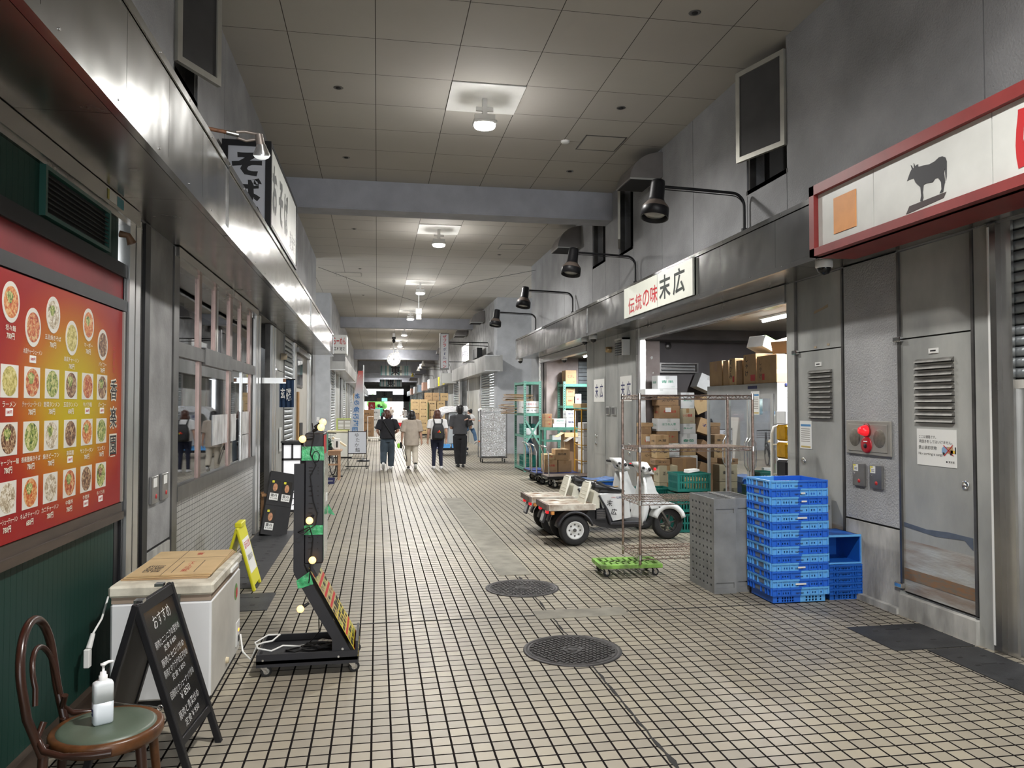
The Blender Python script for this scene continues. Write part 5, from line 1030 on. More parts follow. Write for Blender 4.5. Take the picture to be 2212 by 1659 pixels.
for k in range(3):
    b = MB(CARD[(0, 1, 1)[k]]); a = 0.02*(k-1); o = Matrix.Rotation(a, 4, 'Z')
    b.at(o); b.box(-0.245+0.008*k, -0.41+0.01*k, 0.008*k, 0.235, 0.40-0.012*k, 0.008*k+0.0065)
    if k == 2:
        b.use(M_red); b.text('海老入りシーフード', (0.06, -0.16, 0.0232), (0.0, 1, 0), (-1, 0, 0), 0.05, off=0.01, fit=(0.30, 0.045)); b.text('50尾', (0.05, 0.25, 0.0232), (0, 1, 0), (-1, 0, 0), 0.05, off=0.01, fit=(0.08, 0.04)); b.use(M_ink); b.box(0.12, -0.33, 0.0226, 0.124, 0.02, 0.0231); b.box(-0.005, -0.33, 0.0226, -0.001, 0.02, 0.0231); b.text('品質保証書', (-0.13, -0.2, 0.0232), (0, 1, 0), (-1, 0, 0), 0.05, fit=(0.2, 0.10)); b.use(M_joint); b.box(-0.236, 0.12, 0.0226, 0.235, 0.124, 0.0231); b.box(-0.05, -0.40, 0.0226, -0.047, 0.38, 0.0231)
    b.build('sheet', t)
b = MB(M_white); b.tube([(XL+0.02, 5.0, 0.56), (-1.50, 4.62, 0.53), (-1.52, 4.55, 0.47)], 0.006, 6); b.tube([(-1.52, 4.55, 0.47), (-1.53, 4.52, 0.40)], [0.012, 0.016], 8); b.box(-1.548, 4.49, 0.30, -1.518, 4.53, 0.40, 0.004); solo(b, 'power_plug', 'white plug and socket on a short cord hanging beside the freezer', 'plug')

# ================================================================ LED sign stand with light bulbs
t = thing('led_sign_stand', 'black wheeled LED sign stand turned edge-on, with yellow posters on its sloping front', 'sign', (0, 0, 0))
M_stand = pm('stand_black', (0.012, 0.012, 0.016), 0.45, 0.0, 0.2, 8)
arm = [(-0.52, 1.34), (-0.457, 1.34), (-0.455, 0.69), (-0.40, 0.575), (-0.28, 0.357), (-0.115, 0.06), (-0.115, 0.05), (-0.27, 0.05), (-0.276, 0.217), (-0.37, 0.375), (-0.51, 0.63), (-0.52, 0.66)]
for y in (5.07, 5.47):
    b = MB(M_stand); b.prism(arm[:6]+[(-0.276, 0.06), (-0.276, 0.217)]+arm[9:], y, y+0.028, 'XZ'); b.use(M_chrome); b.tube([(-0.21, y-0.004, 0.155), (-0.21, y, 0.155)], 0.008, 8); b.build('side_arm', t)
b = MB(M_stand); b.box(-0.74, 5.06, 0.065, -0.115, 5.075, 0.145); b.box(-0.74, 5.49, 0.065, -0.115, 5.505, 0.145); b.box(-0.74, 5.075, 0.065, -0.725, 5.49, 0.145); b.box(-0.74, 5.06, 0.085, -0.115, 5.505, 0.105); b.box(-0.13, 5.075, 0.065, -0.115, 5.49, 0.2); b.use(M_chrome)
for x in (-0.70, -0.235): b.tube([(x, 5.057, 0.11), (x, 5.06, 0.11)], 0.007, 8)
b.build('base', t)
b = MB(M_stand); b.box(-0.455, 5.09, 0.70, -0.338, 5.49, 1.535, 0.006)
b.use(M_joint)
for z in (0.79, 0.83, 0.865, 1.02, 1.05, 1.08, 1.13, 1.16, 1.19, 1.27, 1.29, 1.31): b.box(-0.43, 5.0885, z, -0.405, 5.09, z+0.007); b.box(-0.375, 5.0885, z, -0.368, 5.09, z+0.007)
b.build('display_case', t)
b = MB(pm('display_film', (0.20, 0.235, 0.18), 0.12, 0.2, 0.5, 12, 0.3, 9, dark=(0.08, 0.11, 0.09), stretch=(1, 1, 0.6))); b.box(-0.338, 5.10, 0.72, -0.334, 5.48, 1.40); b.use(M_red); b.box(-0.338, 5.10, 1.40, -0.334, 5.30, 1.52); b.use(M_greenink); b.box(-0.338, 5.30, 1.40, -0.334, 5.48, 1.52); b.use(M_paper); b.box(-0.334, 5.28, 1.07, -0.332, 5.40, 1.12); b.build('screen', t)
b = MB(M_stand); b.prism([(-0.455, 0.70), (-0.40, 0.60), (-0.37, 0.62), (-0.415, 0.70)], 5.1, 5.48, 'XZ'); b.build('lower_bracket', t)
def caster(parent, x, y, r=0.037, h=0.08, rz=0.3, mat=None):
    M = Matrix.Translation((x, y, 0)) @ Matrix.Rotation(rz, 4, 'Z')
    b = MB(M_chrome).at(M); b.box(-0.02, -0.022, h-0.006, 0.02, 0.022, h); b.prism([(-0.018, h-0.006), (0.018, h-0.006), (r*0.75, r*0.8), (r*0.4, r*0.55)], -0.018, -0.015, 'XZ'); b.prism([(-0.018, h-0.006), (0.018, h-0.006), (r*0.75, r*0.8), (r*0.4, r*0.55)], 0.015, 0.018, 'XZ'); o = b.build('caster', parent)
    b = MB(mat or M_rubber).at(M); b.lathe([(r*0.55, -0.012), (r*0.92, -0.012), (r, -0.008), (r, 0.008), (r*0.92, 0.012), (r*0.55, 0.012)], (r*0.5, 0, r), 'Y', 20); b.use(M_hoodl); b.lathe([(0.0, -0.013), (r*0.3, -0.015), (r*0.56, -0.011)], (r*0.5, 0, r), 'Y', 14); b.lathe([(0.0, 0.013), (r*0.56, 0.011)], (r*0.5, 0, r), 'Y', 14); b.build('wheel', o)
    return o
for x, y in ((-0.70, 5.085), (-0.155, 5.085), (-0.155, 5.47), (-0.70, 5.47)): caster(t, x, y, 0.035, 0.066)
def slope_sheet(t0, t1, ms, name, red_rows):
    P0, P1 = Vector((-0.435, 0, 0.672)), Vector((-0.118, 0, 0.088)); d = (P1-P0); n = Vector((d.z, 0, -d.x)).normalized()
    if n.x < 0: n = -n
    A = P0+d*t0+n*0.012; Bp = P0+d*t1+n*0.012; L = (Bp-A).length; u = (Bp-A).normalized()
    M = Matrix.Translation((A.x, 5.075, A.z)) @ Matrix(((0, -u.x, n.x, 0), (1, 0, n.y, 0), (0, -u.z, n.z, 0), (0, 0, 0, 1)))
    b = MB(ms).at(M); b.box(0, -L, -0.002, 0.42, 0, 0.0)
    rr = random.Random(len(red_rows)*7+1); k = 9
    for i in range(k):
        y0_ = -L*(i+0.9)/k
        if i in red_rows: b.use(M_red); b.box(0.01, y0_, 0, 0.41, y0_+L/k*0.55, 0.001)
        else:
            for j in range(5): b.use((M_ink, MATS['food_brown'], M_ink, MATS['food_green'], M_ink)[rr.randrange(5)]); x_ = 0.012+0.082*j; b.box(x_, y0_, 0, x_+rr.uniform(0.04, 0.07), y0_+L/k*rr.uniform(0.45, 0.85), 0.001)
    return b.build(name, t)
M_yposter = pm('poster_yellow', (0.70, 0.56, 0.06), 0.3, 0, 0.25, 30); M_oposter = pm('poster_ochre', (0.50, 0.42, 0.16), 0.3, 0, 0.3, 30)
slope_sheet(0.0, 0.52, M_oposter, 'upper_poster', (1, 3, 5, 7)); slope_sheet(0.50, 0.985, M_yposter, 'lower_poster', (4, 7))
M_gtape = pm('green_tape', (0.06, 0.42, 0.17), 0.2, 0, 0.4, 30, 0.4, 40)
for (x0, x1, z0, z1) in ((-0.475, -0.336, 1.36, 1.45), (-0.475, -0.34, 0.885, 0.945)):
    b = MB(M_gtape); b.box(x0, 5.083, z0, x1, 5.0875, z1); b.box(x1-0.002, 5.0875, z0, x1+0.001, 5.14, z1-0.01); b.build('tape', t)
b = MB(M_gtape); b.prism([(-0.50, 0.60), (-0.42, 0.655), (-0.395, 0.575), (-0.46, 0.555), (-0.49, 0.55)], 5.064, 5.068, 'XZ'); b.build('tape', t)
b = MB(M_gtape); b.prism([(-0.332, 1.03), (-0.285, 0.95), (-0.332, 0.965)], 5.485, 5.49, 'XZ'); b.build('tape', t)
# light string on the stand's edge: bulbs and cable
t = thing('light_string', 'string of small warm glowing bulbs taped along the edge of the LED sign stand', 'light string', (0, 0, 0))
b = MB(M_black); b.tube([(-0.41, 5.07, 1.60), (-0.40, 5.075, 1.52), (-0.42, 5.08, 1.40), (-0.385, 5.08, 1.33), (-0.42, 5.08, 1.26), (-0.40, 5.08, 1.1), (-0.375, 5.08, 1.02), (-0.385, 5.078, 0.95), (-0.46, 5.03, 0.90), (-0.49, 5.03, 0.91), (-0.42, 5.05, 0.94), (-0.40, 5.08, 0.86), (-0.41, 5.08, 0.76), (-0.42, 5.06, 0.60), (-0.44, 5.1, 0.50), (-0.37, 5.2, 0.38), (-0.37, 5.25, 0.22), (-0.44, 5.28, 0.135)], 0.004, 6); b.build('cable', t)
b = MB(M_black); b.tube([(-0.385+0.022*math.sin(a), 5.075, 1.385+0.035*math.cos(a)) for a in [2*PI*i/14 for i in range(14)]], 0.003, 5, closed=True); b.build('cable', t)
for (x, y, z), d in (((-0.352, 5.03, 1.575), (-1, 0.4, -0.5)), ((-0.345, 5.10, 1.605), (-1, 0, -0.6)), ((-0.465, 5.03, 1.50), (1, 0.3, 0.1)), ((-0.418, 5.02, 0.985), (0.3, 1, 0.4)), ((-0.398, 5.02, 0.735), (-0.2, 1, -0.3)), ((-0.47, 5.03, 0.43), (0.8, 0.3, 0.5))):
    c = Vector((x, y, z)); d = Vector(d).normalized()
    b = MB(M_black); b.tube([c+d*0.02, c+d*0.062], [0.011, 0.009], 8); so_ = b.build('socket', t)
    b = MB(M_bulb); b.ball(c, 0.023, 14); b.build('bulb', so_)
# cables and power strip lying in the base tray
t = thing('power_strip', 'white power strip lying in the tray of the LED sign stand', 'power strip', (-0.31, 5.33, 0.105), -0.6)
b = MB(M_white); b.box(-0.075, -0.022, 0, 0.075, 0.022, 0.03, 0.004); b.build('case', t); b = MB(M_ink)
for x in (-0.045, 0.0, 0.045): b.box(x-0.008, -0.008, 0.0301, x-0.005, 0.008, 0.031); b.box(x+0.005, -0.008, 0.0301, x+0.008, 0.008, 0.031)
b.build('socket_holes', t)
b = MB(M_rubber); rr = random.Random(2); pts = []
for i in range(64): a = 2*PI*i/12; r_ = 0.07+0.02*math.sin(i*1.7); pts.append((-0.40+r_*1.2*math.cos(a)+0.0008*i, 5.24+r_*0.7*math.sin(a), 0.113+0.012*rr.random()+0.0004*i))
pts += [(-0.52, 5.2, 0.112), (-0.58, 5.25, 0.111), (-0.50, 5.3, 0.112)]
b.tube(pts, 0.006, 6); solo(b, 'coiled_cable', 'black cable coiled in the tray of the LED sign stand', 'cable')
b = MB(M_white); b.tube([(-0.90, 5.45, 0.17), (-0.86, 5.3, 0.10), (-0.80, 5.25, 0.06), (-0.755, 5.22, 0.165), (-0.72, 5.22, 0.175), (-0.66, 5.2, 0.19), (-0.62, 5.26, 0.21), (-0.70, 5.3, 0.20), (-0.78, 5.28, 0.16), (-0.745, 5.18, 0.15), (-0.66, 5.15, 0.14), (-0.60, 5.25, 0.14), (-0.5, 5.27, 0.125), (-0.40, 5.33, 0.125), (-0.36, 5.36, 0.125)], 0.006, 6); solo(b, 'white_cable', 'white cord running from the freezer socket into the LED sign stand tray', 'cable')
# yellow folding sign
t = thing('folding_sign', 'yellow plastic folding floor sign behind the freezer', 'sign', (-1.27, 7.62, 0), 0)
M_yel = pm('yellow_plastic', (0.70, 0.66, 0.02), 0.4)
for s, nm in ((1, 'front_panel'), (-1, 'back_panel')):
    M = Matrix.Translation((s*0.16, 0, 0)) @ Matrix.Rotation(-s*0.27, 4, 'Y')
    b = MB(M_yel).at(M); b.box(-0.012, -0.20, 0.04, 0.012, 0.20, 0.60, 0.006); b.box(-0.012, -0.20, 0, 0.012, -0.14, 0.05, 0.004); b.box(-0.012, 0.14, 0, 0.012, 0.20, 0.05, 0.004); p = b.build(nm, t)
    if s > 0: b = MB(M_paper).at(M); b.box(0.012, -0.16, 0.16, 0.014, 0.16, 0.48); b.use(M_red); b.text('足元注意', (0.015, 0, 0.42), UL, U3, 0.07, off=0.01); b.use(M_ink); b.text('段差あり', (0.015, 0, 0.30), UL, U3, 0.06); b.build('label', p)
b = MB(M_yel); b.box(-0.03, -0.12, 0.575, 0.03, 0.12, 0.62, 0.006); b.build('handle', t)
# black leaning photo board with three dish photos, lantern sign, bracket and noren
t = thing('photo_board', 'black leaning board with three dish photos and prices by the tiled wall', 'sign', (-1.34, 10.55, 0), 0.25)
M = Matrix.Rotation(0.20, 4, 'Y') @ Matrix.Rotation(-0.30, 4, 'X')
b = MB(M_black).at(M); b.box(-0.17, 0, 0.0, 0.17, 0.12, 0.86, 0.004); b.box(-0.165, -0.004, 0.40, 0.165, 0.0, 0.41); b.build('board', t)
for (x, z) in ((-0.08, 0.59), (0.075, 0.59), (-0.08, 0.19)):
    b = MB(pm('photo_dark', (0.02, 0.018, 0.016), 0.2)).at(M); b.box(x-0.06, -0.006, z-0.13, x+0.06, -0.002, z+0.15); b.use(pm('sushi_orange', (0.55, 0.25, 0.12), 0.3, 0, 0.4, 40)); b.prism([(x+0.03*math.cos(a), z+0.05+0.055*math.sin(a)) for a in [2*PI*i/14 for i in range(14)]], -0.008, -0.006, 'XZ'); b.use(M_paper); b.box(x-0.056, -0.008, z-0.125, x+0.056, -0.006, z-0.03); b.use(M_ink); b.text('雲丹', (x, -0.009, z-0.06), (1, 0, 0), U3, 0.045, off=0.01); b.text('￥1,200', (x, -0.009, z-0.10), (1, 0, 0), U3, 0.035, off=0.008, fit=(0.09, 0.025)); b.use(M_yel); b.box(x-0.05, -0.009, z+0.11, x-0.02, -0.006, z+0.14); b.build('dish_photo', t)
b = MB(pm('plain_wood', (0.36, 0.19, 0.08), 0.6, 0, 0.25, 12, stretch=(1, 1, 0.3))); b.box(-0.13, 0.30, 0, -0.09, 0.34, 0.55); b.box(0.09, 0.30, 0, 0.13, 0.34, 0.55); b.box(-0.13, 0.18, 0.5, 0.13, 0.34, 0.53); b.build('stand', t)
t = thing('lantern_sign', 'standing paper lantern sign with white lit panels in a dark wooden frame', 'sign', (-1.30, 12.55, 0))
b = MB(pm('dark_frame_wood', (0.03, 0.028, 0.03), 0.45))
for x in (-0.16, 0.13): b.box(x, -0.16, 0, x+0.03, -0.13, 1.14); b.box(x, 0.13, 0, x+0.03, 0.16, 1.14)
for z in (0.06, 0.86, 1.10): b.box(-0.16, -0.16, z, 0.16, -0.13, z+0.035); b.box(0.13, -0.13, z, 0.16, 0.13, z+0.035)
b.box(-0.015, -0.16, 0.88, 0.015, -0.13, 1.12); b.box(-0.175, -0.175, 1.135, 0.175, 0.175, 1.16); b.build('frame', t)
b = MB(pm('lantern_paper', (0.85, 0.85, 0.87), 0.6, emit=0.38)); b.box(-0.13, -0.145, 0.09, 0.13, 0.14, 1.10); b.use(M_ink); b.text('さ', (0, -0.147, 0.42), (1, 0, 0), U3, 0.16, off=0.005); b.text('の', (0, -0.147, 0.22), (1, 0, 0), U3, 0.16, off=0.005); b.build('paper_panel', t)
t = thing('shop_curtain', 'short navy noren curtain with white characters hanging from a bar by the shutter', 'curtain', (-1.42, 12.55, 2.13))
b = MB(M_black); b.cyl((-0.2, 0, 0), (0.14, 0, 0), 0.01, n=8)
for x in (-0.08, -0.02, 0.04, 0.1): b.tube([(x+0.012*math.cos(a), 0, 0.004+0.012*math.sin(a)) for a in [2*PI*i/8 for i in range(8)]], 0.003, 5, closed=True)
b.build('bar', t)
b = MB(pm('navy_cloth', (0.012, 0.035, 0.085), 0.85, 0, 0.2, 9)); vs = []; n = 18
for k, z in ((0, 0), (1, -0.22), (2, -0.44)):
    for i in range(n+1): vs.append((-0.10+0.22*i/n, 0.012*math.sin(i*1.1)*(0.4+k*0.5), z))
fs = [(k*(n+1)+i, k*(n+1)+i+1, (k+1)*(n+1)+i+1, (k+1)*(n+1)+i) for k in range(2) for i in range(n)]
b.add(vs, fs, True); b.add([(x, y+0.004, z) for x, y, z in vs], fs, True); b.use(M_white); b.text('玄', (-0.045, -0.03, -0.22), (1, 0, 0), U3, 0.12, off=0.02, fit=(0.07, 0.17)); b.text('磯', (0.045, -0.03, -0.24), (1, 0, 0), U3, 0.12, off=0.015, fit=(0.08, 0.2)); b.build('cloth', t)
b = MB(M_alu); b.box(-0.33, -0.01, -0.04, 0.0, 0.0, 0.04); b.use(MATS['rusty_pipe']); b.box(-0.04, -0.012, -0.02, 0.0, -0.01, 0.03); solo(b, 'steel_bracket', 'flat steel bracket sticking out between shutter rails above the noren', 'bracket', (-1.28, 11.3, 2.07))
b = MB(M_white); b.box(0, -0.09, -0.4, 0.02, 0.09, 0.0); b.use(M_alu); b.box(0.02, -0.07, -0.34, 0.03, 0.07, -0.05); solo(b, 'door_handle_plate', 'pale handle plate on the grey door beside the photo board', 'handle', (XL, 13.4, 1.35))
b = MB(pm('tan_lamp', (0.45, 0.38, 0.28), 0.4)); b.lathe([(0.0, 0.1), (0.05, 0.09), (0.06, 0.0)], (0, 0, 0), 'X', 14); solo(b, 'entry_light', 'small tan fitting above the grey door beside the shutter', 'fitting', (XL, 13.5, 2.55))
# ================================================================ right side: crates, pallets, rack, dolly
LB = pm('light_blue_plastic', (0.13, 0.42, 0.84), 0.35, 0, 0.06, 5); DB = pm('dark_blue_plastic', (0.025, 0.15, 0.68), 0.35, 0, 0.06, 5); MB2 = pm('mid_blue_plastic', (0.010, 0.105, 0.47), 0.4, 0, 0.08, 5)
def wall_cells(b, P, L, z0, z1, t, cols, pick):
    """slotted wall: solid strips and posts, leaving real openings. P(s, z0, s1, z1) makes a box; cols = list of (start, end) openings"""
    e = 0.0
    for a, c in cols+[(L, L)]:
        if a > e+1e-6: P(e, z0, a, z1, pick((e+a)/2))
        e = c
def crate(name, label, loc, rz, W, D, Hh, mats, split=0.52, group=None, bot=True, grid=False, txt=None, cat='crate'):
    """open plastic crate: collar, tapered skirt with real slots, ribs; mats = (left half, right half)"""
    t = thing(name, label, cat, loc, rz, group)
    b = MB(); sx = -W/2+W*split; i_ = 0.018 if bot else 0.0; zc = Hh*0.49
    def bx(x0, y0, z0, x1, y1, z1):
        if x0 < sx < x1:
            b.use(mats[0]).box(x0, y0, z0, sx, y1, z1); b.use(mats[1]).box(sx, y0, z0, x1, y1, z1)
        else: b.use(mats[0] if (x0+x1)/2 < sx else mats[1]).box(x0, y0, z0, x1, y1, z1)
    w, d = W/2, D/2; T = 0.010
    for s in (-1, 1):
        y0, y1 = (s*d, s*(d-T)); ya, yb = min(y0, y1), max(y0, y1)
        bx(-w, ya-(0.012 if s < 0 else 0), Hh-0.014, w, yb+(0.012 if s > 0 else 0), Hh)
        bx(-w, ya, Hh-0.030, w, yb, Hh-0.014)
        zs0, zs1 = zc+0.088*Hh, zc+0.22*Hh
        cols = [(0.06, 0.072)]+[(0.10+0.024*i, 0.112+0.024*i) for i in range(4)]+[(W-0.20+0.024*i, W-0.188+0.024*i) for i in range(4)]+[(W-0.072, W-0.06)]
        wall_cells(b, lambda s0, z0, s1, z1, _k: bx(-w+s0, ya, z0, -w+s1, yb, z1), W, zs0, zs1, T, cols, lambda s_: 0)
        bx(-w, ya, zs1, w, yb, Hh-0.030); bx(-w, ya, zc, w, yb, zs0)
        for x in (-w, -w+0.045, -w+0.09, -0.09, 0.09, w-0.096, w-0.05, w-0.006): bx(x, s*d-(0.010 if s < 0 else 0), zc+0.004, x+0.006, s*d+(0.010 if s > 0 else 0), Hh-0.014)
        x0, x1 = (s*w, s*(w-T)); xa, xb = min(x0, x1), max(x0, x1)
        bx(xa-(0.012 if s < 0 else 0), -d, Hh-0.014, xb+(0.012 if s > 0 else 0), d, Hh); bx(xa, -d+T, zc, xb, d-T, Hh-0.014)
        for y in (-d, -d+0.05, -d+0.10, -0.03, d-0.11, d-0.056, d-0.006): bx(s*w-(0.012 if s < 0 else 0), y, zc+0.004, s*w+(0.012 if s > 0 else 0), y+0.006, Hh-0.014)
    if bot:
        w2, d2 = w-i_, d-i_
        f = Hh/0.137
        for s in (-1, 1):
            ya, yb = sorted((s*d2, s*(d2-0.008)))
            cols = [(0.04, 0.052)]+[(0.085+0.024*i, 0.099+0.024*i) for i in range(5)]+[(2*w2-0.185+0.03*i, 2*w2-0.168+0.03*i) for i in range(4)]+[(2*w2-0.05, 2*w2-0.036)]
            for z0, z1 in ((0.012*f, 0.030*f), (0.036*f, 0.054*f)):
                wall_cells(b, lambda s0, q0, s1, q1, _k: bx(-w2+s0, ya, q0, -w2+s1, yb, q1), 2*w2, z0, z1, T, cols, lambda s_: 0)
            bx(-w2, ya, 0, w2, yb, 0.012*f); bx(-w2, ya, 0.030*f, w2, yb, 0.036*f); bx(-w2, ya, 0.054*f, w2, yb, zc)
            xa, xb = sorted((s*w2, s*(w2-0.008))); bx(xa, -d2+0.008, 0, xb, d2-0.008, zc)
        bx(-w2, -d2, 0, w2, d2, 0.006)
    b.build('shell', t)
    for s in (-1, 1):
        b = MB(pm('crate_window_grey', (0.16, 0.22, 0.33), 0.4)); b.box(s*(w+0.0005), -d+0.12, zc+0.012, s*(w+0.003), -0.045, Hh-0.022); b.box(s*(w+0.0005), -0.01, zc+0.012, s*(w+0.003), d-0.13, Hh-0.022); b.build('side_label', t)
    if txt:
        for s in (-1, 1): b = MB(M_ink); b.text(txt, (s*0.005, s*(d+0.0015), zc+0.019), (-s, 0, 0), U3, 0.03, off=0.02, fit=(0.075, 0.016)); b.build('crate_lettering', t)
    return t
ORD = ['bottom', 'second', 'third', 'fourth', 'fifth', 'sixth', 'seventh', 'eighth', 'ninth', 'tenth', 'eleventh', 'twelfth', 'thirteenth', 'topmost']
PITCH = 0.0712; px_, py_ = 3.625, 6.375
base_cr = crate('stacking_crate', 'two-tone blue crate at the bottom of the tall stack, its slotted skirt showing', (px_, py_, 0), 0, 0.53, 0.42, 0.137, (DB, LB), 0.52, 'two-tone blue crates in the tall stack', True, txt='石橋屋食料㈱')
rr = random.Random(9)
for k in range(1, 14):
    lr = 'light left' if k % 2 else 'dark left'
    place = 'topmost of the tall stack' if k == 13 else ('just below the topmost of the tall stack' if k == 12 else '%s from the floor in the tall stack' % ORD[k])
    dup(base_cr, (px_+rr.uniform(-0.003, 0.003), py_+rr.uniform(-0.003, 0.003), PITCH*k), PI if k % 2 else 0.0, 'blue crate with %s, %s' % (lr, place))
b = MB(M_paper)
for k, dx, ln in ((1, 0.0, 0.10), (3, 0.01, 0.07), (9, 0.02, 0.09), (11, 0.04, 0.05), (12, 0.03, 0.04)): z = PITCH*k+0.09; b.box(dx-ln/2, -0.0, z, dx+ln/2, 0.001, z+0.014)
solo(b, 'torn_label', 'torn white paper labels stuck on the front of the tall blue crate stack', 'label', (px_, py_-0.2245, 0))
# lower pile behind it
k0 = crate('stacking_crate', 'deep blue crate at the bottom of the low pile by the pillar', (4.08, 6.40, 0), 0, 0.32, 0.40, 0.10, (MB2, MB2), 0.5, 'deep blue crates in the low pile', True)
for k in range(1, 5): dup(k0, (4.08, 6.40, 0.0525*k), 0, 'deep blue crate, %s of the low pile by the pillar' % ('topmost' if k == 4 else ORD[k]+' from the floor'))
t = thing('blue_basket', 'blue basket tipped on its side on top of the low crate pile', 'crate', (4.085, 6.40, 0.313), 0.0)
b = MB(MB2); b.box(-0.16, -0.18, 0, 0.16, 0.18, 0.012); b.box(-0.16, -0.18, 0.238, 0.16, 0.18, 0.25); b.box(0.148, -0.18, 0, 0.16, 0.18, 0.25)
for i in range(7): b.box(-0.16, -0.18+0.055*i, 0, -0.15, -0.155+0.055*i, 0.25)
for i in range(5): b.box(-0.16, -0.18, 0.03+0.05*i, -0.152, 0.18, 0.052+0.05*i)
b.box(-0.15, 0.17, 0, 0.148, 0.18, 0.25); b.use(LB); b.box(-0.17, -0.192, -0.0, 0.17, -0.18, 0.014); b.box(-0.17, -0.192, 0.238, 0.17, -0.18, 0.256); b.box(-0.17, -0.192, 0.014, -0.155, -0.18, 0.238); b.box(0.155, -0.192, 0.014, 0.17, -0.18, 0.238); b.build('shell', t)
# grey plastic pallets standing on end
M_gpal = pm('grey_pallet_plastic', (0.235, 0.24, 0.24), 0.55, 0, 0.2, 5, 0.1, 40)
def pallet(loc, label, W=0.215, D=0.55, Hh=0.86, rz=0):
    t = thing('plastic_pallet', label, 'pallet', loc, rz, 'grey plastic pallets standing on end'); b = MB(M_gpal)
    # slotted face on the left, solid rim, open ribbed top
    nr, nc = 12, 6
    ys = [-D/2+0.03+(D-0.06)*(i+0.5)/nc for i in range(nc)]
    for r in range(nr):
        zc = 0.035+(Hh-0.07)*(r+0.5)/nr; z0 = zc-0.011; z1 = zc+0.011; e = -D/2
        for y in ys: b.box(-W/2, e, z0, -W/2+0.02, y-0.017, z1); e = y+0.017
        b.box(-W/2, e, z0, -W/2+0.02, D/2, z1)
        zp = 0.0 if r == 0 else 0.035+(Hh-0.07)*(r-0.5)/nr+0.011
        b.box(-W/2, -D/2, zp, -W/2+0.02, D/2, z0)
    b.box(-W/2, -D/2, z1, -W/2+0.02, D/2, Hh)
    b.box(W/2-0.02, -D/2, 0, W/2, D/2, Hh)
    b.box(-W/2+0.02, -D/2, 0, W/2-0.02, -D/2+0.02, 0.05); b.box(-W/2+0.02, -D/2, 0.10, W/2-0.02, -D/2+0.02, Hh-0.13); b.box(-W/2+0.02, -D/2, Hh-0.09, W/2-0.02, -D/2+0.02, Hh)
    b.box(-W/2+0.02, -D/2+0.012, 0.04, W/2-0.02, -D/2+0.024, 0.11); b.box(-W/2+0.02, -D/2+0.012, Hh-0.14, W/2-0.02, -D/2+0.024, Hh-0.08); b.box(-W/2+0.02, D/2-0.02, 0, W/2-0.02, D/2, Hh)
    for i in range(1, 6): y = -D/2+D*i/6; b.box(-W/2+0.02, y-0.006, 0, W/2-0.02, y+0.006, Hh-0.012)
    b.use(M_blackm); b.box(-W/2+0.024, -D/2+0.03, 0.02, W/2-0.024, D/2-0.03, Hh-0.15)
    b.build('shell', t); return t
p0 = pallet((3.135, 6.865, 0), 'grey slotted plastic pallet on end, left one next to the tall blue crates')
dup(p0, (3.365, 6.90, 0), 0, 'second grey plastic pallet on end, squeezed between the first and the blue crates')
dup(p0, (4.125, 6.91, 0), 0, 'third grey plastic pallet on end, half hidden between the blue crates and the louvred door')
# wire rack
t = thing('wire_rack', 'tall rusty chrome wire shelf rack standing empty in front of the store opening', 'rack', (0, 0, 0))
RX0, RX1, RY0, RY1 = 2.585, 3.80, 7.33, 7.90
for x, y in ((RX0, RY0), (RX1, RY0), (RX0+0.01, RY1), (RX1, RY1)):
    b = MB(M_wire); b.tube([(x, y, 0.132), (x, y, 1.83)], 0.0135, 10)
    b.use(M_chrome); b.tube([(x, y, 1.83), (x, y, 1.838)], 0.016, 10)
    for z in (0.20, 0.74, 1.27, 1.80): b.tube([(x, y, z-0.022), (x, y, z+0.028)], 0.018, 10)
    b.build('post', t)
for z in (0.20, 0.74, 1.27, 1.80):
    b = MB(M_wire)
    for y in (RY0, RY1):
        b.tube([(RX0, y, z+0.018), (RX1, y, z+0.018)], 0.0045, 6); b.tube([(RX0, y, z-0.018), (RX1, y, z-0.018)], 0.0045, 6)
        n = 30; b.tube([(RX0+(RX1-RX0)*i/n, y, z+(0.016 if i % 2 else -0.016)) for i in range(n+1)], 0.003, 5)
    for x in (RX0, RX1):
        b.tube([(x, RY0, z+0.018), (x, RY1, z+0.018)], 0.0045, 6); b.tube([(x, RY0, z-0.018), (x, RY1, z-0.018)], 0.0045, 6)
        n = 14; b.tube([(x, RY0+(RY1-RY0)*i/n, z+(0.016 if i % 2 else -0.016)) for i in range(n+1)], 0.003, 5)
    for i in range(1, 44): x = RX0+(RX1-RX0)*i/44; b.tube([(x, RY0, z+0.022), (x, RY1, z+0.022)], 0.0022, 4, cap=False)
    for y in (7.5, 7.62, 7.75): b.tube([(RX0, y, z+0.017), (RX1, y, z+0.017)], 0.004, 5)
    b.build('wire_shelf', t)
# green dolly under it
t = thing('dolly', 'worn light green plastic dolly under the left end of the wire rack', 'dolly', (2.515, 7.58, 0), -0.05)
M_ddk = pm('dolly_green', (0.22, 0.45, 0.08), 0.5, 0, 0.35, 9, dark=(0.10, 0.16, 0.045)); b = MB(M_ddk)
b.box(-0.31, -0.20, 0.085, 0.33, -0.16, 0.125, 0.004); b.box(-0.31, 0.16, 0.085, 0.33, 0.20, 0.125, 0.004); b.box(-0.31, -0.16, 0.085, -0.27, 0.16, 0.125); b.box(0.29, -0.16, 0.085, 0.33, 0.16, 0.125); b.box(-0.27, -0.02, 0.09, 0.29, 0.02, 0.12)
for i in range(1, 9): x = -0.27+0.062*i; b.box(x-0.02, -0.16, 0.108, x+0.02, 0.16, 0.12)
b.build('deck', t)
for x, y in ((-0.25, -0.15), (0.25, -0.15), (0.25, 0.15), (-0.25, 0.15)): caster(t, x, y, 0.038, 0.086)

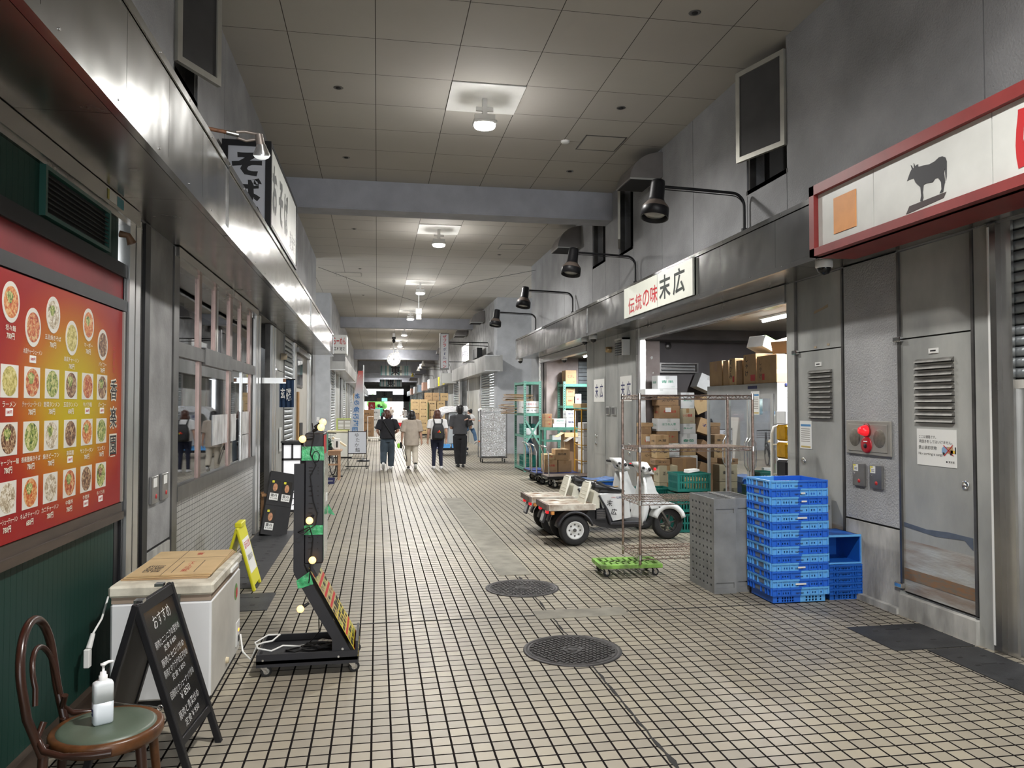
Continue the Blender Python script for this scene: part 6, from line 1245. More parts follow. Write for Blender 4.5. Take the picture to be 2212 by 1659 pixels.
# ================================================================ scooters
M_scw = pm('scooter_white', (0.70, 0.71, 0.70), 0.3, 0, 0.08, 3); M_sct = pm('scooter_trim', (0.03, 0.03, 0.035), 0.5); M_deckw = pm('chipped_white', (0.62, 0.59, 0.52), 0.5, 0, 0.4, 8, dark=(0.25, 0.16, 0.10)); M_seat = pm('seat_vinyl', (0.012, 0.012, 0.013), 0.25, 0, 0.2, 6)
def make_scooter(label, loc):
    t = thing('cargo_scooter', label, 'scooter', loc, 0, 'white three-wheeled cargo scooters')
    b = MB(M_deckw); b.box(-0.33, -0.31, 0.485, 0.24, 0.31, 0.505); b.box(-0.33, -0.315, 0.435, 0.26, -0.29, 0.505); b.box(-0.33, 0.29, 0.435, 0.26, 0.315, 0.505)
    for y in (-0.13, 0.13): b.box(-0.31, y-0.015, 0.505, 0.2, y+0.015, 0.511)
    b.use(pm('wood_edge', (0.16, 0.12, 0.10), 0.7, 0, 0.3, 15)); b.box(-0.36, -0.315, 0.44, -0.33, 0.315, 0.51); d = b.build('deck', t)
    b = MB(pm('cream_white', (0.66, 0.64, 0.54), 0.4)); b.prism([(0.13, 0.505), (0.15, 0.505), (0.235, 0.73), (0.225, 0.745), (0.205, 0.74)], -0.22, 0.06, 'XZ'); b.tube([(0.135, -0.23, 0.50), (0.21, -0.215, 0.74), (0.225, -0.18, 0.755), (0.225, 0.02, 0.755), (0.21, 0.06, 0.74), (0.135, 0.075, 0.50)], 0.012, 8)
    for k in range(4): z = 0.55+0.042*k; b.box(0.128+0.355*(z-0.505), -0.19, z, 0.136+0.355*(z-0.505), 0.03, z+0.02)
    b.box(0.2, -0.22, 0.44, 0.32, 0.22, 0.50); b.prism([(0.24, 0.5), (0.34, 0.44), (0.34, 0.62), (0.28, 0.66)], -0.2, 0.2, 'XZ'); b.build('back_plate', t)
    b = MB(M_seat); pro = [(0.30, 0.63), (0.60, 0.60), (0.68, 0.605), (0.70, 0.635), (0.62, 0.68), (0.50, 0.70), (0.40, 0.745), (0.33, 0.765), (0.285, 0.755), (0.27, 0.70)]
    stack = []
    for y, sc in ((-0.135, 0.75), (-0.12, 0.92), (-0.08, 1.0), (0.08, 1.0), (0.12, 0.92), (0.135, 0.75)): stack.append([(0.485+(x-0.485)*(0.6+0.4*sc), y, 0.67+(z-0.67)*sc) for x, z in pro])
    stack_rings(b, stack); b.build('seat', t)
    b = MB(pm('torn_foam', (0.35, 0.22, 0.08), 0.9, 0, 0.4, 30)); b.prism([(0.52, -0.07), (0.56, -0.10), (0.64, -0.03), (0.66, 0.05), (0.61, 0.02), (0.57, -0.03)], 0.683, 0.688, 'XY'); b.build('seat_tear', t)
    b = MB(M_scw); b.prism([(0.33, 0.62), (0.68, 0.605), (0.74, 0.50), (0.76, 0.31), (0.52, 0.27), (0.42, 0.36)], -0.15, 0.15, 'XZ'); b.prism([(0.355, 0.605), (0.455, 0.615), (0.63, 0.295), (0.50, 0.275)], -0.185, -0.15, 'XZ'); b.prism([(0.355, 0.605), (0.455, 0.615), (0.63, 0.295), (0.50, 0.275)], 0.15, 0.185, 'XZ')
    b.use(M_ink); b.text('末', (0.475, -0.187, 0.50), (1, 0, -0.15), (0.15, 0, 1), 0.09, off=0.01, fit=(0.075, 0.08)); b.text('広', (0.53, -0.187, 0.39), (1, 0, -0.15), (0.15, 0, 1), 0.09, off=0.01, fit=(0.075, 0.08)); b.use(M_navy); b.text('UP', (0.61, -0.152, 0.56), (1, 0, 0.0), U3, 0.05, off=0.015, fit=(0.065, 0.028)); b.use(M_red); b.text('GYRO', (0.535, -0.152, 0.563), (1, 0, 0), U3, 0.02, off=0.005, fit=(0.055, 0.014)); b.build('body', t)
    b = MB(M_sct); b.prism([(0.28, 0.5), (0.40, 0.42), (0.62, 0.25), (0.95, 0.25), (1.0, 0.22), (0.9, 0.19), (0.55, 0.17), (0.35, 0.2), (0.15, 0.3)], -0.13, 0.13, 'XZ'); b.box(0.48, -0.19, 0.225, 0.95, 0.19, 0.265, 0.006)
    b.box(0.30, -0.2, 0.30, 0.42, -0.13, 0.43); b.tube([(0.33, -0.2, 0.60), (0.44, -0.21, 0.42), (0.5, -0.2, 0.28)], 0.012, 6); b.tube([(0.42, -0.2, 0.44), (0.48, -0.21, 0.24)], 0.02, 6); b.use(M_dsteel)
    for k in range(5): b.box(0.305, -0.203, 0.315+0.022*k, 0.415, -0.2, 0.327+0.022*k)
    b.build('chassis', t)
    # front: leg shield, nose, fender
    b = MB(M_scw); rings = []
    for z, x, hw, sw in ((0.21, 0.99, 0.20, 0.10), (0.30, 1.03, 0.215, 0.13), (0.42, 1.06, 0.22, 0.13), (0.56, 1.045, 0.19, 0.09), (0.70, 1.02, 0.14, 0.05), (0.80, 1.0, 0.11, 0.03)):
        n = 8; outer = [(x-sw*abs(i/n*2-1)**1.5, -hw+2*hw*i/n, z) for i in range(n+1)]; inner = [(p[0]-0.03, p[1]*0.93, p[2]) for p in outer[::-1]]; rings.append(outer+inner)
    stack_rings(b, rings)
    b.prism([(0.99, 0.80), (1.06, 0.82), (1.13, 0.62), (1.24, 0.50), (1.20, 0.44), (1.06, 0.40), (1.0, 0.5)], -0.085, 0.085, 'XZ'); b.build('leg_shield', t)
    b = MB(M_scw); a0, a1 = 0.35, 2.75; n = 16; cx, cz, R1 = 1.30, 0.205, 0.245
    rings = []
    for i in range(n+1):
        a = a0+(a1-a0)*i/n; c, s = math.cos(a), math.sin(a); R2 = R1+0.02*math.sin(i/n*PI)
        rings.append([(cx+(R2+o)*c, y, cz+(R2+o)*s) for y, o in ((-0.085, -0.07), (-0.085, -0.02), (-0.06, 0.0), (0.06, 0.0), (0.085, -0.02), (0.085, -0.07), (0.07, -0.07), (0.07, -0.03), (-0.07, -0.03), (-0.07, -0.07))])
    stack_rings(b, rings); b.prism([(1.05, 0.46), (1.2, 0.5), (1.36, 0.46), (1.3, 0.42), (1.08, 0.40)], -0.08, 0.08, 'XZ'); b.build('front_fender', t)
    b = MB(M_scw); stack_rings(b, [[(1.02+p[0]*0.8-0.03*k, p[1]*(0.75+0.25*math.sin((k+1)/4*PI)), 0.84+0.05*k) for p in rrect(0.10, 0.13, 0.05, 0)] for k in range(4)]); b.prism([(0.95, 0.87), (1.04, 0.87), (1.06, 0.77), (0.98, 0.77)], -0.06, 0.06, 'XZ'); hd = b.build('handlebar_cover', t)
    b = MB(M_rubber); b.tube([(0.945, -0.12, 0.925), (0.90, -0.22, 0.935), (0.885, -0.29, 0.935)], 0.016, 8); b.tube([(0.945, 0.12, 0.925), (0.90, 0.22, 0.935), (0.885, 0.29, 0.935)], 0.016, 8); b.ball((0.93, -0.09, 0.90), 0.03, 8); b.ball((1.02, -0.13, 0.905), 0.025, 8); b.use(M_chrome); b.tube([(0.97, -0.13, 0.92), (0.96, -0.26, 0.90)], 0.006, 5); b.tube([(0.97, 0.13, 0.92), (0.96, 0.26, 0.90)], 0.006, 5); b.use(M_rlens); b.ball((1.09, -0.13, 0.91), 0.02, 8); b.build('grips', hd)
    # wheels
    def wheel(c, R, w, rim, name, spokes=False):
        b = MB(M_rubber); b.lathe([(R*0.58, -w*0.42), (R*0.86, -w*0.5), (R*0.96, -w*0.4), (R, -w*0.18), (R, w*0.18), (R*0.96, w*0.4), (R*0.86, w*0.5), (R*0.58, w*0.42)], c, 'Y', 36); o = b.build(name, t)
        b = MB(rim)
        if spokes:
            b.lathe([(R*0.52, -w*0.3), (R*0.6, -w*0.34), (R*0.6, w*0.34), (R*0.52, w*0.3)], c, 'Y', 30); b.lathe([(0.0, -w*0.5), (R*0.18, -w*0.45), (R*0.2, 0), (R*0.18, w*0.45), (0.0, w*0.5)], c, 'Y', 16)
            for k in range(6): a = k*PI/3; b.tube([(c[0]+R*0.15*math.cos(a), c[1], c[2]+R*0.15*math.sin(a)), (c[0]+R*0.55*math.cos(a+0.2), c[1], c[2]+R*0.55*math.sin(a+0.2))], 0.012, 6)
        else:
            b.lathe([(0.0, -w*0.30), (R*0.14, -w*0.34), (R*0.2, -w*0.26), (R*0.42, -w*0.30), (R*0.5, -w*0.40), (R*0.585, -w*0.42), (R*0.585, w*0.42), (R*0.5, w*0.40), (0.0, w*0.30)], c, 'Y', 30); b.use(M_dsteel); b.lathe([(0.0, -w*0.4), (R*0.11, -w*0.38), (R*0.13, -w*0.3)], c, 'Y', 12)
            for k in range(8): a = k*PI/4; b.lathe([(0.0, -w*0.31), (0.012, -w*0.31)], (c[0]+R*0.36*math.cos(a), c[1], c[2]+R*0.36*math.sin(a)), 'Y', 8)
        b.build('rim', o)
    wheel((0, -0.245, 0.19), 0.19, 0.13, M_scw, 'rear_wheel'); wheel((0, 0.245, 0.19), 0.19, 0.13, M_scw, 'rear_wheel'); wheel((1.30, 0, 0.205), 0.205, 0.10, M_dsteel, 'front_wheel', True)
    b = MB(M_dsteel); b.tube([(1.12, -0.065, 0.5), (1.30, -0.07, 0.205)], 0.018, 8); b.tube([(1.12, 0.065, 0.5), (1.30, 0.07, 0.205)], 0.018, 8); b.tube([(0, -0.3, 0.19), (0, 0.3, 0.19)], 0.02, 8); b.tube([(1.30, -0.08, 0.205), (1.30, 0.08, 0.205)], 0.014, 8); b.build('fork', t)
    for s in (-1, 1):
        b = MB(M_sct); n = 12
        rings = [[(0.0+(0.235+o)*math.cos(a), y, 0.19+(0.235+o)*math.sin(a)) for y, o in ((s*0.165, 0), (s*0.325, 0), (s*0.325, -0.03), (s*0.32, -0.012), (s*0.165, -0.012))] for a in [0.25+2.7*i/n for i in range(n+1)]]
        stack_rings(b, rings); b.build('rear_fender', t)
        b = MB(M_rlens); b.box(-0.345, s*0.2-0.03, 0.39, -0.31, s*0.2+0.03, 0.44, 0.006); b.use(MATS['orange_sheet']); b.box(-0.30, s*0.28-0.03, 0.385, -0.26, s*0.28+0.02, 0.43, 0.006); b.build('tail_lamp', t)
    b = MB(M_sct); b.prism([(-0.33, 0.43), (-0.31, 0.43), (-0.36, 0.27), (-0.38, 0.27)], -0.16, 0.02, 'XZ'); b.use(pm('plate_grey', (0.4, 0.4, 0.4), 0.4)); b.prism([(-0.342, 0.40), (-0.339, 0.40), (-0.375, 0.29), (-0.378, 0.29)], -0.13, 0.0, 'XZ'); b.build('number_plate', t)
    return t
sc = make_scooter('white three-wheeled cargo scooter nearer to the camera, with black brush characters on its side', (2.39, 9.43, 0))
dup(sc, (2.34, 10.24, 0), 0, 'white three-wheeled cargo scooter behind the nearer one, mostly hidden by it')

# ================================================================ cartons
def carton(w, d, h, mat, label, loc, rz=0.0, text=None, tcol=None, tape=True, group=None, tilt=None, vert=False, lab=False, fit=None):
    b = MB(mat); b.box(-w/2, 0, 0, w/2, d, h, 0.004)
    if tape: b.use(M_tape if mat is not M_wcard else pm('clear_tape', (0.62, 0.64, 0.63), 0.25)); b.box(-0.025, -0.0012, h*0.72, 0.025, 0, h); b.box(-0.025, 0, h, 0.025, d, h+0.0012)
    else: b.use(M_joint); b.box(-w/2, d/2-0.001, h, w/2, d/2+0.001, h+0.0012)
    if text:
        b.use(tcol or M_ink)
        if vert: b.text(text, (-w*0.18, -0.002, h*0.5), (1, 0, 0), U3, min(w*0.3, h*0.8/len(text)), vert=True, off=0.01)
        else: b.text(text, (0, -0.002, h*0.55), (1, 0, 0), U3, h*0.25, off=0.008, fit=fit or (w*0.62, h*0.2))
        b.text('12入', (w*0.28, -0.002, h*0.16), (1, 0, 0), U3, h*0.12, fit=(w*0.2, h*0.08)); b.text(text[:4], (-w/2-0.002, d*0.5, h*0.5), (0, -1, 0), U3, h*0.2, fit=(d*0.5, h*0.18))
    if lab: b.use(M_paper); b.box(-w*0.22, -0.003, h*0.5, w*0.06, -0.001, h*0.85)
    o = solo(b, 'carton', label, 'box', loc, rz, group)
    if tilt is not None: o.rotation_euler = tilt
    return o
GS = 'cartons piled in the first store room'
ST = [('A', 4.43, 4.77, 1.985, 2.20, 11.70, M_wcard, '青果', M_greenink, 'white carton on top of the left pile in the store room'), ('B', 4.22, 4.77, 1.862, 1.985, 11.70, M_wcard, None, None, 'long flat white carton under the topmost one in the store room'), ('C', 4.43, 4.79, 1.715, 1.862, 11.70, CARD[2], 'みかん', None, 'dark brown carton right below the long flat white one'), ('D', 4.46, 4.81, 1.51, 1.715, 11.70, CARD[2], '産地直送', M_red, 'brown carton with a small white label in the left pile'), ('E', 4.43, 4.81, 1.305, 1.51, 11.70, M_wcard, 'ほうれん草', M_greenink, 'white carton with green print in the middle of the left pile'), ('F', 4.43, 4.78, 1.11, 1.305, 11.70, CARD[2], 'トマト', M_red, 'brown carton below the middle white one in the left pile'), ('G', 4.50, 4.80, 0.91, 1.11, 11.70, M_wcard, '水菜', M_greenink, 'white carton with its top at the rack shelf, left pile'), ('H', 4.50, 4.80, 0.64, 0.91, 11.70, M_wcard, 'こまつな', M_ink, 'white carton with large black hiragana'),
 ('I', 4.84, 5.08, 1.67, 1.93, 11.75, M_wcard, '菜の花', M_greenink, 'white carton on top of the right pile in the store room'), ('J', 4.83, 5.09, 1.425, 1.67, 11.75, CARD[3], 'いわ舘産', M_red, 'tan carton with orange-red print below the top white one'), ('K', 4.83, 5.10, 1.26, 1.425, 11.75, M_wcard, '長ねぎ', M_greenink, 'white carton below the tan one in the right pile'), ('L', 4.82, 5.12, 1.02, 1.26, 11.75, M_wcard, '春菊', M_greenink, 'large white carton in the middle of the right pile'), ('M', 4.83, 5.10, 0.91, 1.02, 11.75, CARD[1], None, None, 'thin tan carton between two white ones'), ('N', 4.82, 5.13, 0.71, 0.91, 11.75, M_wcard, 'チンゲン菜', M_greenink, 'wide white carton just above the lowest visible white one'), ('O', 4.80, 5.12, 0.50, 0.71, 11.75, M_wcard, None, None, 'lowest visible white carton of the right pile')]
for _, x0, x1, z0, z1, y, m, tx, tc_, l in ST: carton(x1-x0-0.006, 0.27, z1-z0-0.002, m, l, ((x0+x1)/2, y, z0), 0, tx, tc_, True, GS, lab=(_ == 'D'))
carton(0.30, 0.27, 0.63, CARD[0], 'tall brown carton carrying the left pile, hidden low behind the scooters', (4.65, 11.70, 0.004), 0, None, None, True, GS)
carton(0.32, 0.27, 0.49, CARD[0], 'brown carton carrying the right pile, hidden low behind the green crates', (4.96, 11.75, 0.004), 0, None, None, True, GS)
for x0, x1, z0, z1, y, m, tx, l in ((4.27, 4.52, 1.03, 1.26, 11.99, CARD[0], '有機', 'brown carton with a white slip and red print beside the left post'), (4.28, 4.44, 1.26, 1.375, 12.0, CARD[2], None, 'small brown carton on the one with red print'), (4.27, 4.47, 1.376, 1.44, 12.0, CARD[0], None, 'flattened brown carton lying on top by the left post'), (4.27, 4.53, 0.79, 1.028, 11.99, CARD[0], 'ベビーリーフ', 'brown carton of leaf salad beside the left post'), (4.27, 4.53, 0.004, 0.788, 11.99, CARD[2], None, 'tall brown carton on the floor beside the left post'), (4.24, 4.46, 1.075, 1.26, 11.30, CARD[0], '大葉', 'small brown carton with a printed square, in front of the left pile'), (4.26, 4.47, 0.90, 1.073, 11.30, CARD[1], '人参', 'tan carton with a green and red stripe in front of the left pile'), (4.16, 4.40, 0.81, 0.898, 11.10, CARD[2], '柿', 'small dark carton on the khaki cartons behind the scooter handlebar'), (4.20, 4.50, 0.548, 0.808, 11.05, CARD[3], '正一番', 'khaki carton with a printed table, upper of three behind the scooter'), (4.20, 4.50, 0.276, 0.546, 11.05, CARD[3], '正一番', 'khaki carton with a printed table, middle of three behind the scooter'), (4.20, 4.50, 0.004, 0.274, 11.05, CARD[3], None, 'khaki carton at the floor behind the scooter')):
    carton(x1-x0-0.004, 0.24, z1-z0-0.002, m, l, ((x0+x1)/2-(0.11 if y > 11.9 else 0), 11.71 if y > 11.9 else y, z0), 0, tx, M_red if tx == '有機' else None, True, GS, lab=(tx == '有機'))
carton(0.40, 0.24, 0.894, CARD[2], 'brown carton on the floor under the tan one in front of the left pile', (4.37+0.35, 11.32, 0.004), 0, None, None, True, GS)
for k, (x, z, a, m, l) in enumerate(((5.38, 0.10, 0.5, CARD[2], 'brown carton leaning at the bottom of the tumbled heap behind the right pile'), (5.40, 0.50, 0.3, CARD[0], 'brown carton tilted low in the tumbled heap'), (5.38, 0.86, 0.5, CARD[2], 'dark carton with a red band tilted in the heap'), (5.40, 1.24, 0.3, CARD[0], 'carton with a blue flower print tilted in the heap'), (5.42, 1.62, -0.4, CARD[1], 'tan carton tipped over high in the heap'), (5.40, 1.98, 0.4, M_wcard, 'white carton with a red edge sliding off the top of the heap'), (5.80, 2.1, 0.5, M_wcard, 'grey-white carton at the very top of the heap'))):
    carton(0.30, 0.28, 0.25, m, l, (x, 12.08, z), 0, '花' if k == 3 else None, M_navy, True, GS, tilt=(0, a, 0))
# green folding crates before the cartons
def vcrate(name, label, loc, W, D, Hh, mat, rz=0, group=None, slots=True):
    t = thing(name, label, 'crate', loc, rz, group); b = MB(mat); w, d = W/2, D/2
    b.box(-w, -d, 0, w, d, 0.01)
    for s in (-1, 1):
        ya, yb = sorted((s*d, s*(d-0.012))); xa, xb = sorted((s*w, s*(w-0.012)))
        for z0, z1 in ((0, Hh*0.16), (Hh*0.46, Hh*0.56), (Hh*0.86, Hh)): b.box(-w, ya, z0, w, yb, z1); b.box(xa, -d+0.012, z0, xb, d-0.012, z1)
        n = 11
        for z0, z1 in ((Hh*0.16, Hh*0.46), (Hh*0.56, Hh*0.86)):
            for i in range(n+1): x = -w+(W-0.02)*i/n; b.box(x, ya, z0, x+0.02, yb, z1); y = -d+0.012+(D-0.044)*i/n; b.box(xa, y, z0, xb, y+0.018, z1)
        b.box(-w-0.008, s*d-(0.01 if s < 0 else 0), Hh-0.02, w+0.008, s*d+(0.01 if s > 0 else 0), Hh)
    for x in (-w, w-0.03): b.box(x, -d-0.006, 0, x+0.03, -d, Hh)
    b.build('shell', t); return t
g0 = vcrate('folding_crate', 'dark green crate of beans, topmost of the stack in front of the refrigerator', (4.235, 10.0, 0.551), 0.47, 0.34, 0.245, M_gcrate, 0, 'green crates stacked by the scooters')
dup(g0, (4.23, 10.0, 0.277), 0, 'dark green crate, middle of the stack in front of the refrigerator'); dup(g0, (4.24, 10.0, 0.004), 0, 'dark green crate on the floor under two others by the refrigerator')
dup(g0, (3.98, 10.72, 0.277), 0.05, 'dark green crate behind the front scooter handlebars, upper one'); dup(g0, (3.98, 10.72, 0.004), 0, 'dark green crate behind the front scooter handlebars, lower one')
b = MB(pm('beans', (0.42, 0.33, 0.16), 0.6, 0, 0.6, 60, 0.6, 70)); b.box(-0.02, -0.15, 0.015, 0.215, 0.15, 0.17, 0.02); tag(b.build('bean_heap'), 'heap of pale beans filling the topmost green crate', 'beans', None, 'stuff').location = (4.235, 10.0, 0.551)
b = MB(M_paper); b.prism([(-0.09, 0.0), (0.09, 0.02), (0.085, 0.05), (-0.08, 0.045)], -0.06, 0.06, 'XZ'); solo(b, 'paper_slip', 'crumpled white paper slip lying on the topmost green crate', 'paper', (4.26, 9.97, 0.797), 0.2)
def bluebox(loc, label, rz=0):
    t = thing('delivery_box', label, 'crate', loc, rz); b = MB(MB2); b.box(-0.3, -0.2, 0, 0.3, 0.2, 0.22, 0.01); b.use(M_yel); b.box(-0.25, -0.18, 0.22, 0.25, 0.18, 0.235); b.build('body', t)
    b = MB(pm('blue_film', (0.10, 0.28, 0.75), 0.15, 0, 0.4, 8, 0.8, 12)); b.prism([(-0.33, 0.17), (-0.31, 0.27), (-0.1, 0.25), (0.1, 0.28), (0.31, 0.26), (0.34, 0.18), (0.30, 0.23), (-0.28, 0.24)], -0.22, 0.22, 'XZ'); b.build('film', t); return t
b0 = bluebox((3.55, 11.75, 0.30), 'blue tub covered with blue film on a crate behind the scooters'); vcrate('folding_crate', 'green crate on the floor carrying the film-covered tub behind the scooters', (3.55, 11.75, 0), 0.5, 0.36, 0.30, M_gcrate)

# ================================================================ refrigerator and what stands on it, hand truck, fittings
t = thing('display_refrigerator', 'tall grey glass-door display refrigerator inside the store room', 'refrigerator', (4.85, 8.73, 0.004))
M_frg = pm('fridge_grey', (0.42, 0.425, 0.42), 0.4, 0.0, 0.1, 4); b = MB(M_frg); b.box(0, 0, 0, 0.65, 2.02, 0.12); b.box(0, 0, 1.82, 0.65, 2.02, 1.995); b.box(0.60, 0, 0.12, 0.65, 2.02, 1.82); b.box(0, 1.99, 0.12, 0.6, 2.02, 1.82); b.box(0, 0.0, 0.12, 0.04, 0.05, 1.82)
b.use(M_white); b.box(0.0, -0.012, 0, 0.65, 0.0, 1.995); b.use(M_navy); b.box(-0.002, 0.5, 1.93, 0, 0.75, 1.97); b.build('cabinet', t)
for y0, y1 in ((0.06, 0.66), (0.68, 1.30), (1.32, 1.97)):
    b = MB(M_frg); b.box(-0.03, y0, 0.10, 0, y0+0.05, 1.86); b.box(-0.03, y1-0.05, 0.10, 0, y1, 1.86); b.box(-0.03, y0+0.05, 0.10, 0, y1-0.05, 0.16); b.box(-0.03, y0+0.05, 1.80, 0, y1-0.05, 1.86); dr = b.build('door', t)
    b = MB(M_cglass); b.quad((-0.015, y0+0.05, 0.16), (-0.015, y1-0.05, 0.16), (-0.015, y1-0.05, 1.80), (-0.015, y0+0.05, 1.80)); b.build('pane', dr)
    b = MB(M_chrome); yh = y1-0.025 if y0 < 0.1 else y0+0.025; b.tube([(-0.03, yh, 0.85), (-0.075, yh, 0.92), (-0.08, yh, 1.0), (-0.08, yh, 1.15), (-0.075, yh, 1.22), (-0.03, yh, 1.28)], 0.009, 7); b.build('door_handle', dr)
for k, z in enumerate((0.45, 0.82, 1.16, 1.48)): b = MB(M_white); b.box(0.03, 0.05, z, 0.58, 1.98, z+0.015); b.build('shelf', t)
b = MB(M_paper); b.box(0.03, -0.0145, 1.76, 0.24, -0.0125, 1.93); b.use(MATS['print_grey'])
for i in range(4):
    for j in range(9): b.box(0.045+0.05*i, -0.0152, 1.78+0.015*j, 0.045+0.05*i+0.035, -0.0145, 1.786+0.015*j)
b.use(M_paper); b.box(0.05, -0.0145, 1.22, 0.20, -0.0125, 1.52); b.use(M_navy); b.box(0.1, -0.03, 1.955, 0.22, -0.012, 1.985); b.build('notice', t)
fr = random.Random(6); FG = 'packets and trays on the refrigerator shelves'
tin_cols = [('red', (0.5, 0.06, 0.05)), ('white', (0.7, 0.7, 0.68)), ('green', (0.15, 0.3, 0.12)), ('tan', (0.45, 0.36, 0.2)), ('blue', (0.1, 0.25, 0.5))]
for k, z in enumerate((0.465, 0.835, 1.175, 1.495)):
    for j in range(5):
        c = tin_cols[(k*2+j*3) % 5]; y = 0.2+0.36*j; b = MB(pm('packet_'+c[0], c[1], 0.4)); b.box(0, -0.12, 0, 0.3, 0.12, 0.1+0.04*((k+j) % 3), 0.015)
        solo(b, 'food_packet', '%s food packet behind the glass, %s refrigerator shelf, number %s from the near end' % (c[0], ('lowest', 'second lowest', 'second highest', 'highest')[k], ('one', 'two', 'three', 'four', 'five')[j]), 'packet', (4.93, 8.73+y, z+0.0045), 0, FG)
l = bpy.data.lights.new('cabinet_lamp', 'AREA'); l.shape = 'RECTANGLE'; l.size = 0.1; l.size_y = 1.8; l.energy = 9; l.color = (0.9, 1, 0.97); o = bpy.data.objects.new('cabinet_lamp', l); C.objects.link(o); o.parent = t; o.location = (0.08, 1.0, 1.80)
notice('paper_notice', 9.1, 9.32, 1.60, 1.90, 'printed notice taped on the near refrigerator door', 4.815)
GT = 'cartons standing on the refrigerator'
for y0, y1, h, m, tx, l in ((10.30, 10.72, 0.36, CARD[0], None, 'plain carton at the far left end on the refrigerator'), (10.10, 10.27, 0.35, CARD[0], None, 'narrow carton second from the left on the refrigerator'), (9.89, 10.07, 0.37, CARD[1], 'すりみ', 'carton with a red stamp and lettering on the refrigerator'), (9.68, 9.86, 0.33, CARD[2], None, 'brown carton in the middle of the row on the refrigerator'), (9.30, 9.65, 0.395, CARD[0], 'しゃけ', 'carton with tall black lettering near the right end of the row')):
    b = MB(m); b.box(0, 0, 0, 0.42, y1-y0-0.01, h, 0.004); b.use(M_tape); b.box(-0.001, (y1-y0)*0.4, h*0.6, 0, (y1-y0)*0.55, h)
    if tx: b.use(M_ink); b.text(tx, (-0.002, (y1-y0)*0.7, h*0.6), R3, U3, 0.09, vert=True, off=0.01); b.use(M_red); b.box(-0.0015, 0.02, 0.04, -0.0005, (y1-y0)*0.4, 0.12)
    solo(b, 'carton', l, 'box', (4.87, y0, 2.002), 0, GT)
b = MB(CARD[0]); b.box(0, 0, 0, 0.50, 0.50, 0.35, 0.005); b.use(CARD[1]); b.box(0, -0.0015, 0.11, 0.5, 0, 0.16); b.use(M_ink); b.text('しゃけ', (-0.002, 0.4, 0.18), R3, U3, 0.08, vert=True); b.use(M_red); b.box(-0.002, 0.30, 0.04, -0.001, 0.36, 0.12); solo(b, 'carton', 'biggest plain carton at the near right end on the refrigerator', 'box', (4.86, 8.75, 2.002), 0, GT)
for x, y, z, m, a, l in ((5.15, 9.42, 2.45, M_wcard, 0.35, 'white and lime carton leaning on top of the row'), (5.28, 8.95, 2.42, CARD[2], -0.25, 'brown carton with red print lying tilted on the big plain carton')):
    b = MB(m); b.box(-0.15, 0, 0, 0.15, 0.3, 0.16, 0.004); b.use(MATS['sticker_green'] if m is M_wcard else M_red); b.box(-0.15, -0.001, 0.12, 0.15, 0, 0.16) if m is M_wcard else b.box(-0.05, -0.001, 0.06, 0.05, 0, 0.11); o = solo(b, 'carton', l, 'box', (x, y, z), 0, GT); o.rotation_euler = (0, a, 0.3)
for x in (5.47, 5.41): pass
t = thing('hand_truck', 'cream hand truck loaded with golden tins beside the refrigerator', 'hand truck', (4.74, 8.32, 0.004))
b = MB(M_cream)
b.tube([(-0.16, 0.05, 0.08), (-0.16, 0.06, 1.38), (-0.13, 0.06, 1.46), (-0.08, 0.06, 1.47), (0.2, 0.06, 1.47)], 0.014, 8); b.tube([(0.2, 0.05, 0.08), (0.2, 0.06, 1.47)], 0.014, 8)
for z in (0.5, 0.9, 1.25): b.tube([(-0.16, 0.06, z), (0.2, 0.06, z)], 0.01, 7)
b.box(-0.17, -0.25, 0.06, 0.21, 0.06, 0.075); b.build('frame', t)
for x in (-0.19, 0.23): b = MB(M_rubber); b.lathe([(0.0, -0.02), (0.07, -0.02), (0.08, 0), (0.07, 0.02), (0, 0.02)], (x, 0.08, 0.08), 'X', 16); b.build('wheel', t)
M_gold = pm('golden_tin', (0.55, 0.30, 0.01), 0.2, 0.4, 0.25, 12)
for k, (z, h) in enumerate(((0.081, 0.30), (0.385, 0.30), (0.69, 0.19), (0.885, 0.21), (1.10, 0.2), (1.305, 0.2))):
    b = MB(M_gold if k != 3 else M_black); b.box(-0.13, -0.11, 0, 0.17, 0.11, h-0.012, 0.02); b.use(M_ink); b.text('味噌', (-0.02, -0.112, h*0.5), (1, 0, 0), U3, 0.1, off=0.01); solo(b, 'tin', ('golden tin at the bottom of the hand truck load', 'golden tin second from the bottom of the hand truck load', 'golden tin in the middle of the hand truck load', 'black tray between the golden tins on the hand truck', 'golden tin second from the top of the hand truck load', 'golden tin on top of the hand truck load')[k], 'tin', (4.74, 8.22, z), 0, 'golden tins on the hand truck')
b = MB(M_wcard); b.box(-0.13, -0.1, 0, 0.17, 0.1, 0.16, 0.01); solo(b, 'carton', 'small white carton on top of the golden tins', 'box', (4.74, 8.22, 1.497))
t = thing('wall_lamp', 'rectangular wall lamp with bare tubes at the back of the store room', 'lamp', (5.07, 12.45, 2.36)); b = MB(M_dsteel); b.box(-0.35, -0.09, -0.085, 0.35, 0, -0.065); b.box(-0.35, -0.09, 0.065, 0.35, 0, 0.085); b.box(-0.35, -0.09, -0.065, -0.32, 0, 0.065); b.box(0.32, -0.09, -0.065, 0.35, 0, 0.065); b.box(-0.32, -0.01, -0.065, 0.32, 0, 0.065); b.build('housing', t)
for z in (-0.03, 0.03): b = MB(pm('dead_tube', (0.35, 0.36, 0.36), 0.2)); b.cyl((-0.3, -0.05, z), (0.3, -0.05, z), 0.013); b.build('tube', t)
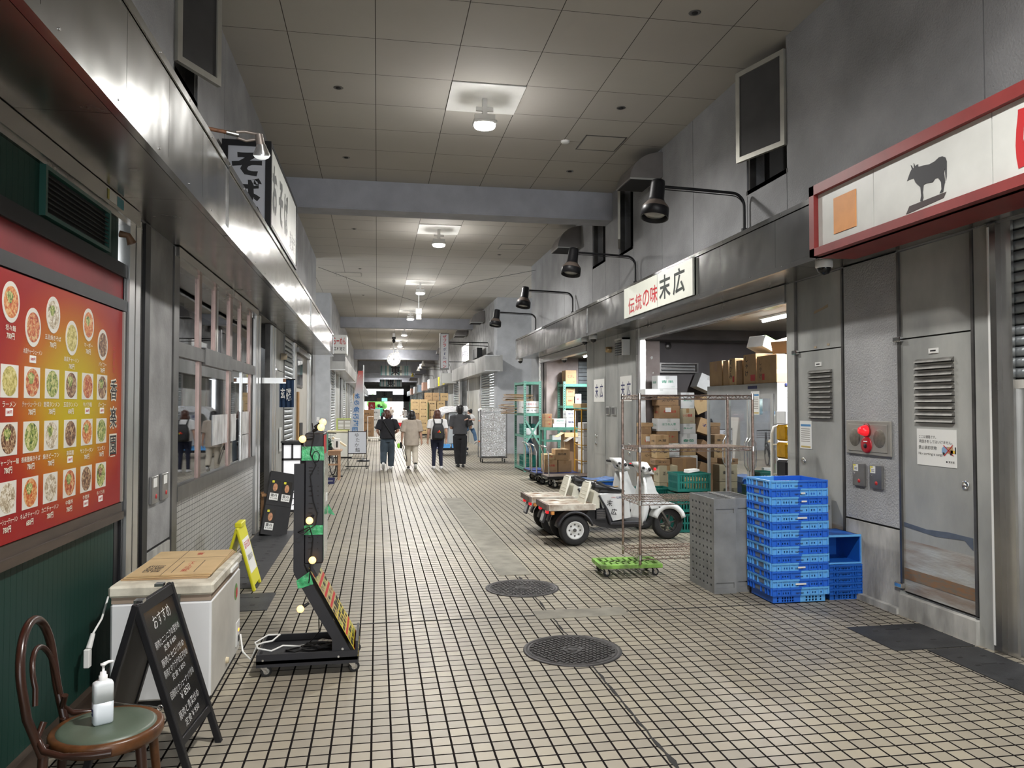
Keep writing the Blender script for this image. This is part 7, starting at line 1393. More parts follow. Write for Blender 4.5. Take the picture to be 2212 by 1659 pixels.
b = MB(M_dsteel); b.lathe([(0.0, -0.012), (0.055, -0.012), (0.06, 0)], (0, 0, 0), 'Y', 24); solo(b, 'cover_plate', 'round grey cap high on the dark store room wall', 'cover', (4.91, 12.45, 2.74))
def fluoro(x, y, z, L, label, w, rz=0):
    t = thing('fluorescent_lamp', label, 'lamp', (x, y, z), rz); b = MB(M_white); b.box(-0.06, -L/2, -0.03, 0.06, L/2, 0); b.build('housing', t)
    b = MB(pm('tube_light', (1, 1, 1), 0.4, emit=14, ecol=(0.95, 0.98, 1))); b.cyl((0, -L/2+0.02, -0.05), (0, L/2-0.02, -0.05), 0.02, n=10); b.build('tube', t)
    l = bpy.data.lights.new('tube_lamp', 'AREA'); l.shape = 'RECTANGLE'; l.size = 0.12; l.size_y = L; l.energy = w; l.color = (0.96, 0.98, 1); o = bpy.data.objects.new('tube_lamp', l); C.objects.link(o); o.parent = t; o.location = (0, 0, -0.075)
fluoro(5.40, 9.5, 2.965, 1.2, 'lit fluorescent tube on the store room ceiling above the refrigerator', 90)
fluoro(5.3, 7.75, 2.965, 0.8, 'added fluorescent tube just inside the store opening, unseen behind the grey post', 110)  # added lamp, out of view, to brighten the camera-facing sides of the stored goods
fluoro(5.0, 17.6, 2.965, 1.2, 'lit fluorescent tube on the ceiling of the second store room', 90)
b = MB(M_dsteel); b.tube([(5.40, 9.4, 2.89), (5.42, 9.2, 2.6), (5.5, 8.95, 2.2), (5.55, 8.9, 1.7)], 0.006, 5); solo(b, 'pull_cord', 'grey cord hanging from the store room fluorescent lamp', 'cord')

# ================================================================ second store room and the things before it
def trolley(loc, label, deck, W=1.15, D=0.66, z=0.25):
    t = thing('platform_trolley', label, 'trolley', loc, 0, 'platform trolleys outside the second store room'); b = MB(deck); b.box(0, 0, z-0.025, W, D, z, 0.006); b.use(M_black); b.box(0.005, -0.012, z-0.05, W, 0, z); b.box(0.005, D, z-0.05, W, D+0.012, z); b.box(-0.012, 0, z-0.05, 0.0, D, z); b.box(0.1, 0.05, z-0.07, W-0.1, D-0.05, z-0.026); b.build('deck', t)
    b = MB(M_chrome); b.tube([(0.03, 0.06, z), (0.02, 0.06, 0.72), (-0.02, 0.08, 0.83), (-0.06, 0.13, 0.875), (-0.07, D/2, 0.88), (-0.06, D-0.13, 0.875), (-0.02, D-0.08, 0.83), (0.02, D-0.06, 0.72), (0.03, D-0.06, z)], 0.015, 8); b.build('handle', t)
    for x in (0.14, W-0.14):
        for y in (0.1, D-0.1): caster(t, x, y, 0.065, z-0.07)
    return t
trolley((3.49, 15.52, 0), 'nearest platform trolley with a bare brown deck and chrome handle', pm('trolley_brown', (0.17, 0.13, 0.11), 0.5, 0, 0.25, 6)); trolley((3.40, 16.32, 0), 'platform trolley with a blue deck carrying brown cartons', pm('trolley_blue', (0.015, 0.03, 0.16), 0.5, 0, 0.2, 6), 0.98); trolley((3.42, 17.15, 0), 'blue platform trolley farthest behind the loaded one', MATS['trolley_blue'], 0.8)
GC = 'cartons on the blue trolley'
for x0, x1, z0, z1, y, m, tx, tc_, l in ((3.62, 3.91, 0.251, 0.53, 16.45, CARD[0], '本味', M_red, 'brown carton with a red oval mark, front left on the blue trolley'), (3.62, 3.85, 0.532, 0.65, 16.45, CARD[1], '冷凍', M_red, 'small tan carton with a red base on the red-oval carton'), (3.94, 4.24, 0.251, 0.515, 16.5, CARD[0], None, None, 'plain brown carton front right on the blue trolley'), (3.87, 4.18, 0.517, 0.755, 16.5, CARD[0], '国内産', M_ink, 'brown carton with black stamp, upper right on the blue trolley')): carton(x1-x0, 0.36, z1-z0-0.002, m, l, ((x0+x1)/2, y, z0), 0, tx, tc_, True, GC)
M_gpost = pm('green_post_paint', (0.16, 0.36, 0.29), 0.45, 0.1, 0.2, 10)
def green_rack(name, label, x0, x1, y0, y1, top, shelves, brace=False):
    t = thing(name, label, 'rack'); 
    for x in (x0, x1):
        for y in (y0, y1):
            b = MB(M_gpost); b.box(x-0.03, y-0.03, 0.004, x+0.03, y+0.03, top); b.use(M_joint)
            z = 0.08
            while z < top-0.05: b.box(x-0.008, y-0.0312, z, x+0.008, y-0.03, z+0.022); z += 0.06
            b.build('post', t)
    for z in shelves:
        b = MB(M_grack); b.box(x0+0.03, y0-0.02, z-0.07, x1-0.03, y0+0.02, z); b.box(x0+0.03, y1-0.02, z-0.07, x1-0.03, y1+0.02, z); b.box(x0-0.02, y0+0.03, z-0.06, x0+0.02, y1-0.03, z); b.box(x1-0.02, y0+0.03, z-0.06, x1+0.02, y1-0.03, z); b.use(pm('shelf_board', (0.22, 0.24, 0.22), 0.6)); b.box(x0+0.02, y0+0.02, z-0.02, x1-0.02, y1-0.02, z-0.001); b.build('shelf', t)
    if brace:
        b = MB(M_gpost); b.prism([(x0, 0.76), (x0+0.04, 0.74), (x1, 1.30), (x1-0.04, 1.32)], y0-0.04, y0-0.03, 'XZ'); b.prism([(x0, 1.32), (x0+0.04, 1.34), (x1, 0.72), (x1-0.04, 0.70)], y0-0.05, y0-0.04, 'XZ'); b.build('cross_brace', t)
    return t
green_rack('storage_rack', 'tall green perforated-post storage rack beside the second store room', 3.77, 4.17, 19.5, 20.85, 2.36, (0.10, 0.95, 1.52, 2.34), True)
b = MB(M_wcard); b.box(-0.24, 0, 0, 0.24, 0.5, 0.155, 0.01); b.use(M_red); b.text('生食用カニ', (0, -0.002, 0.08), (1, 0, 0), U3, 0.08, fit=(0.3, 0.06)); f1 = solo(b, 'foam_box', 'upper of two white foam boxes on the green rack, with red print', 'foam box', (3.95, 19.6, 1.68))
b = MB(M_wcard); b.box(-0.24, 0, 0, 0.24, 0.5, 0.155, 0.01); b.use(M_ink); b.text('魚 河 岸', (0.02, -0.002, 0.07), (1, 0, 0), U3, 0.08, fit=(0.26, 0.045)); b.use(M_tape); b.box(-0.24, -0.001, 0.135, 0.24, 0, 0.152); solo(b, 'foam_box', 'lower of two white foam boxes on the green rack', 'foam box', (3.95, 19.6, 1.522))
vcrate('folding_crate', 'dark green crate on the middle shelf of the green rack', (3.97, 20.2, 0.952), 0.34, 0.5, 0.28, M_gcrate); vcrate('folding_crate', 'dark green crate on the bottom shelf of the green rack', (3.98, 20.2, 0.102), 0.34, 0.6, 0.30, M_gcrate)
b = MB(M_wcard); b.box(-0.15, 0, 0, 0.15, 0.25, 0.18, 0.01); solo(b, 'foam_box', 'small white box in front of the green crate on the rack shelf', 'foam box', (3.96, 19.6, 0.952))
b = MB(pm('blue_bag', (0.20, 0.38, 0.62), 0.3, 0, 0.3, 7, 0.9, 9)); b.ball((0, 0, 0.2), 0.2, 14, (0.7, 0.9, 1.0)); b.tube([(0.02, 0, 0.36), (0.04, 0.0, 0.43)], [0.08, 0.03], 8); solo(b, 'plastic_bag', 'pale blue plastic bag slumped in the lower part of the green rack', 'bag', (3.97, 20.0, 0.415))
t = thing('cardboard_bundle', 'sheaf of folded brown cardboard stacked on the rack, sticking out toward the aisle', 'cardboard', (3.80, 20.15, 1.84))
rb = random.Random(11)
for k in range(9):
    b = MB(CARD[k % 3]); M = Matrix.Translation((rb.uniform(-0.06, 0.03), rb.uniform(-0.05, 0.05), 0.022*k)) @ Matrix.Rotation(rb.uniform(-0.2, 0.2), 4, 'Z') @ Matrix.Rotation(rb.uniform(-0.04, 0.08), 4, 'Y'); b.at(M); b.box(-0.42, -0.15, 0, 0.32, 0.25, 0.012); b.build('folded_sheet', t)
t2 = thing('cardboard_bundle', 'lower sheaf of crushed brown cardboard hanging over the foil-covered cart', 'cardboard', (3.50, 20.25, 1.50))
for k in range(8):
    b = MB(CARD[(k+1) % 3]); M = Matrix.Translation((rb.uniform(-0.05, 0.03), rb.uniform(-0.05, 0.05), 0.036*k)) @ Matrix.Rotation(rb.uniform(-0.25, 0.25), 4, 'Z') @ Matrix.Rotation(rb.uniform(-0.1, 0.06), 4, 'Y'); b.at(M); b.box(-0.20, -0.2, 0, 0.12, 0.2, 0.016); b.build('folded_sheet', t2)
green_rack('storage_rack', 'green shelf rack inside the second store room, holding cartons', 4.66, 5.7, 18.85, 19.45, 2.33, (0.3, 1.72, 2.27))
for x0, x1, z0, z1, m, tx, tc_, l in ((4.72, 5.0, 2.272, 2.62, CARD[0], 'むさし', M_red, 'carton with bold red characters on top of the inner green rack'), (4.74, 4.96, 1.95, 2.17, CARD[1], '胡麻豆', M_red, 'upper carton with an orange oval on the inner green rack'), (4.74, 4.94, 1.722, 1.948, CARD[1], '胡麻豆', M_red, 'lower carton with an orange oval on the inner green rack'), (4.97, 5.13, 1.722, 2.02, M_wcard, '冷蔵便', M_red, 'upright white carton with an orange edge on the inner green rack')): carton(x1-x0, 0.4, z1-z0-0.002, m, l, ((x0+x1)/2, 18.95, z0), 0, tx, tc_, False, 'cartons on the inner green rack')
t = thing('work_table', 'green steel work table with cartons in the second store room', 'table', (0, 0, 0))
b = MB(M_grack); b.box(3.99, 18.2, 1.12, 4.86, 18.75, 1.19); b.build('table_top', t); b = MB(M_grack); b.box(4.03, 18.22, 0.84, 4.82, 18.72, 0.88); b.build('shelf', t)
for x in (4.02, 4.80):
    for y in (18.23, 18.70): b = MB(M_grack); b.box(x-0.025, y-0.025, 0.004, x+0.025, y+0.025, 1.12); b.build('leg', t)
for x0, x1, z0, z1, m, tx, tc_, l in ((4.03, 4.20, 1.191, 1.34, CARD[2], '一番', M_red, 'small brown carton at the left end of the green table, lower'), (4.03, 4.20, 1.342, 1.52, CARD[2], '一番', M_red, 'small brown carton at the left end of the green table, upper'), (4.22, 4.53, 1.191, 1.28, M_wcard, None, None, 'flat white carton with a brown strap on the green table'), (4.25, 4.54, 1.282, 1.40, M_wcard, '鯛', M_greenink, 'white carton with green print on the green table'), (4.56, 4.80, 1.191, 1.42, M_wcard, '鮮魚', M_navy, 'lower white carton at the right end of the green table'), (4.56, 4.80, 1.422, 1.60, M_wcard, '鮮魚', M_navy, 'upper white carton with a dark flap at the right end of the green table'), (4.21, 4.54, 0.881, 1.0, M_wcard, None, None, 'black and white tray box on the lower shelf of the green table')): carton(x1-x0-0.005, 0.36, z1-z0-0.002, m, l, ((x0+x1)/2, 18.24, z0), 0, tx, tc_, True, 'cartons on the green table')
def open_box(name, label, loc, w, d, h, mat, flap):
    t = thing(name, label, 'box', loc); b = MB(mat); b.box(-w/2, 0, 0, w/2, 0.006, h); b.box(-w/2, d-0.006, 0, w/2, d, h); b.box(-w/2, 0.006, 0, -w/2+0.006, d-0.006, h); b.box(w/2-0.006, 0.006, 0, w/2, d-0.006, h); b.box(-w/2, 0, 0, w/2, d, 0.006); b.build('body', t)
    b = MB(flap); b.prism([(-w/2, h), (-w/2-0.16, h-0.10), (-w/2-0.163, h-0.096), (-w/2, h+0.005)], 0, d, 'XZ'); b.build('flap', t)
    b = MB(flap); b.prism([(0.0, h), (-0.04, h-0.10), (-0.043, h-0.098), (0.0, h+0.005)], -w/2, w/2, 'YZ'); b.build('flap', t); return t
open_box('open_carton', 'tall open brown carton with its flaps out before the green table', (4.52, 17.62, 0.004), 0.32, 0.36, 1.07, CARD[0], CARD[1]); open_box('open_carton', 'open carton with grey outside before the yellow cage', (4.58, 17.2, 0.004), 0.22, 0.34, 0.98, CARD[2], M_hoodl)
t = thing('roll_cage', 'yellow wire roll cage holding white foam boxes by the grey panel', 'roll cage', (4.72, 16.3, 0))
M_ycage = pm('cage_yellow', (0.50, 0.27, 0.02), 0.45, 0.1, 0.2, 9); b = MB(M_ycage)
for x in (-0.3, 0.3):
    for y in (0, 0.6): b.cyl((x, y, 0.12), (x, y, 1.65), 0.016, n=8)
for z in (0.15, 0.5, 0.85, 1.2, 1.62):
    b.tube([(-0.3, 0, z), (0.3, 0, z)], 0.01, 6); b.tube([(-0.3, 0, z), (-0.3, 0.6, z)], 0.01, 6); b.tube([(0.3, 0, z), (0.3, 0.6, z)], 0.01, 6)
b.box(-0.32, -0.02, 0.10, 0.32, 0.62, 0.13); b.build('cage', t)
for x in (-0.24, 0.24):
    for y in (0.06, 0.54): caster(t, x, y, 0.04, 0.10)
for k in range(4): b = MB(M_wcard); b.box(-0.25, 0, 0, 0.25, 0.45, 0.3, 0.01); b.use(M_red); b.text('特選', (0, -0.002, 0.15), (1, 0, 0), U3, 0.12); solo(b, 'foam_box', ('lowest white foam box in the yellow cage', 'second white foam box from the bottom in the yellow cage', 'third white foam box from the bottom in the yellow cage', 'top white foam box in the yellow cage')[k], 'foam box', (4.72, 16.37, 0.132+0.302*k), 0, 'foam boxes in the yellow cage')
b = MB(CARD[1]); b.box(-0.33, -0.03, 0, 0.33, 0.62, 0.1, 0.005); solo(b, 'carton', 'flat carton lid lying on top of the yellow cage', 'box', (4.72, 16.3, 1.667))

# ================================================================ cross passage: foil carts, far pallet of cartons, shutters
def cage_cart(loc, label, W, D, Hh):
    t = thing('foil_cart', label, 'cart', loc); b = MB(M_dsteel)
    for x in (-W/2, W/2):
        for y in (0, D): b.cyl((x, y, 0.14), (x, y, Hh), 0.014, n=8)
    b.box(-W/2, 0, 0.14, W/2, D, 0.17); b.build('frame', t)
    for x in (-W/2+0.06, W/2-0.06):
        for y in (0.06, D-0.06): caster(t, x, y, 0.055, 0.14, 1.2)
    return t
t = cage_cart((3.47, 22.9, 0), 'roll cart wrapped in crinkled silver foil in the cross passage', 0.80, 0.55, 1.6)
b = MB(M_foil); b.box(-0.375, -0.03, 0.19, 0.365, -0.005, 1.5, 0.01); b.box(-0.36, 0.0, 0.19, 0.36, 0.5, 1.48, 0.02); b.box(-0.41, -0.02, 1.52, 0.41, 0.56, 1.64, 0.03); b.build('foil_cover', t); b = MB(pm('orange_strap', (0.75, 0.16, 0.02), 0.5)); b.box(-0.46, 0.0, 0.62, -0.402, 0.1, 0.66); b.box(-0.46, 0.0, 1.25, -0.402, 0.08, 1.27); b.use(M_white); b.box(-0.44, 0.02, 0.7, -0.402, 0.06, 0.95); b.build('strap', t)
t = thing('foil_cart', 'flatbed cart with arched silver foil hood and grey cold box behind the walkers', 'cart', (2.55, 26.3, 0))
b = MB(MATS['trolley_blue']); b.box(-0.5, 0, 0.22, 0.55, 1.1, 0.27); b.use(M_black); b.box(-0.5, -0.015, 0.19, 0.55, 0, 0.27); b.build('deck', t)
b = MB(M_foil)
pr_ = [(-0.52, 0.85), (-0.50, 1.35), (-0.44, 1.55), (-0.33, 1.66), (-0.15, 1.70), (0.5, 1.71), (0.55, 1.60), (0.5, 1.52), (-0.1, 1.50), (-0.26, 1.45), (-0.36, 1.32), (-0.40, 0.85)]
b.prism(pr_, 0, 1.05, 'XZ', True); b.build('foil_hood', t)
b = MB(pm('cold_box_grey', (0.40, 0.43, 0.46), 0.4)); b.box(-0.12, 0.05, 0.42, 0.45, 1.0, 1.50, 0.01); b.use(M_navy)
for k, ch in enumerate('㈲末広'): b.text(ch, (0.06, 0.045, 1.36-0.14*k), (1, 0, 0), U3, 0.13, off=0.01)
b.use(M_blackm); b.box(0.1, 0.04, 0.80, 0.2, 0.051, 0.88); b.box(0.28, 0.04, 0.80, 0.38, 0.051, 0.88); b.build('cold_box', t)
for x in (-0.4, 0.45):
    for y in (0.1, 1.0): caster(t, x, y, 0.07, 0.19)
c0 = vcrate('flat_crate', 'flat blue crate on the flatbed cart in front of the grey cold box', (2.30, 26.42, 0.272), 0.36, 0.22, 0.13, LB); dup(c0, (2.72, 26.42, 0.272), 0, 'second flat blue crate on the flatbed cart, half behind the man in black'); 
GP = 'tan cartons on the far pallet'
pc = []
cols_n = ('left', 'right'); n = 0
for c in range(2):
    for r in range(5):
        if (c, r) == (0, 2): continue
        carton(0.45, 0.5, 0.375, CARD[1], 'tan carton on the far pallet, %s column, %s row from the bottom' % (cols_n[c], ('first', 'second', 'third', 'fourth', 'fifth')[r]), (2.03+0.46*c, 42, 0.18+0.379*r), 0, '北海道', None, False, GP)
carton(0.45, 0.5, 0.30, CARD[2], 'darker brown carton in the middle of the far pallet stack', (2.03, 42.02, 0.18+0.379*2), 0, None, None, False, GP)
for c, (x, y, k) in enumerate(((2.98, 42.3, 5), (3.48, 42.4, 5))):
    for r in range(k): carton(0.46, 0.55, 0.36, CARD[1], 'tan carton in the %s stack beside the far pallet, %s from the bottom' % (('nearer', 'right-hand')[c], ('first', 'second', 'third', 'fourth', 'fifth')[r]), (x, y, 0.18+0.364*r), 0, '青果', None, False, GP)
carton(0.40, 0.5, 0.44, CARD[0], 'upright carton with black print on top of the stacks, left of a pair', (2.78, 42.3, 2.002), 0, 'いか', None, False, GP); carton(0.36, 0.5, 0.44, CARD[0], 'upright carton with black print on top of the stacks, right of a pair', (3.18, 42.35, 2.002), 0, 'いか', None, False, GP); carton(0.43, 0.5, 0.42, CARD[1], 'single carton on top of the right-hand far stack', (3.66, 42.4, 2.002), 0, '北海道', None, False, GP)
t = thing('pallet_jack', 'black pallet truck with green posts under the far cartons', 'pallet truck', (2.75, 42.0, 0)); b = MB(M_black); b.box(-1.0, -0.02, 0.10, 1.2, 1.0, 0.178); b.build('base', t)
b = MB(pm('cage_green', (0.02, 0.16, 0.07), 0.4))
for x in (-0.99, -0.02): b.cyl((x, -0.05, 0.1), (x, -0.05, 1.9), 0.02, n=8)
b.build('green_posts', t)
for x in (-0.85, 1.05):
    for y in (0.1, 0.9): caster(t, x, y, 0.05, 0.10)
rs = random.Random(8)
def far_stack(x, y, w, n, h, mat, label, d=0.6):
    for r in range(n): carton(w, d, h-0.003, mat, '%s, %s up' % (label, ('first', 'second', 'third', 'fourth')[r]), (x, y, 0.002+h*r), 0, '北', None, False, 'far goods along the hall')
far_stack(3.2, 50.5, 0.6, 4, 0.5, CARD[1], 'tan carton in the column behind the far pallet on the right'); far_stack(3.0, 58, 0.7, 4, 0.45, CARD[0], 'brown carton in a distant column on the right'); far_stack(-0.55, 44, 0.75, 3, 0.5, CARD[2], 'brown carton in the column behind the flag on the left'); far_stack(-1.05, 43, 0.5, 4, 0.6, CARD[0], 'tan carton in the tall column against the left wall behind the flag'); far_stack(-0.1, 53, 0.6, 3, 0.5, M_wcard, 'white foam box in the distant column on the left')
b = MB(M_red); b.box(-0.35, -0.03, 0, 0.35, 0.03, 2.1); b.use(M_white); b.text('大売出し', (0, -0.035, 1.1), (1, 0, 0), U3, 0.4, vert=True); solo(b, 'red_banner', 'distant red banner standing at the left of the bright end', 'banner', (-0.55, 80, 0))
t = thing('handcart', 'distant low cart with a white load and a red base near the far cartons', 'cart', (1.75, 55, 0)); b = MB(M_red); b.box(-0.8, 0, 0.25, 0.8, 1.2, 0.5); b.build('base', t); b = MB(M_wcard); b.box(-0.75, 0.05, 0.5, 0.75, 1.1, 0.85, 0.03); b.build('load', t)
for x in (-0.6, 0.6):
    for y in (0.15, 1.05): caster(t, x, y, 0.09, 0.25)
M_leaf = pm('street_tree_leaves', (0.12, 0.35, 0.06), 0.7, 0, 0.5, 2); t = thing('street_tree', 'bright green tree in the street beyond the far doorway', 'tree', (0.2, 112, 0)); b = MB(CARD[2]); b.cyl((0, 0, 0), (0, 0, 1.6), 0.12); b.build('trunk', t); b = MB(M_leaf)
for k in range(9): b.ball((rs.uniform(-1.0, 1.0), rs.uniform(-0.6, 0.6), rs.uniform(1.5, 2.9)), rs.uniform(0.45, 0.75), 10)
b.build('foliage', t)
# ================================================================ people
def fuse(mb, name, parent, vox, it=3):
    """merge overlapping closed shapes into one continuous surface"""
    o = mb.build(name, parent)
    md = o.modifiers.new('fuse', 'REMESH'); md.mode = 'VOXEL'; md.voxel_size = vox; md.use_smooth_shade = True
    ms = o.modifiers.new('soft', 'SMOOTH'); ms.iterations = it; ms.factor = 0.5
    dg = bpy.context.evaluated_depsgraph_get(); me = bpy.data.meshes.new_from_object(o.evaluated_get(dg))
    old = o.data; o.modifiers.clear(); o.data = me; bpy.data.meshes.remove(old)
    if len(me.materials) == 0:
        for m in mb.mats: me.materials.append(m)
    me.polygons.foreach_set('use_smooth', [True]*len(me.polygons)); return o
SKIN = pm('skin', (0.55, 0.33, 0.24), 0.5, 0, 0.06, 12)
X_, Y_ = (1, 0, 0), (0, 1, 0)
def hand(b, w, d, side, L, curl=0.5):
    """palm with four fingers and a thumb; w = wrist, d = pointing direction"""
    w, d = Vector(w), Vector(d).normalized(); f = Vector((0, 1, 0)); f = (f-d*f.dot(d)).normalized(); s = d.cross(f)
    b.tube([w-d*L*0.1, w+d*L*0.15, w+d*L*0.48, w+d*L*0.55], [L*0.13, L*0.17, L*0.2, L*0.15], 8)
    for k in range(4):
        o = w+d*L*0.5+f*L*(0.16-0.105*k); ln = L*(0.42, 0.47, 0.44, 0.34)[k]; inn = s*(-side)*curl
        b.tube([o, o+d*ln*0.45+inn*ln*0.12, o+d*ln*0.8+inn*ln*0.42, o+d*ln*0.95+inn*ln*0.65], [L*0.062, L*0.058, L*0.052, L*0.042], 6)
    o = w+d*L*0.15+f*L*0.15; b.tube([o, o+(d*0.6+f*0.6)*L*0.25, o+(d*0.95+f*0.35)*L*0.45], [L*0.07, L*0.062, L*0.05], 6)
def person(label, loc, H, legs, arms, cloth, rz=0.0, vox=0.011, lean=0.0, hair=None, face=False, seated=False):
    """legs = [(knee, ankle, toe_direction, heel_lift)] left then right; arms = [(elbow, wrist, hand_direction)]; all in fractions of H, facing +y"""
    t = thing('person', label, 'person', loc, rz); V = lambda p: Vector((p[0]*H, p[1]*H, p[2]*H))
    hz, dz = cloth.get('hip', 0.52), cloth.get('hip', 0.52)-0.52
    sh = lambda s: V((s*0.112, lean, 0.815+dz)); hp = lambda s: V((s*0.055, 0, 0.50+dz)); nk = V((0, lean+0.005, 0.85+dz)); hd = V((cloth.get('hx', 0), lean+0.02, 0.925+dz))
    b = MB(SKIN)
    b.loft([(V((0, 0, 0.47+dz)), 0.085*H, 0.06*H, X_, Y_), (V((0, 0, 0.53+dz)), 0.092*H, 0.066*H, X_, Y_), (V((0, lean*0.4, 0.62+dz)), 0.076*H, 0.056*H, X_, Y_), (V((0, lean*0.8, 0.72+dz)), 0.092*H, 0.064*H, X_, Y_), (V((0, lean, 0.80+dz)), 0.10*H, 0.056*H, X_, Y_), (V((0, lean, 0.835+dz)), 0.06*H, 0.042*H, X_, Y_)], 18)
    b.tube([nk-V((0, 0, 0.03)), nk+V((0, 0.004, 0.03)), hd], [0.036*H, 0.031*H, 0.034*H], 10)
    b.ball(hd, 0.062*H, 16, (0.92, 1.08, 1.2)); b.ball(hd+V((0, 0.03, -0.035)), 0.038*H, 12, (1, 0.9, 1)); b.ball(hd+V((0, 0.072, -0.012)), 0.012*H, 8, (0.8, 1, 1.3))
    for s in (-1, 1): b.ball(hd+V((s*0.059, 0.0, -0.008)), 0.014*H, 8, (0.5, 0.8, 1.2))
    for s, (el, wr, hdir) in zip((-1, 1), arms):
        b.tube([sh(s)-V((s*0.02, 0, 0)), sh(s), (sh(s)+V(el))/2, V(el)], [0.038*H, 0.034*H, 0.028*H, 0.024*H], 10); b.tube([V(el), (V(el)*0.6+V(wr)*0.4), V(wr)], [0.024*H, 0.024*H, 0.016*H], 10); hand(b, V(wr), hdir, s, 0.105*H)
    for s, (kn, an, toe, lift) in zip((-1, 1), legs):
        b.tube([hp(s), (hp(s)+V(kn))/2, V(kn)], [0.056*H, 0.048*H, 0.034*H], 12); b.tube([V(kn), V(kn)*0.65+V(an)*0.35, V(an)], [0.034*H, 0.034*H, 0.021*H], 12)
    fuse(b, 'body', t, vox)
    w = cloth.get('loose', 1.0); hem = cloth.get('hem', 0.50)
    b = MB(cloth['shirt'])
    b.loft([(V((0, 0, hem+dz)), 0.112*H*w, 0.088*H*w, X_, Y_), (V((0, lean*0.3, hem+0.06+dz)), 0.110*H*w, 0.084*H*w, X_, Y_), (V((0, lean*0.7, 0.68+dz)), 0.106*H*w, 0.078*H*w, X_, Y_), (V((0, lean, 0.76+dz)), 0.112*H, 0.074*H, X_, Y_), (V((0, lean, 0.81+dz)), 0.112*H, 0.060*H, X_, Y_), (V((0, lean, 0.842+dz)), 0.066*H, 0.048*H, X_, Y_), (V((0, lean, 0.858+dz)), 0.040*H, 0.038*H, X_, Y_)], 20)
    for s, (el, wr, _d) in zip((-1, 1), arms):
        e = V(el); k = cloth.get('sleeve', 0.85); S0 = sh(s)
        if k <= 1: b.tube([S0-V((s*0.03, 0, 0.005)), S0+V((s*0.006, 0, 0)), S0*(1-k)+e*k], [0.05*H, 0.048*H, 0.047*H*w], 12)
        else: b.tube([S0-V((s*0.03, 0, 0.005)), S0+V((s*0.006, 0, 0)), e, e*(2-k)+V(wr)*(k-1)], [0.05*H, 0.048*H, 0.040*H*w, 0.034*H*w], 12)
    fuse(b, 'shirt', t, vox*1.1, 5)
    pw = cloth.get('pant', 1.0); b = MB(cloth['pants'])
    b.loft([(V((0, 0, 0.455+dz)), 0.094*H, 0.070*H, X_, Y_), (V((0, 0, 0.52+dz)), 0.098*H, 0.073*H, X_, Y_), (V((0, 0, 0.585+dz)), 0.086*H, 0.064*H, X_, Y_)], 18)
    for s, (kn, an, toe, lift) in zip((-1, 1), legs):
        A = V(an); b.tube([hp(s)+V((0, 0, 0.01)), (hp(s)+V(kn))/2, V(kn), (V(kn)+A)/2, A+V((0, 0, 0.004))], [0.063*H, 0.058*H*(0.6+0.4*pw), 0.044*H*pw, 0.042*H*pw, 0.036*H*pw], 14)
    fuse(b, 'trousers', t, vox*1.1, 4)
    for s, (kn, an, toe, lift) in zip((-1, 1), legs):
        A = V(an); d = Vector((toe[0], toe[1], 0)).normalized(); u = Vector((0, 0, 1)); q = math.sin(lift); c = math.cos(lift); d2 = d*c-u*q; u2 = u*c+d*q
        b = MB(cloth['shoe']); o = A-u2*0.022*H
        b.loft([(o-d2*0.038*H, 0.016*H, 0.016*H, d2.cross(u2), u2), (o-d2*0.030*H, 0.023*H, 0.026*H, d2.cross(u2), u2), (o+d2*0.01*H, 0.025*H, 0.026*H, d2.cross(u2), u2), (o+d2*0.06*H-u2*0.006*H, 0.028*H, 0.017*H, d2.cross(u2), u2), (o+d2*0.10*H-u2*0.009*H, 0.022*H, 0.012*H, d2.cross(u2), u2), (o+d2*0.112*H-u2*0.011*H, 0.010*H, 0.007*H, d2.cross(u2), u2)], 14)
        if cloth.get('sole'): b.use(cloth['sole']); b.loft([(o-d2*0.036*H-u2*0.022*H, 0.02*H, 0.006*H, d2.cross(u2), u2), (o+d2*0.05*H-u2*0.021*H, 0.028*H, 0.006*H, d2.cross(u2), u2), (o+d2*0.106*H-u2*0.019*H, 0.014*H, 0.004*H, d2.cross(u2), u2)], 12)
        b.build('shoe', t)
    b = MB(cloth['hair']); b.ball(hd+V((0, -0.010, 0.012)), 0.066*H, 18, (0.96, 1.05, 1.14))
    for c_, r_, sq in (hair or []): b.ball(hd+V(c_), r_*H, 14, sq)
    fuse(b, 'hair', t, vox*0.9, 4)
    b = MB(M_ink)
    for s in (-1, 1): b.ball(hd+V((s*0.024, 0.062, 0.006)), 0.007*H, 8)
    b.build('eyes', t)
    b = MB(pm('lips', (0.42, 0.16, 0.13), 0.5)); b.ball(hd+V((0, 0.066, -0.040)), 0.013*H, 8, (1.2, 0.5, 0.4)); b.build('mouth', t)
    return t
hm_dark = pm('black_hair', (0.012, 0.010, 0.010), 0.4, 0, 0.3, 30); hm_brown = pm('brown_hair', (0.085, 0.032, 0.020), 0.4, 0, 0.3, 30)
S_blk = pm('black_cotton', (0.014, 0.014, 0.018), 0.9, 0, 0.2, 8); S_bei = pm('beige_shirt', (0.43, 0.37, 0.31), 0.8, 0, 0.12, 7, 0.4, 9); S_wht = pm('white_cotton', (0.78, 0.78, 0.78), 0.85, 0, 0.05, 7); S_gry = pm('charcoal_cotton', (0.055, 0.055, 0.06), 0.9, 0, 0.1, 9)
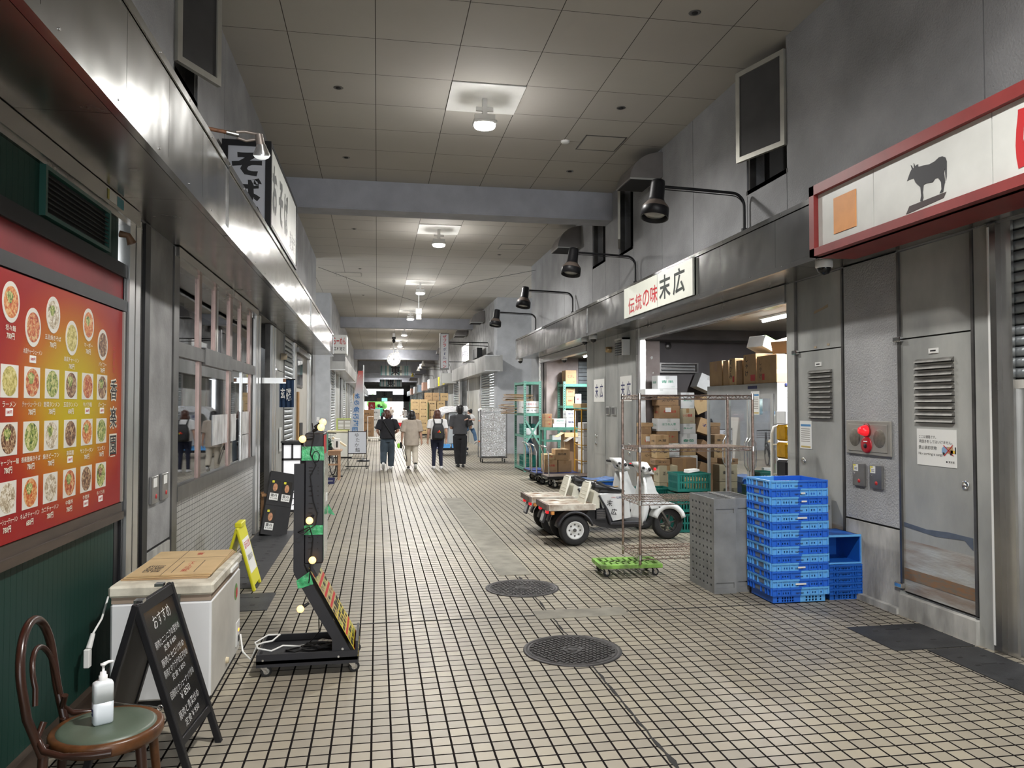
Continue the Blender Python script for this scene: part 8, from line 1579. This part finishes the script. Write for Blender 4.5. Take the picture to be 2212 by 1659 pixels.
T_slate = pm('slate_denim', (0.045, 0.065, 0.085), 0.9, 0, 0.25, 7); T_cream = pm('cream_trousers', (0.62, 0.56, 0.47), 0.85, 0, 0.08, 7); T_navy = pm('navy_trousers', (0.014, 0.017, 0.04), 0.9, 0, 0.2, 8); T_black = pm('black_trousers', (0.010, 0.010, 0.012), 0.85, 0, 0.2, 9); T_jean = pm('blue_jeans', (0.10, 0.19, 0.33), 0.9, 0, 0.2, 9); SH_w = pm('white_shoes', (0.72, 0.72, 0.73), 0.5); SH_b = pm('black_shoes', (0.015, 0.015, 0.016), 0.5)
DN = (0, 0.15, -1)
# walker one: black shirt, sling strap, slate trousers, white shoes
p = person('person walking away in a loose black shirt with a sling strap and slate trousers', (0.28, 21.1, 0), 1.60,
    [((-0.062, -0.01, 0.275), (-0.068, -0.115, 0.105), (0, 1), 0.75), ((0.066, 0.03, 0.275), (0.060, 0.045, 0.045), (0.1, 1), 0)],
    [((-0.172, -0.03, 0.655), (-0.135, 0.085, 0.575), (0.5, 0.8, 0.1)), ((0.175, -0.035, 0.655), (0.120, 0.09, 0.60), (-0.5, 0.8, 0.1))],
    dict(shirt=S_blk, pants=T_slate, shoe=SH_w, hair=hm_brown, loose=1.16, sleeve=0.88, hem=0.515, pant=1.35, hx=-0.01), 0.0, hair=[((0.0, -0.045, -0.03), 0.042, (1, 1, 1)), ((0.05, -0.02, -0.02), 0.03, (1, 1, 1.3)), ((-0.045, -0.02, 0.0), 0.035, (1, 1, 1.2)), ((0.01, -0.07, 0.0), 0.03, (1.3, 0.8, 1))])
b = MB(M_black); b.tube([(-0.12, -0.10, 1.33), (-0.02, -0.155, 1.15), (0.10, -0.165, 0.96), (0.19, -0.10, 0.83), (0.215, -0.05, 0.76)], [0.012, 0.014, 0.014, 0.016, 0.02], 6); b.build('sling_strap', p)
# walker two: beige shirt, cream trousers, bag in hand
p = person('person walking away in a long loose beige shirt and cream trousers, black bag in hand', (0.93, 21.05, 0), 1.58,
    [((-0.056, 0.03, 0.275), (-0.052, 0.04, 0.045), (0, 1), 0), ((0.060, -0.01, 0.272), (0.062, -0.10, 0.095), (0, 1), 0.7)],
    [((-0.155, -0.01, 0.635), (-0.168, 0.01, 0.485), DN), ((0.150, -0.02, 0.635), (0.170, -0.01, 0.485), DN)],
    dict(shirt=S_bei, pants=T_cream, shoe=SH_b, sole=SH_w, hair=hm_dark, loose=1.20, sleeve=0.98, hem=0.40, pant=1.15), 0.0, hair=[((0, -0.03, -0.05), 0.055, (1.05, 0.8, 1.1)), ((-0.04, -0.01, -0.04), 0.035, (1, 1, 1.5)), ((0.04, -0.01, -0.04), 0.035, (1, 1, 1.5))])
b = MB(M_black); b.tube([(-0.275, 0.02, 0.69), (-0.25, 0.0, 0.55), (-0.19, -0.02, 0.30), (-0.155, -0.02, 0.20), (-0.125, -0.02, 0.21), (-0.13, -0.02, 0.30), (-0.21, 0.0, 0.55), (-0.26, 0.02, 0.69)], 0.009, 6, closed=True); solo(b, 'bag_strap', 'long black strap hanging in a loop from the beige-shirted walker’s hand', 'strap', (0.93, 21.05, 0))
t = thing('hand_bag', 'small black and lime green bag held by the beige-shirted walker', 'bag', (0.62, 21.07, 0.56)); b = MB(M_black); b.box(-0.01, -0.05, 0.0, 0.05, 0.05, 0.17, 0.02); b.build('body', t); b = MB(pm('lime_cloth', (0.30, 0.75, 0.05), 0.6)); b.ball((-0.04, 0, 0.07), 0.06, 12, (0.7, 0.7, 1.2)); b.build('side_pocket', t)
# walker three: white shirt, black backpack
p = person('person standing with back turned in a white shirt and navy trousers, wearing a black backpack', (1.62, 20.95, 0), 1.60,
    [((-0.056, 0.01, 0.275), (-0.062, 0.0, 0.045), (-0.2, 1), 0.05), ((0.056, 0.01, 0.275), (0.066, 0.0, 0.045), (0.1, 1), 0.05)],
    [((-0.150, -0.02, 0.635), (-0.160, 0.03, 0.485), DN), ((0.150, -0.02, 0.635), (0.158, 0.05, 0.50), DN)],
    dict(shirt=S_wht, pants=T_navy, shoe=SH_w, hair=hm_brown, loose=1.05, sleeve=0.72, hem=0.50, pant=0.82), 0.0, hair=[((0, -0.02, -0.04), 0.062, (1.1, 0.85, 1.0)), ((-0.045, 0.0, -0.045), 0.034, (1, 1.1, 1.4)), ((0.045, 0.0, -0.045), 0.034, (1, 1.1, 1.4))])
bp_ = thing('backpack', 'black backpack with a small red and yellow charm worn by the white-shirted walker', 'backpack', (1.63, 20.80, 0.80))
b = MB(pm('backpack_nylon', (0.012, 0.012, 0.014), 0.6, 0, 0.2, 10)); stack_rings(b, [[(p_[0], p_[1]-0.03, z) for p_ in rrect(hx, hy, 0.05, 0)] for z, hx, hy in ((0.0, 0.13, 0.06), (0.02, 0.165, 0.085), (0.18, 0.17, 0.095), (0.34, 0.145, 0.085), (0.42, 0.11, 0.06), (0.44, 0.07, 0.03))]); b.box(-0.11, -0.145, 0.03, 0.11, -0.1, 0.2, 0.02); b.build('pack', bp_)
for s in (-1, 1): b = MB(M_black); b.tube([(s*0.075, -0.02, 0.38), (s*0.105, -0.0, 0.47), (s*0.115, 0.07, 0.545), (s*0.11, 0.16, 0.54)], 0.02, 6); b.build('strap', bp_)
b = MB(pm('charm_red', (0.7, 0.03, 0.02), 0.4)); b.ball((0.02, -0.145, 0.23), 0.022, 8, (1, 0.5, 1.2)); b.ball((-0.01, -0.14, 0.205), 0.018, 8); b.use(M_yel); b.ball((0.04, -0.145, 0.205), 0.018, 8, (1, 0.5, 1)); b.build('charm', bp_)
# walker four, carrying a child
p = person('person in a charcoal shirt and wide black trousers, carrying a child on the right arm', (2.30, 21.5, 0), 1.73,
    [((-0.045, 0.02, 0.275), (-0.030, 0.0, 0.045), (-0.1, 1), 0), ((0.052, -0.02, 0.275), (0.045, -0.03, 0.045), (0.15, 1), 0.1)],
    [((-0.150, 0.0, 0.64), (-0.110, 0.11, 0.62), (0.6, 0.6, 0.2)), ((0.178, -0.02, 0.655), (0.150, 0.10, 0.60), (-0.8, 0.5, 0.1))],
    dict(shirt=S_gry, pants=T_black, shoe=SH_b, hair=hm_dark, loose=1.08, sleeve=0.92, hem=0.53, pant=1.25), 0.0, hair=[((0, -0.02, 0.03), 0.062, (1.05, 1, 0.9)), ((0, -0.025, -0.03), 0.05, (1, 0.8, 1))])
c = person('small child in a white shirt and jeans held on the charcoal-shirted person’s arm', (2.60, 21.63, 0.60), 1.02,
    [((-0.16, 0.12, 0.36), (-0.25, 0.16, 0.17), (0, 1), 0.3), ((0.03, -0.12, 0.33), (0.03, -0.17, 0.12), (0.3, 1), 0.6)],
    [((-0.22, -0.05, 0.735), (-0.36, -0.10, 0.72), (-1, -0.1, -0.1)), ((-0.04, -0.16, 0.70), (-0.22, -0.16, 0.72), (-1, 0.1, -0.2))],
    dict(shirt=S_wht, pants=T_jean, shoe=SH_w, hair=hm_dark, loose=1.1, sleeve=0.8, hem=0.46, pant=1.15, hx=0.02), 0.9, vox=0.009, hair=[((0, -0.02, 0.03), 0.06, (1.05, 1, 0.9))])
# far figures
far_ = dict(vox=0.02)
q1 = person('far person in a black shirt walking away beyond the green-shirted driver', (0.35, 66, 0), 1.70, [((-0.05, 0.03, 0.275), (-0.05, 0.05, 0.045), (0, 1), 0), ((0.05, -0.02, 0.275), (0.05, -0.08, 0.06), (0, 1), 0.3)], [((-0.15, 0, 0.635), (-0.16, 0.03, 0.48), DN), ((0.15, 0, 0.635), (0.16, 0.03, 0.48), DN)], dict(shirt=S_blk, pants=T_black, shoe=SH_b, hair=hm_dark), 0, **far_)
q2 = person('far person in white bending over the goods on the right of the hall', (2.25, 60, 0), 1.62, [((-0.05, 0.03, 0.275), (-0.05, 0.0, 0.045), (0, 1), 0), ((0.05, 0.02, 0.275), (0.05, 0.02, 0.045), (0, 1), 0)], [((-0.15, 0.1, 0.66), (-0.12, 0.22, 0.60), (0, 1, -0.4)), ((0.15, 0.1, 0.66), (0.12, 0.22, 0.60), (0, 1, -0.4))], dict(shirt=S_wht, pants=T_slate, shoe=SH_b, hair=hm_dark), 0.9, lean=0.12, **far_)
q3 = person('far person in a pale top near the bright end of the hall', (1.3, 74, 0), 1.65, [((-0.05, 0.03, 0.275), (-0.05, 0.05, 0.045), (0, 1), 0), ((0.05, -0.02, 0.275), (0.05, -0.02, 0.045), (0, 1), 0)], [((-0.15, 0, 0.635), (-0.16, 0.03, 0.48), DN), ((0.15, 0, 0.635), (0.16, 0.03, 0.48), DN)], dict(shirt=S_bei, pants=T_navy, shoe=SH_b, hair=hm_brown), PI, **far_)
q4 = person('far person in a green shirt seated on a small white cargo scooter', (0.12, 54.6, 0.18), 1.65, [((-0.10, 0.20, 0.40), (-0.10, 0.24, 0.14), (0, 1), 0), ((0.10, 0.20, 0.40), (0.10, 0.24, 0.14), (0, 1), 0)], [((-0.16, 0.06, 0.62), (-0.16, 0.20, 0.56), (0, 1, 0)), ((0.16, 0.06, 0.62), (0.16, 0.20, 0.56), (0, 1, 0))], dict(shirt=pm('green_cotton', (0.05, 0.38, 0.24), 0.9), pants=T_navy, shoe=SH_b, hair=hm_dark), 0, **far_)
sc2 = dup(sc, (0.12, 54.1, 0), PI/2, 'far white cargo scooter ridden by the green-shirted person'); sc2['group'] = 'far goods along the hall'

# ================================================================ left side, far
t = thing('standing_sign', 'white standing sign with vertical brush characters in a black wheeled frame', 'sign', (-0.53, 21.45, 0))
b = MB(M_black)
for x in (-0.255, 0.235): b.box(x, -0.01, 0.06, x+0.02, 0.01, 1.06)
for z in (0.27, 0.40, 1.0): b.box(-0.235, -0.01, z, 0.235, 0.01, z+0.02)
b.box(-0.235, -0.01, 0.31, 0.235, 0.01, 0.32)
for x in (-0.255, 0.235): b.box(x, -0.2, 0.055, x+0.02, 0.2, 0.08)
b.box(-0.31, -0.2, 0.06, 0.31, -0.18, 0.085); b.build('frame', t)
b = MB(pm('sign_pale_blue', (0.70, 0.73, 0.80), 0.4)); b.box(-0.235, -0.018, 0.42, 0.235, -0.004, 1.0); b.use(M_ink)
for k, ch in enumerate('ゆたか鮨'): b.text(ch, (-0.01+0.02*(k % 2), -0.02, 0.915-0.135*k), (1, 0.0, -0.08), (0.08, 0, 1), 0.13, off=-0.004 if ch != '鮨' else 0.0)
b.build('panel', t)
for x in (-0.25, 0.25):
    for y in (-0.18, 0.18): caster(t, x, y, 0.028, 0.056)
t = thing('flag_banner', 'tall white flag banner on a pole with blue characters seen from behind', 'banner', (-0.42, 24.2, 0))
b = MB(M_whitep); b.cyl((0, 0, 0.02), (0.0, 0, 2.98), 0.014, n=8); b.cyl((-0.01, 0, 2.84), (-0.14, 0, 2.60), 0.006, n=6); b.use(M_black); b.lathe([(0, 0.0), (0.2, 0.0), (0.2, 0.03), (0.05, 0.06), (0, 0.06)], (0, 0, 0), 'Z', 16); b.build('pole', t)
b = MB(grad_mat('flag_cloth', [(0.0, (0.75, 0.77, 0.80)), (0.6, (0.76, 0.77, 0.8)), (0.82, (0.75, 0.5, 0.5)), (0.97, (0.68, 0.12, 0.1))], 'Z', 0.85, 2.85, 0.7)); n = 14; vs = []
for i in range(n+1): z = 0.85+1.95*i/n; wl = 0.42-0.26*(i/n)**1.2; vs += [(-0.015, 0.02*math.sin(i*1.3), z), (-wl, 0.03*math.sin(i*1.1+1), z)]
fs = [(2*i, 2*i+2, 2*i+3, 2*i+1) for i in range(n)]; b.add(vs, fs, True); b.add([(x, y+0.004, z) for x, y, z in vs], [f[::-1] for f in fs], True)
b.use(pm('flag_blue', (0.03, 0.2, 0.52), 0.6))
for k, ch in enumerate('あの魚応援団'): z = 2.02-0.21*k; b.text(ch, (-0.19-0.012*k, -0.032, z), (-1, 0, 0.0), U3, 0.19, off=0.012)
b.build('cloth', t)
t = thing('chest_freezer', 'far white chest freezer behind the standing sign', 'freezer', (-1.22, 25.7, 0)); b = MB(M_cream); b.box(-0.38, 0, 0.04, 0.42, 0.6, 0.84, 0.015); b.use(M_blackm); b.box(-0.36, 0.02, 0, 0.4, 0.58, 0.04); b.build('body', t); b = MB(pm('yellowed_lid', (0.66, 0.60, 0.40), 0.5)); b.box(-0.39, -0.01, 0.845, 0.43, 0.61, 0.90, 0.01); b.build('lid', t)
t = thing('menu_stand', 'framed menu board with a lime edge standing on the far freezer', 'sign', (-1.0, 25.95, 0.902)); b = MB(pm('lime_edge', (0.45, 0.55, 0.12), 0.5)); b.box(-0.32, 0, 0, 0.32, 0.03, 0.40); b.build('frame', t); b = MB(MATS['print_grey']); b.box(-0.28, -0.006, 0.03, 0.18, 0, 0.36); b.use(M_paper)
for i in range(12): b.box(-0.26+0.21*(i % 2), -0.008, 0.06+0.045*(i//2), -0.09+0.21*(i % 2), -0.006, 0.085+0.045*(i//2))
b.build('print', t)
t = thing('wooden_table', 'small pale wooden table behind the LED sign stand', 'table', (-1.10, 18.35, 0)); Wd = pm('pale_wood', (0.50, 0.30, 0.18), 0.55, 0, 0.2, 14, stretch=(0.3, 1, 1)); b = MB(Wd); b.box(-0.3, -0.22, 0.66, 0.30, 0.32, 0.69, 0.004); b.build('table_top', t); b = MB(Wd); b.box(-0.27, -0.19, 0.57, 0.25, -0.17, 0.66); b.box(-0.27, -0.19, 0.34, 0.25, -0.165, 0.38); b.build('rail', t)
for x in (-0.27, 0.21):
    for y in (-0.2, 0.26): b = MB(Wd); b.box(x, y, 0, x+0.045, y+0.045, 0.66); b.build('leg', t)
t = thing('potted_bonsai', 'small dark green bonsai on the wooden table', 'plant', (-1.08, 18.3, 0.691)); b = MB(M_black); b.box(-0.07, -0.06, 0, 0.07, 0.06, 0.06, 0.008); b.build('pot', t); b = MB(pm('pine_leaf', (0.02, 0.07, 0.045), 0.7, 0, 0.5, 30)); rp = random.Random(1)
for k in range(14): b.ball((rp.uniform(-0.05, 0.05)*(1-k/20), rp.uniform(-0.05, 0.05), 0.06+0.016*k), 0.035*(1-k/22), 7)
b.build('foliage', t)
b = MB(M_white); b.box(-0.07, -0.05, 0, 0.07, 0.05, 0.26, 0.006); b.use(M_ink); b.box(-0.02, -0.052, 0.05, 0.02, -0.05, 0.2); solo(b, 'white_box', 'tall white box on the wooden table', 'box', (-0.92, 18.4, 0.691))
t = thing('bicycle', 'black bicycle with a wire basket parked behind the wooden table', 'bicycle', (-1.18, 19.85, 0), 0.30); b = MB(M_black)
b.tube([(0.0, 0, 0.33), (0.1, 0.4, 0.55), (0.05, 0.5, 0.95)], 0.016, 7); b.tube([(0.1, 0.42, 0.6), (0, -0.35, 0.33)], 0.016, 7); b.tube([(0.05, 0.5, 0.95), (0.1, -0.1, 0.3), (0, -0.35, 0.33)], 0.014, 7); b.tube([(-0.22, 0.5, 1.0), (0.05, 0.52, 1.02), (0.3, 0.5, 1.0)], 0.013, 7); b.tube([(0.05, 0.52, 0.95), (0.05, 0.62, 0.33)], 0.014, 7); b.build('frame', t)
for y in (-0.35, 0.63): b = MB(M_rubber); b.tube([(0.0, y+0.32*math.cos(a), 0.33+0.32*math.sin(a)) for a in [2*PI*i/28 for i in range(28)]], 0.014, 6, closed=True); w_ = b.build('wheel', t); b = MB(M_chrome); [b.cyl((0, y, 0.33), (0, y+0.31*math.cos(a), 0.33+0.31*math.sin(a)), 0.002, n=4) for a in [2*PI*i/14 for i in range(14)]]; b.build('spokes', w_)
b = MB(M_dsteel)
for k in range(7): b.cyl((-0.12+0.06*k, 0.68, 0.78), (-0.15+0.07*k, 0.68, 1.0), 0.003, n=4)
for z in (0.80, 0.87, 0.93, 1.0): b.tube([(-0.16, 0.55, z), (0.28, 0.55, z), (0.28, 0.8, z), (-0.16, 0.8, z)], 0.004, 5, closed=True)
b.build('basket', t)
t = thing('easel_board', 'slanted wooden-edged board leaning behind the wooden table', 'board', (-1.05, 18.95, 0)); b = MB(pm('light_wood', (0.6, 0.48, 0.3), 0.5)); b.prism([(-0.02, 0.93), (0.30, 0.72), (0.32, 0.75), (0.0, 0.97)], -0.02, 0.30, 'XZ'); b.build('board', t); b = MB(M_black); b.cyl((0.1, 0.14, 0.0), (0.12, 0.14, 0.86), 0.015, n=7); b.box(0.0, 0.0, 0, 0.24, 0.28, 0.02); b.build('stand', t)
b = MB(MATS['beige_panel']); b.prism([(0.0, 0), (0.22, 0), (0.05, 1.35), (0.02, 1.35)], 0, 0.7, 'XZ'); solo(b, 'leaning_board', 'pale board leaning against the column at the cross passage', 'board', (XL-0.02, 22.6, 0))
t = thing('floor_sign', 'small blue sign plate standing on the floor near the wooden table', 'sign', (-1.02, 17.3, 0)); b = MB(M_navy); b.prism([(-0.1, 0), (0.1, 0), (0.12, 0.14), (-0.08, 0.14)], -0.01, 0.01, 'XZ'); b.use(M_white); b.box(-0.05, -0.012, 0.06, 0.07, -0.01, 0.075); b.build('plate', t); b = MB(M_dsteel); b.box(-0.1, 0, 0, 0.1, 0.12, 0.01); b.build('foot', t)
b = MB(M_white); b.box(-0.05, -0.02, -0.08, 0.05, 0, 0.08, 0.004); b.use(MATS['red_dot']); b.ball((0, -0.02, -0.03), 0.014, 8); solo(b, 'switch_box', 'white switch box on the far concrete column above the light bulbs', 'switch box', (-2.0, 27.148, 1.25))
t = thing('side_car', 'white low cargo frame with red lamp beside the far cardboard column on the left', 'cart', (-0.15, 38, 0)); b = MB(M_cream); b.tube([(-0.3, 0, 0.12), (-0.3, 0, 1.2), (0.3, 0, 1.2), (0.3, 0, 0.12)], 0.02, 7); b.box(-0.3, -0.02, 0.12, 0.3, 0.5, 0.16); b.build('frame', t)
for x in (-0.25, 0.25): caster(t, x, 0.05, 0.05, 0.12)
b = MB(M_red); b.tube([(0, 0, 0.0), (0, 0, 0.45), (0, 0, 0.5), (0, 0, 0.56)], [0.07, 0.07, 0.03, 0.02], 12); solo(b, 'fire_extinguisher', 'small red fire extinguisher by the flag pole', 'fire extinguisher', (-0.55, 36, 0))
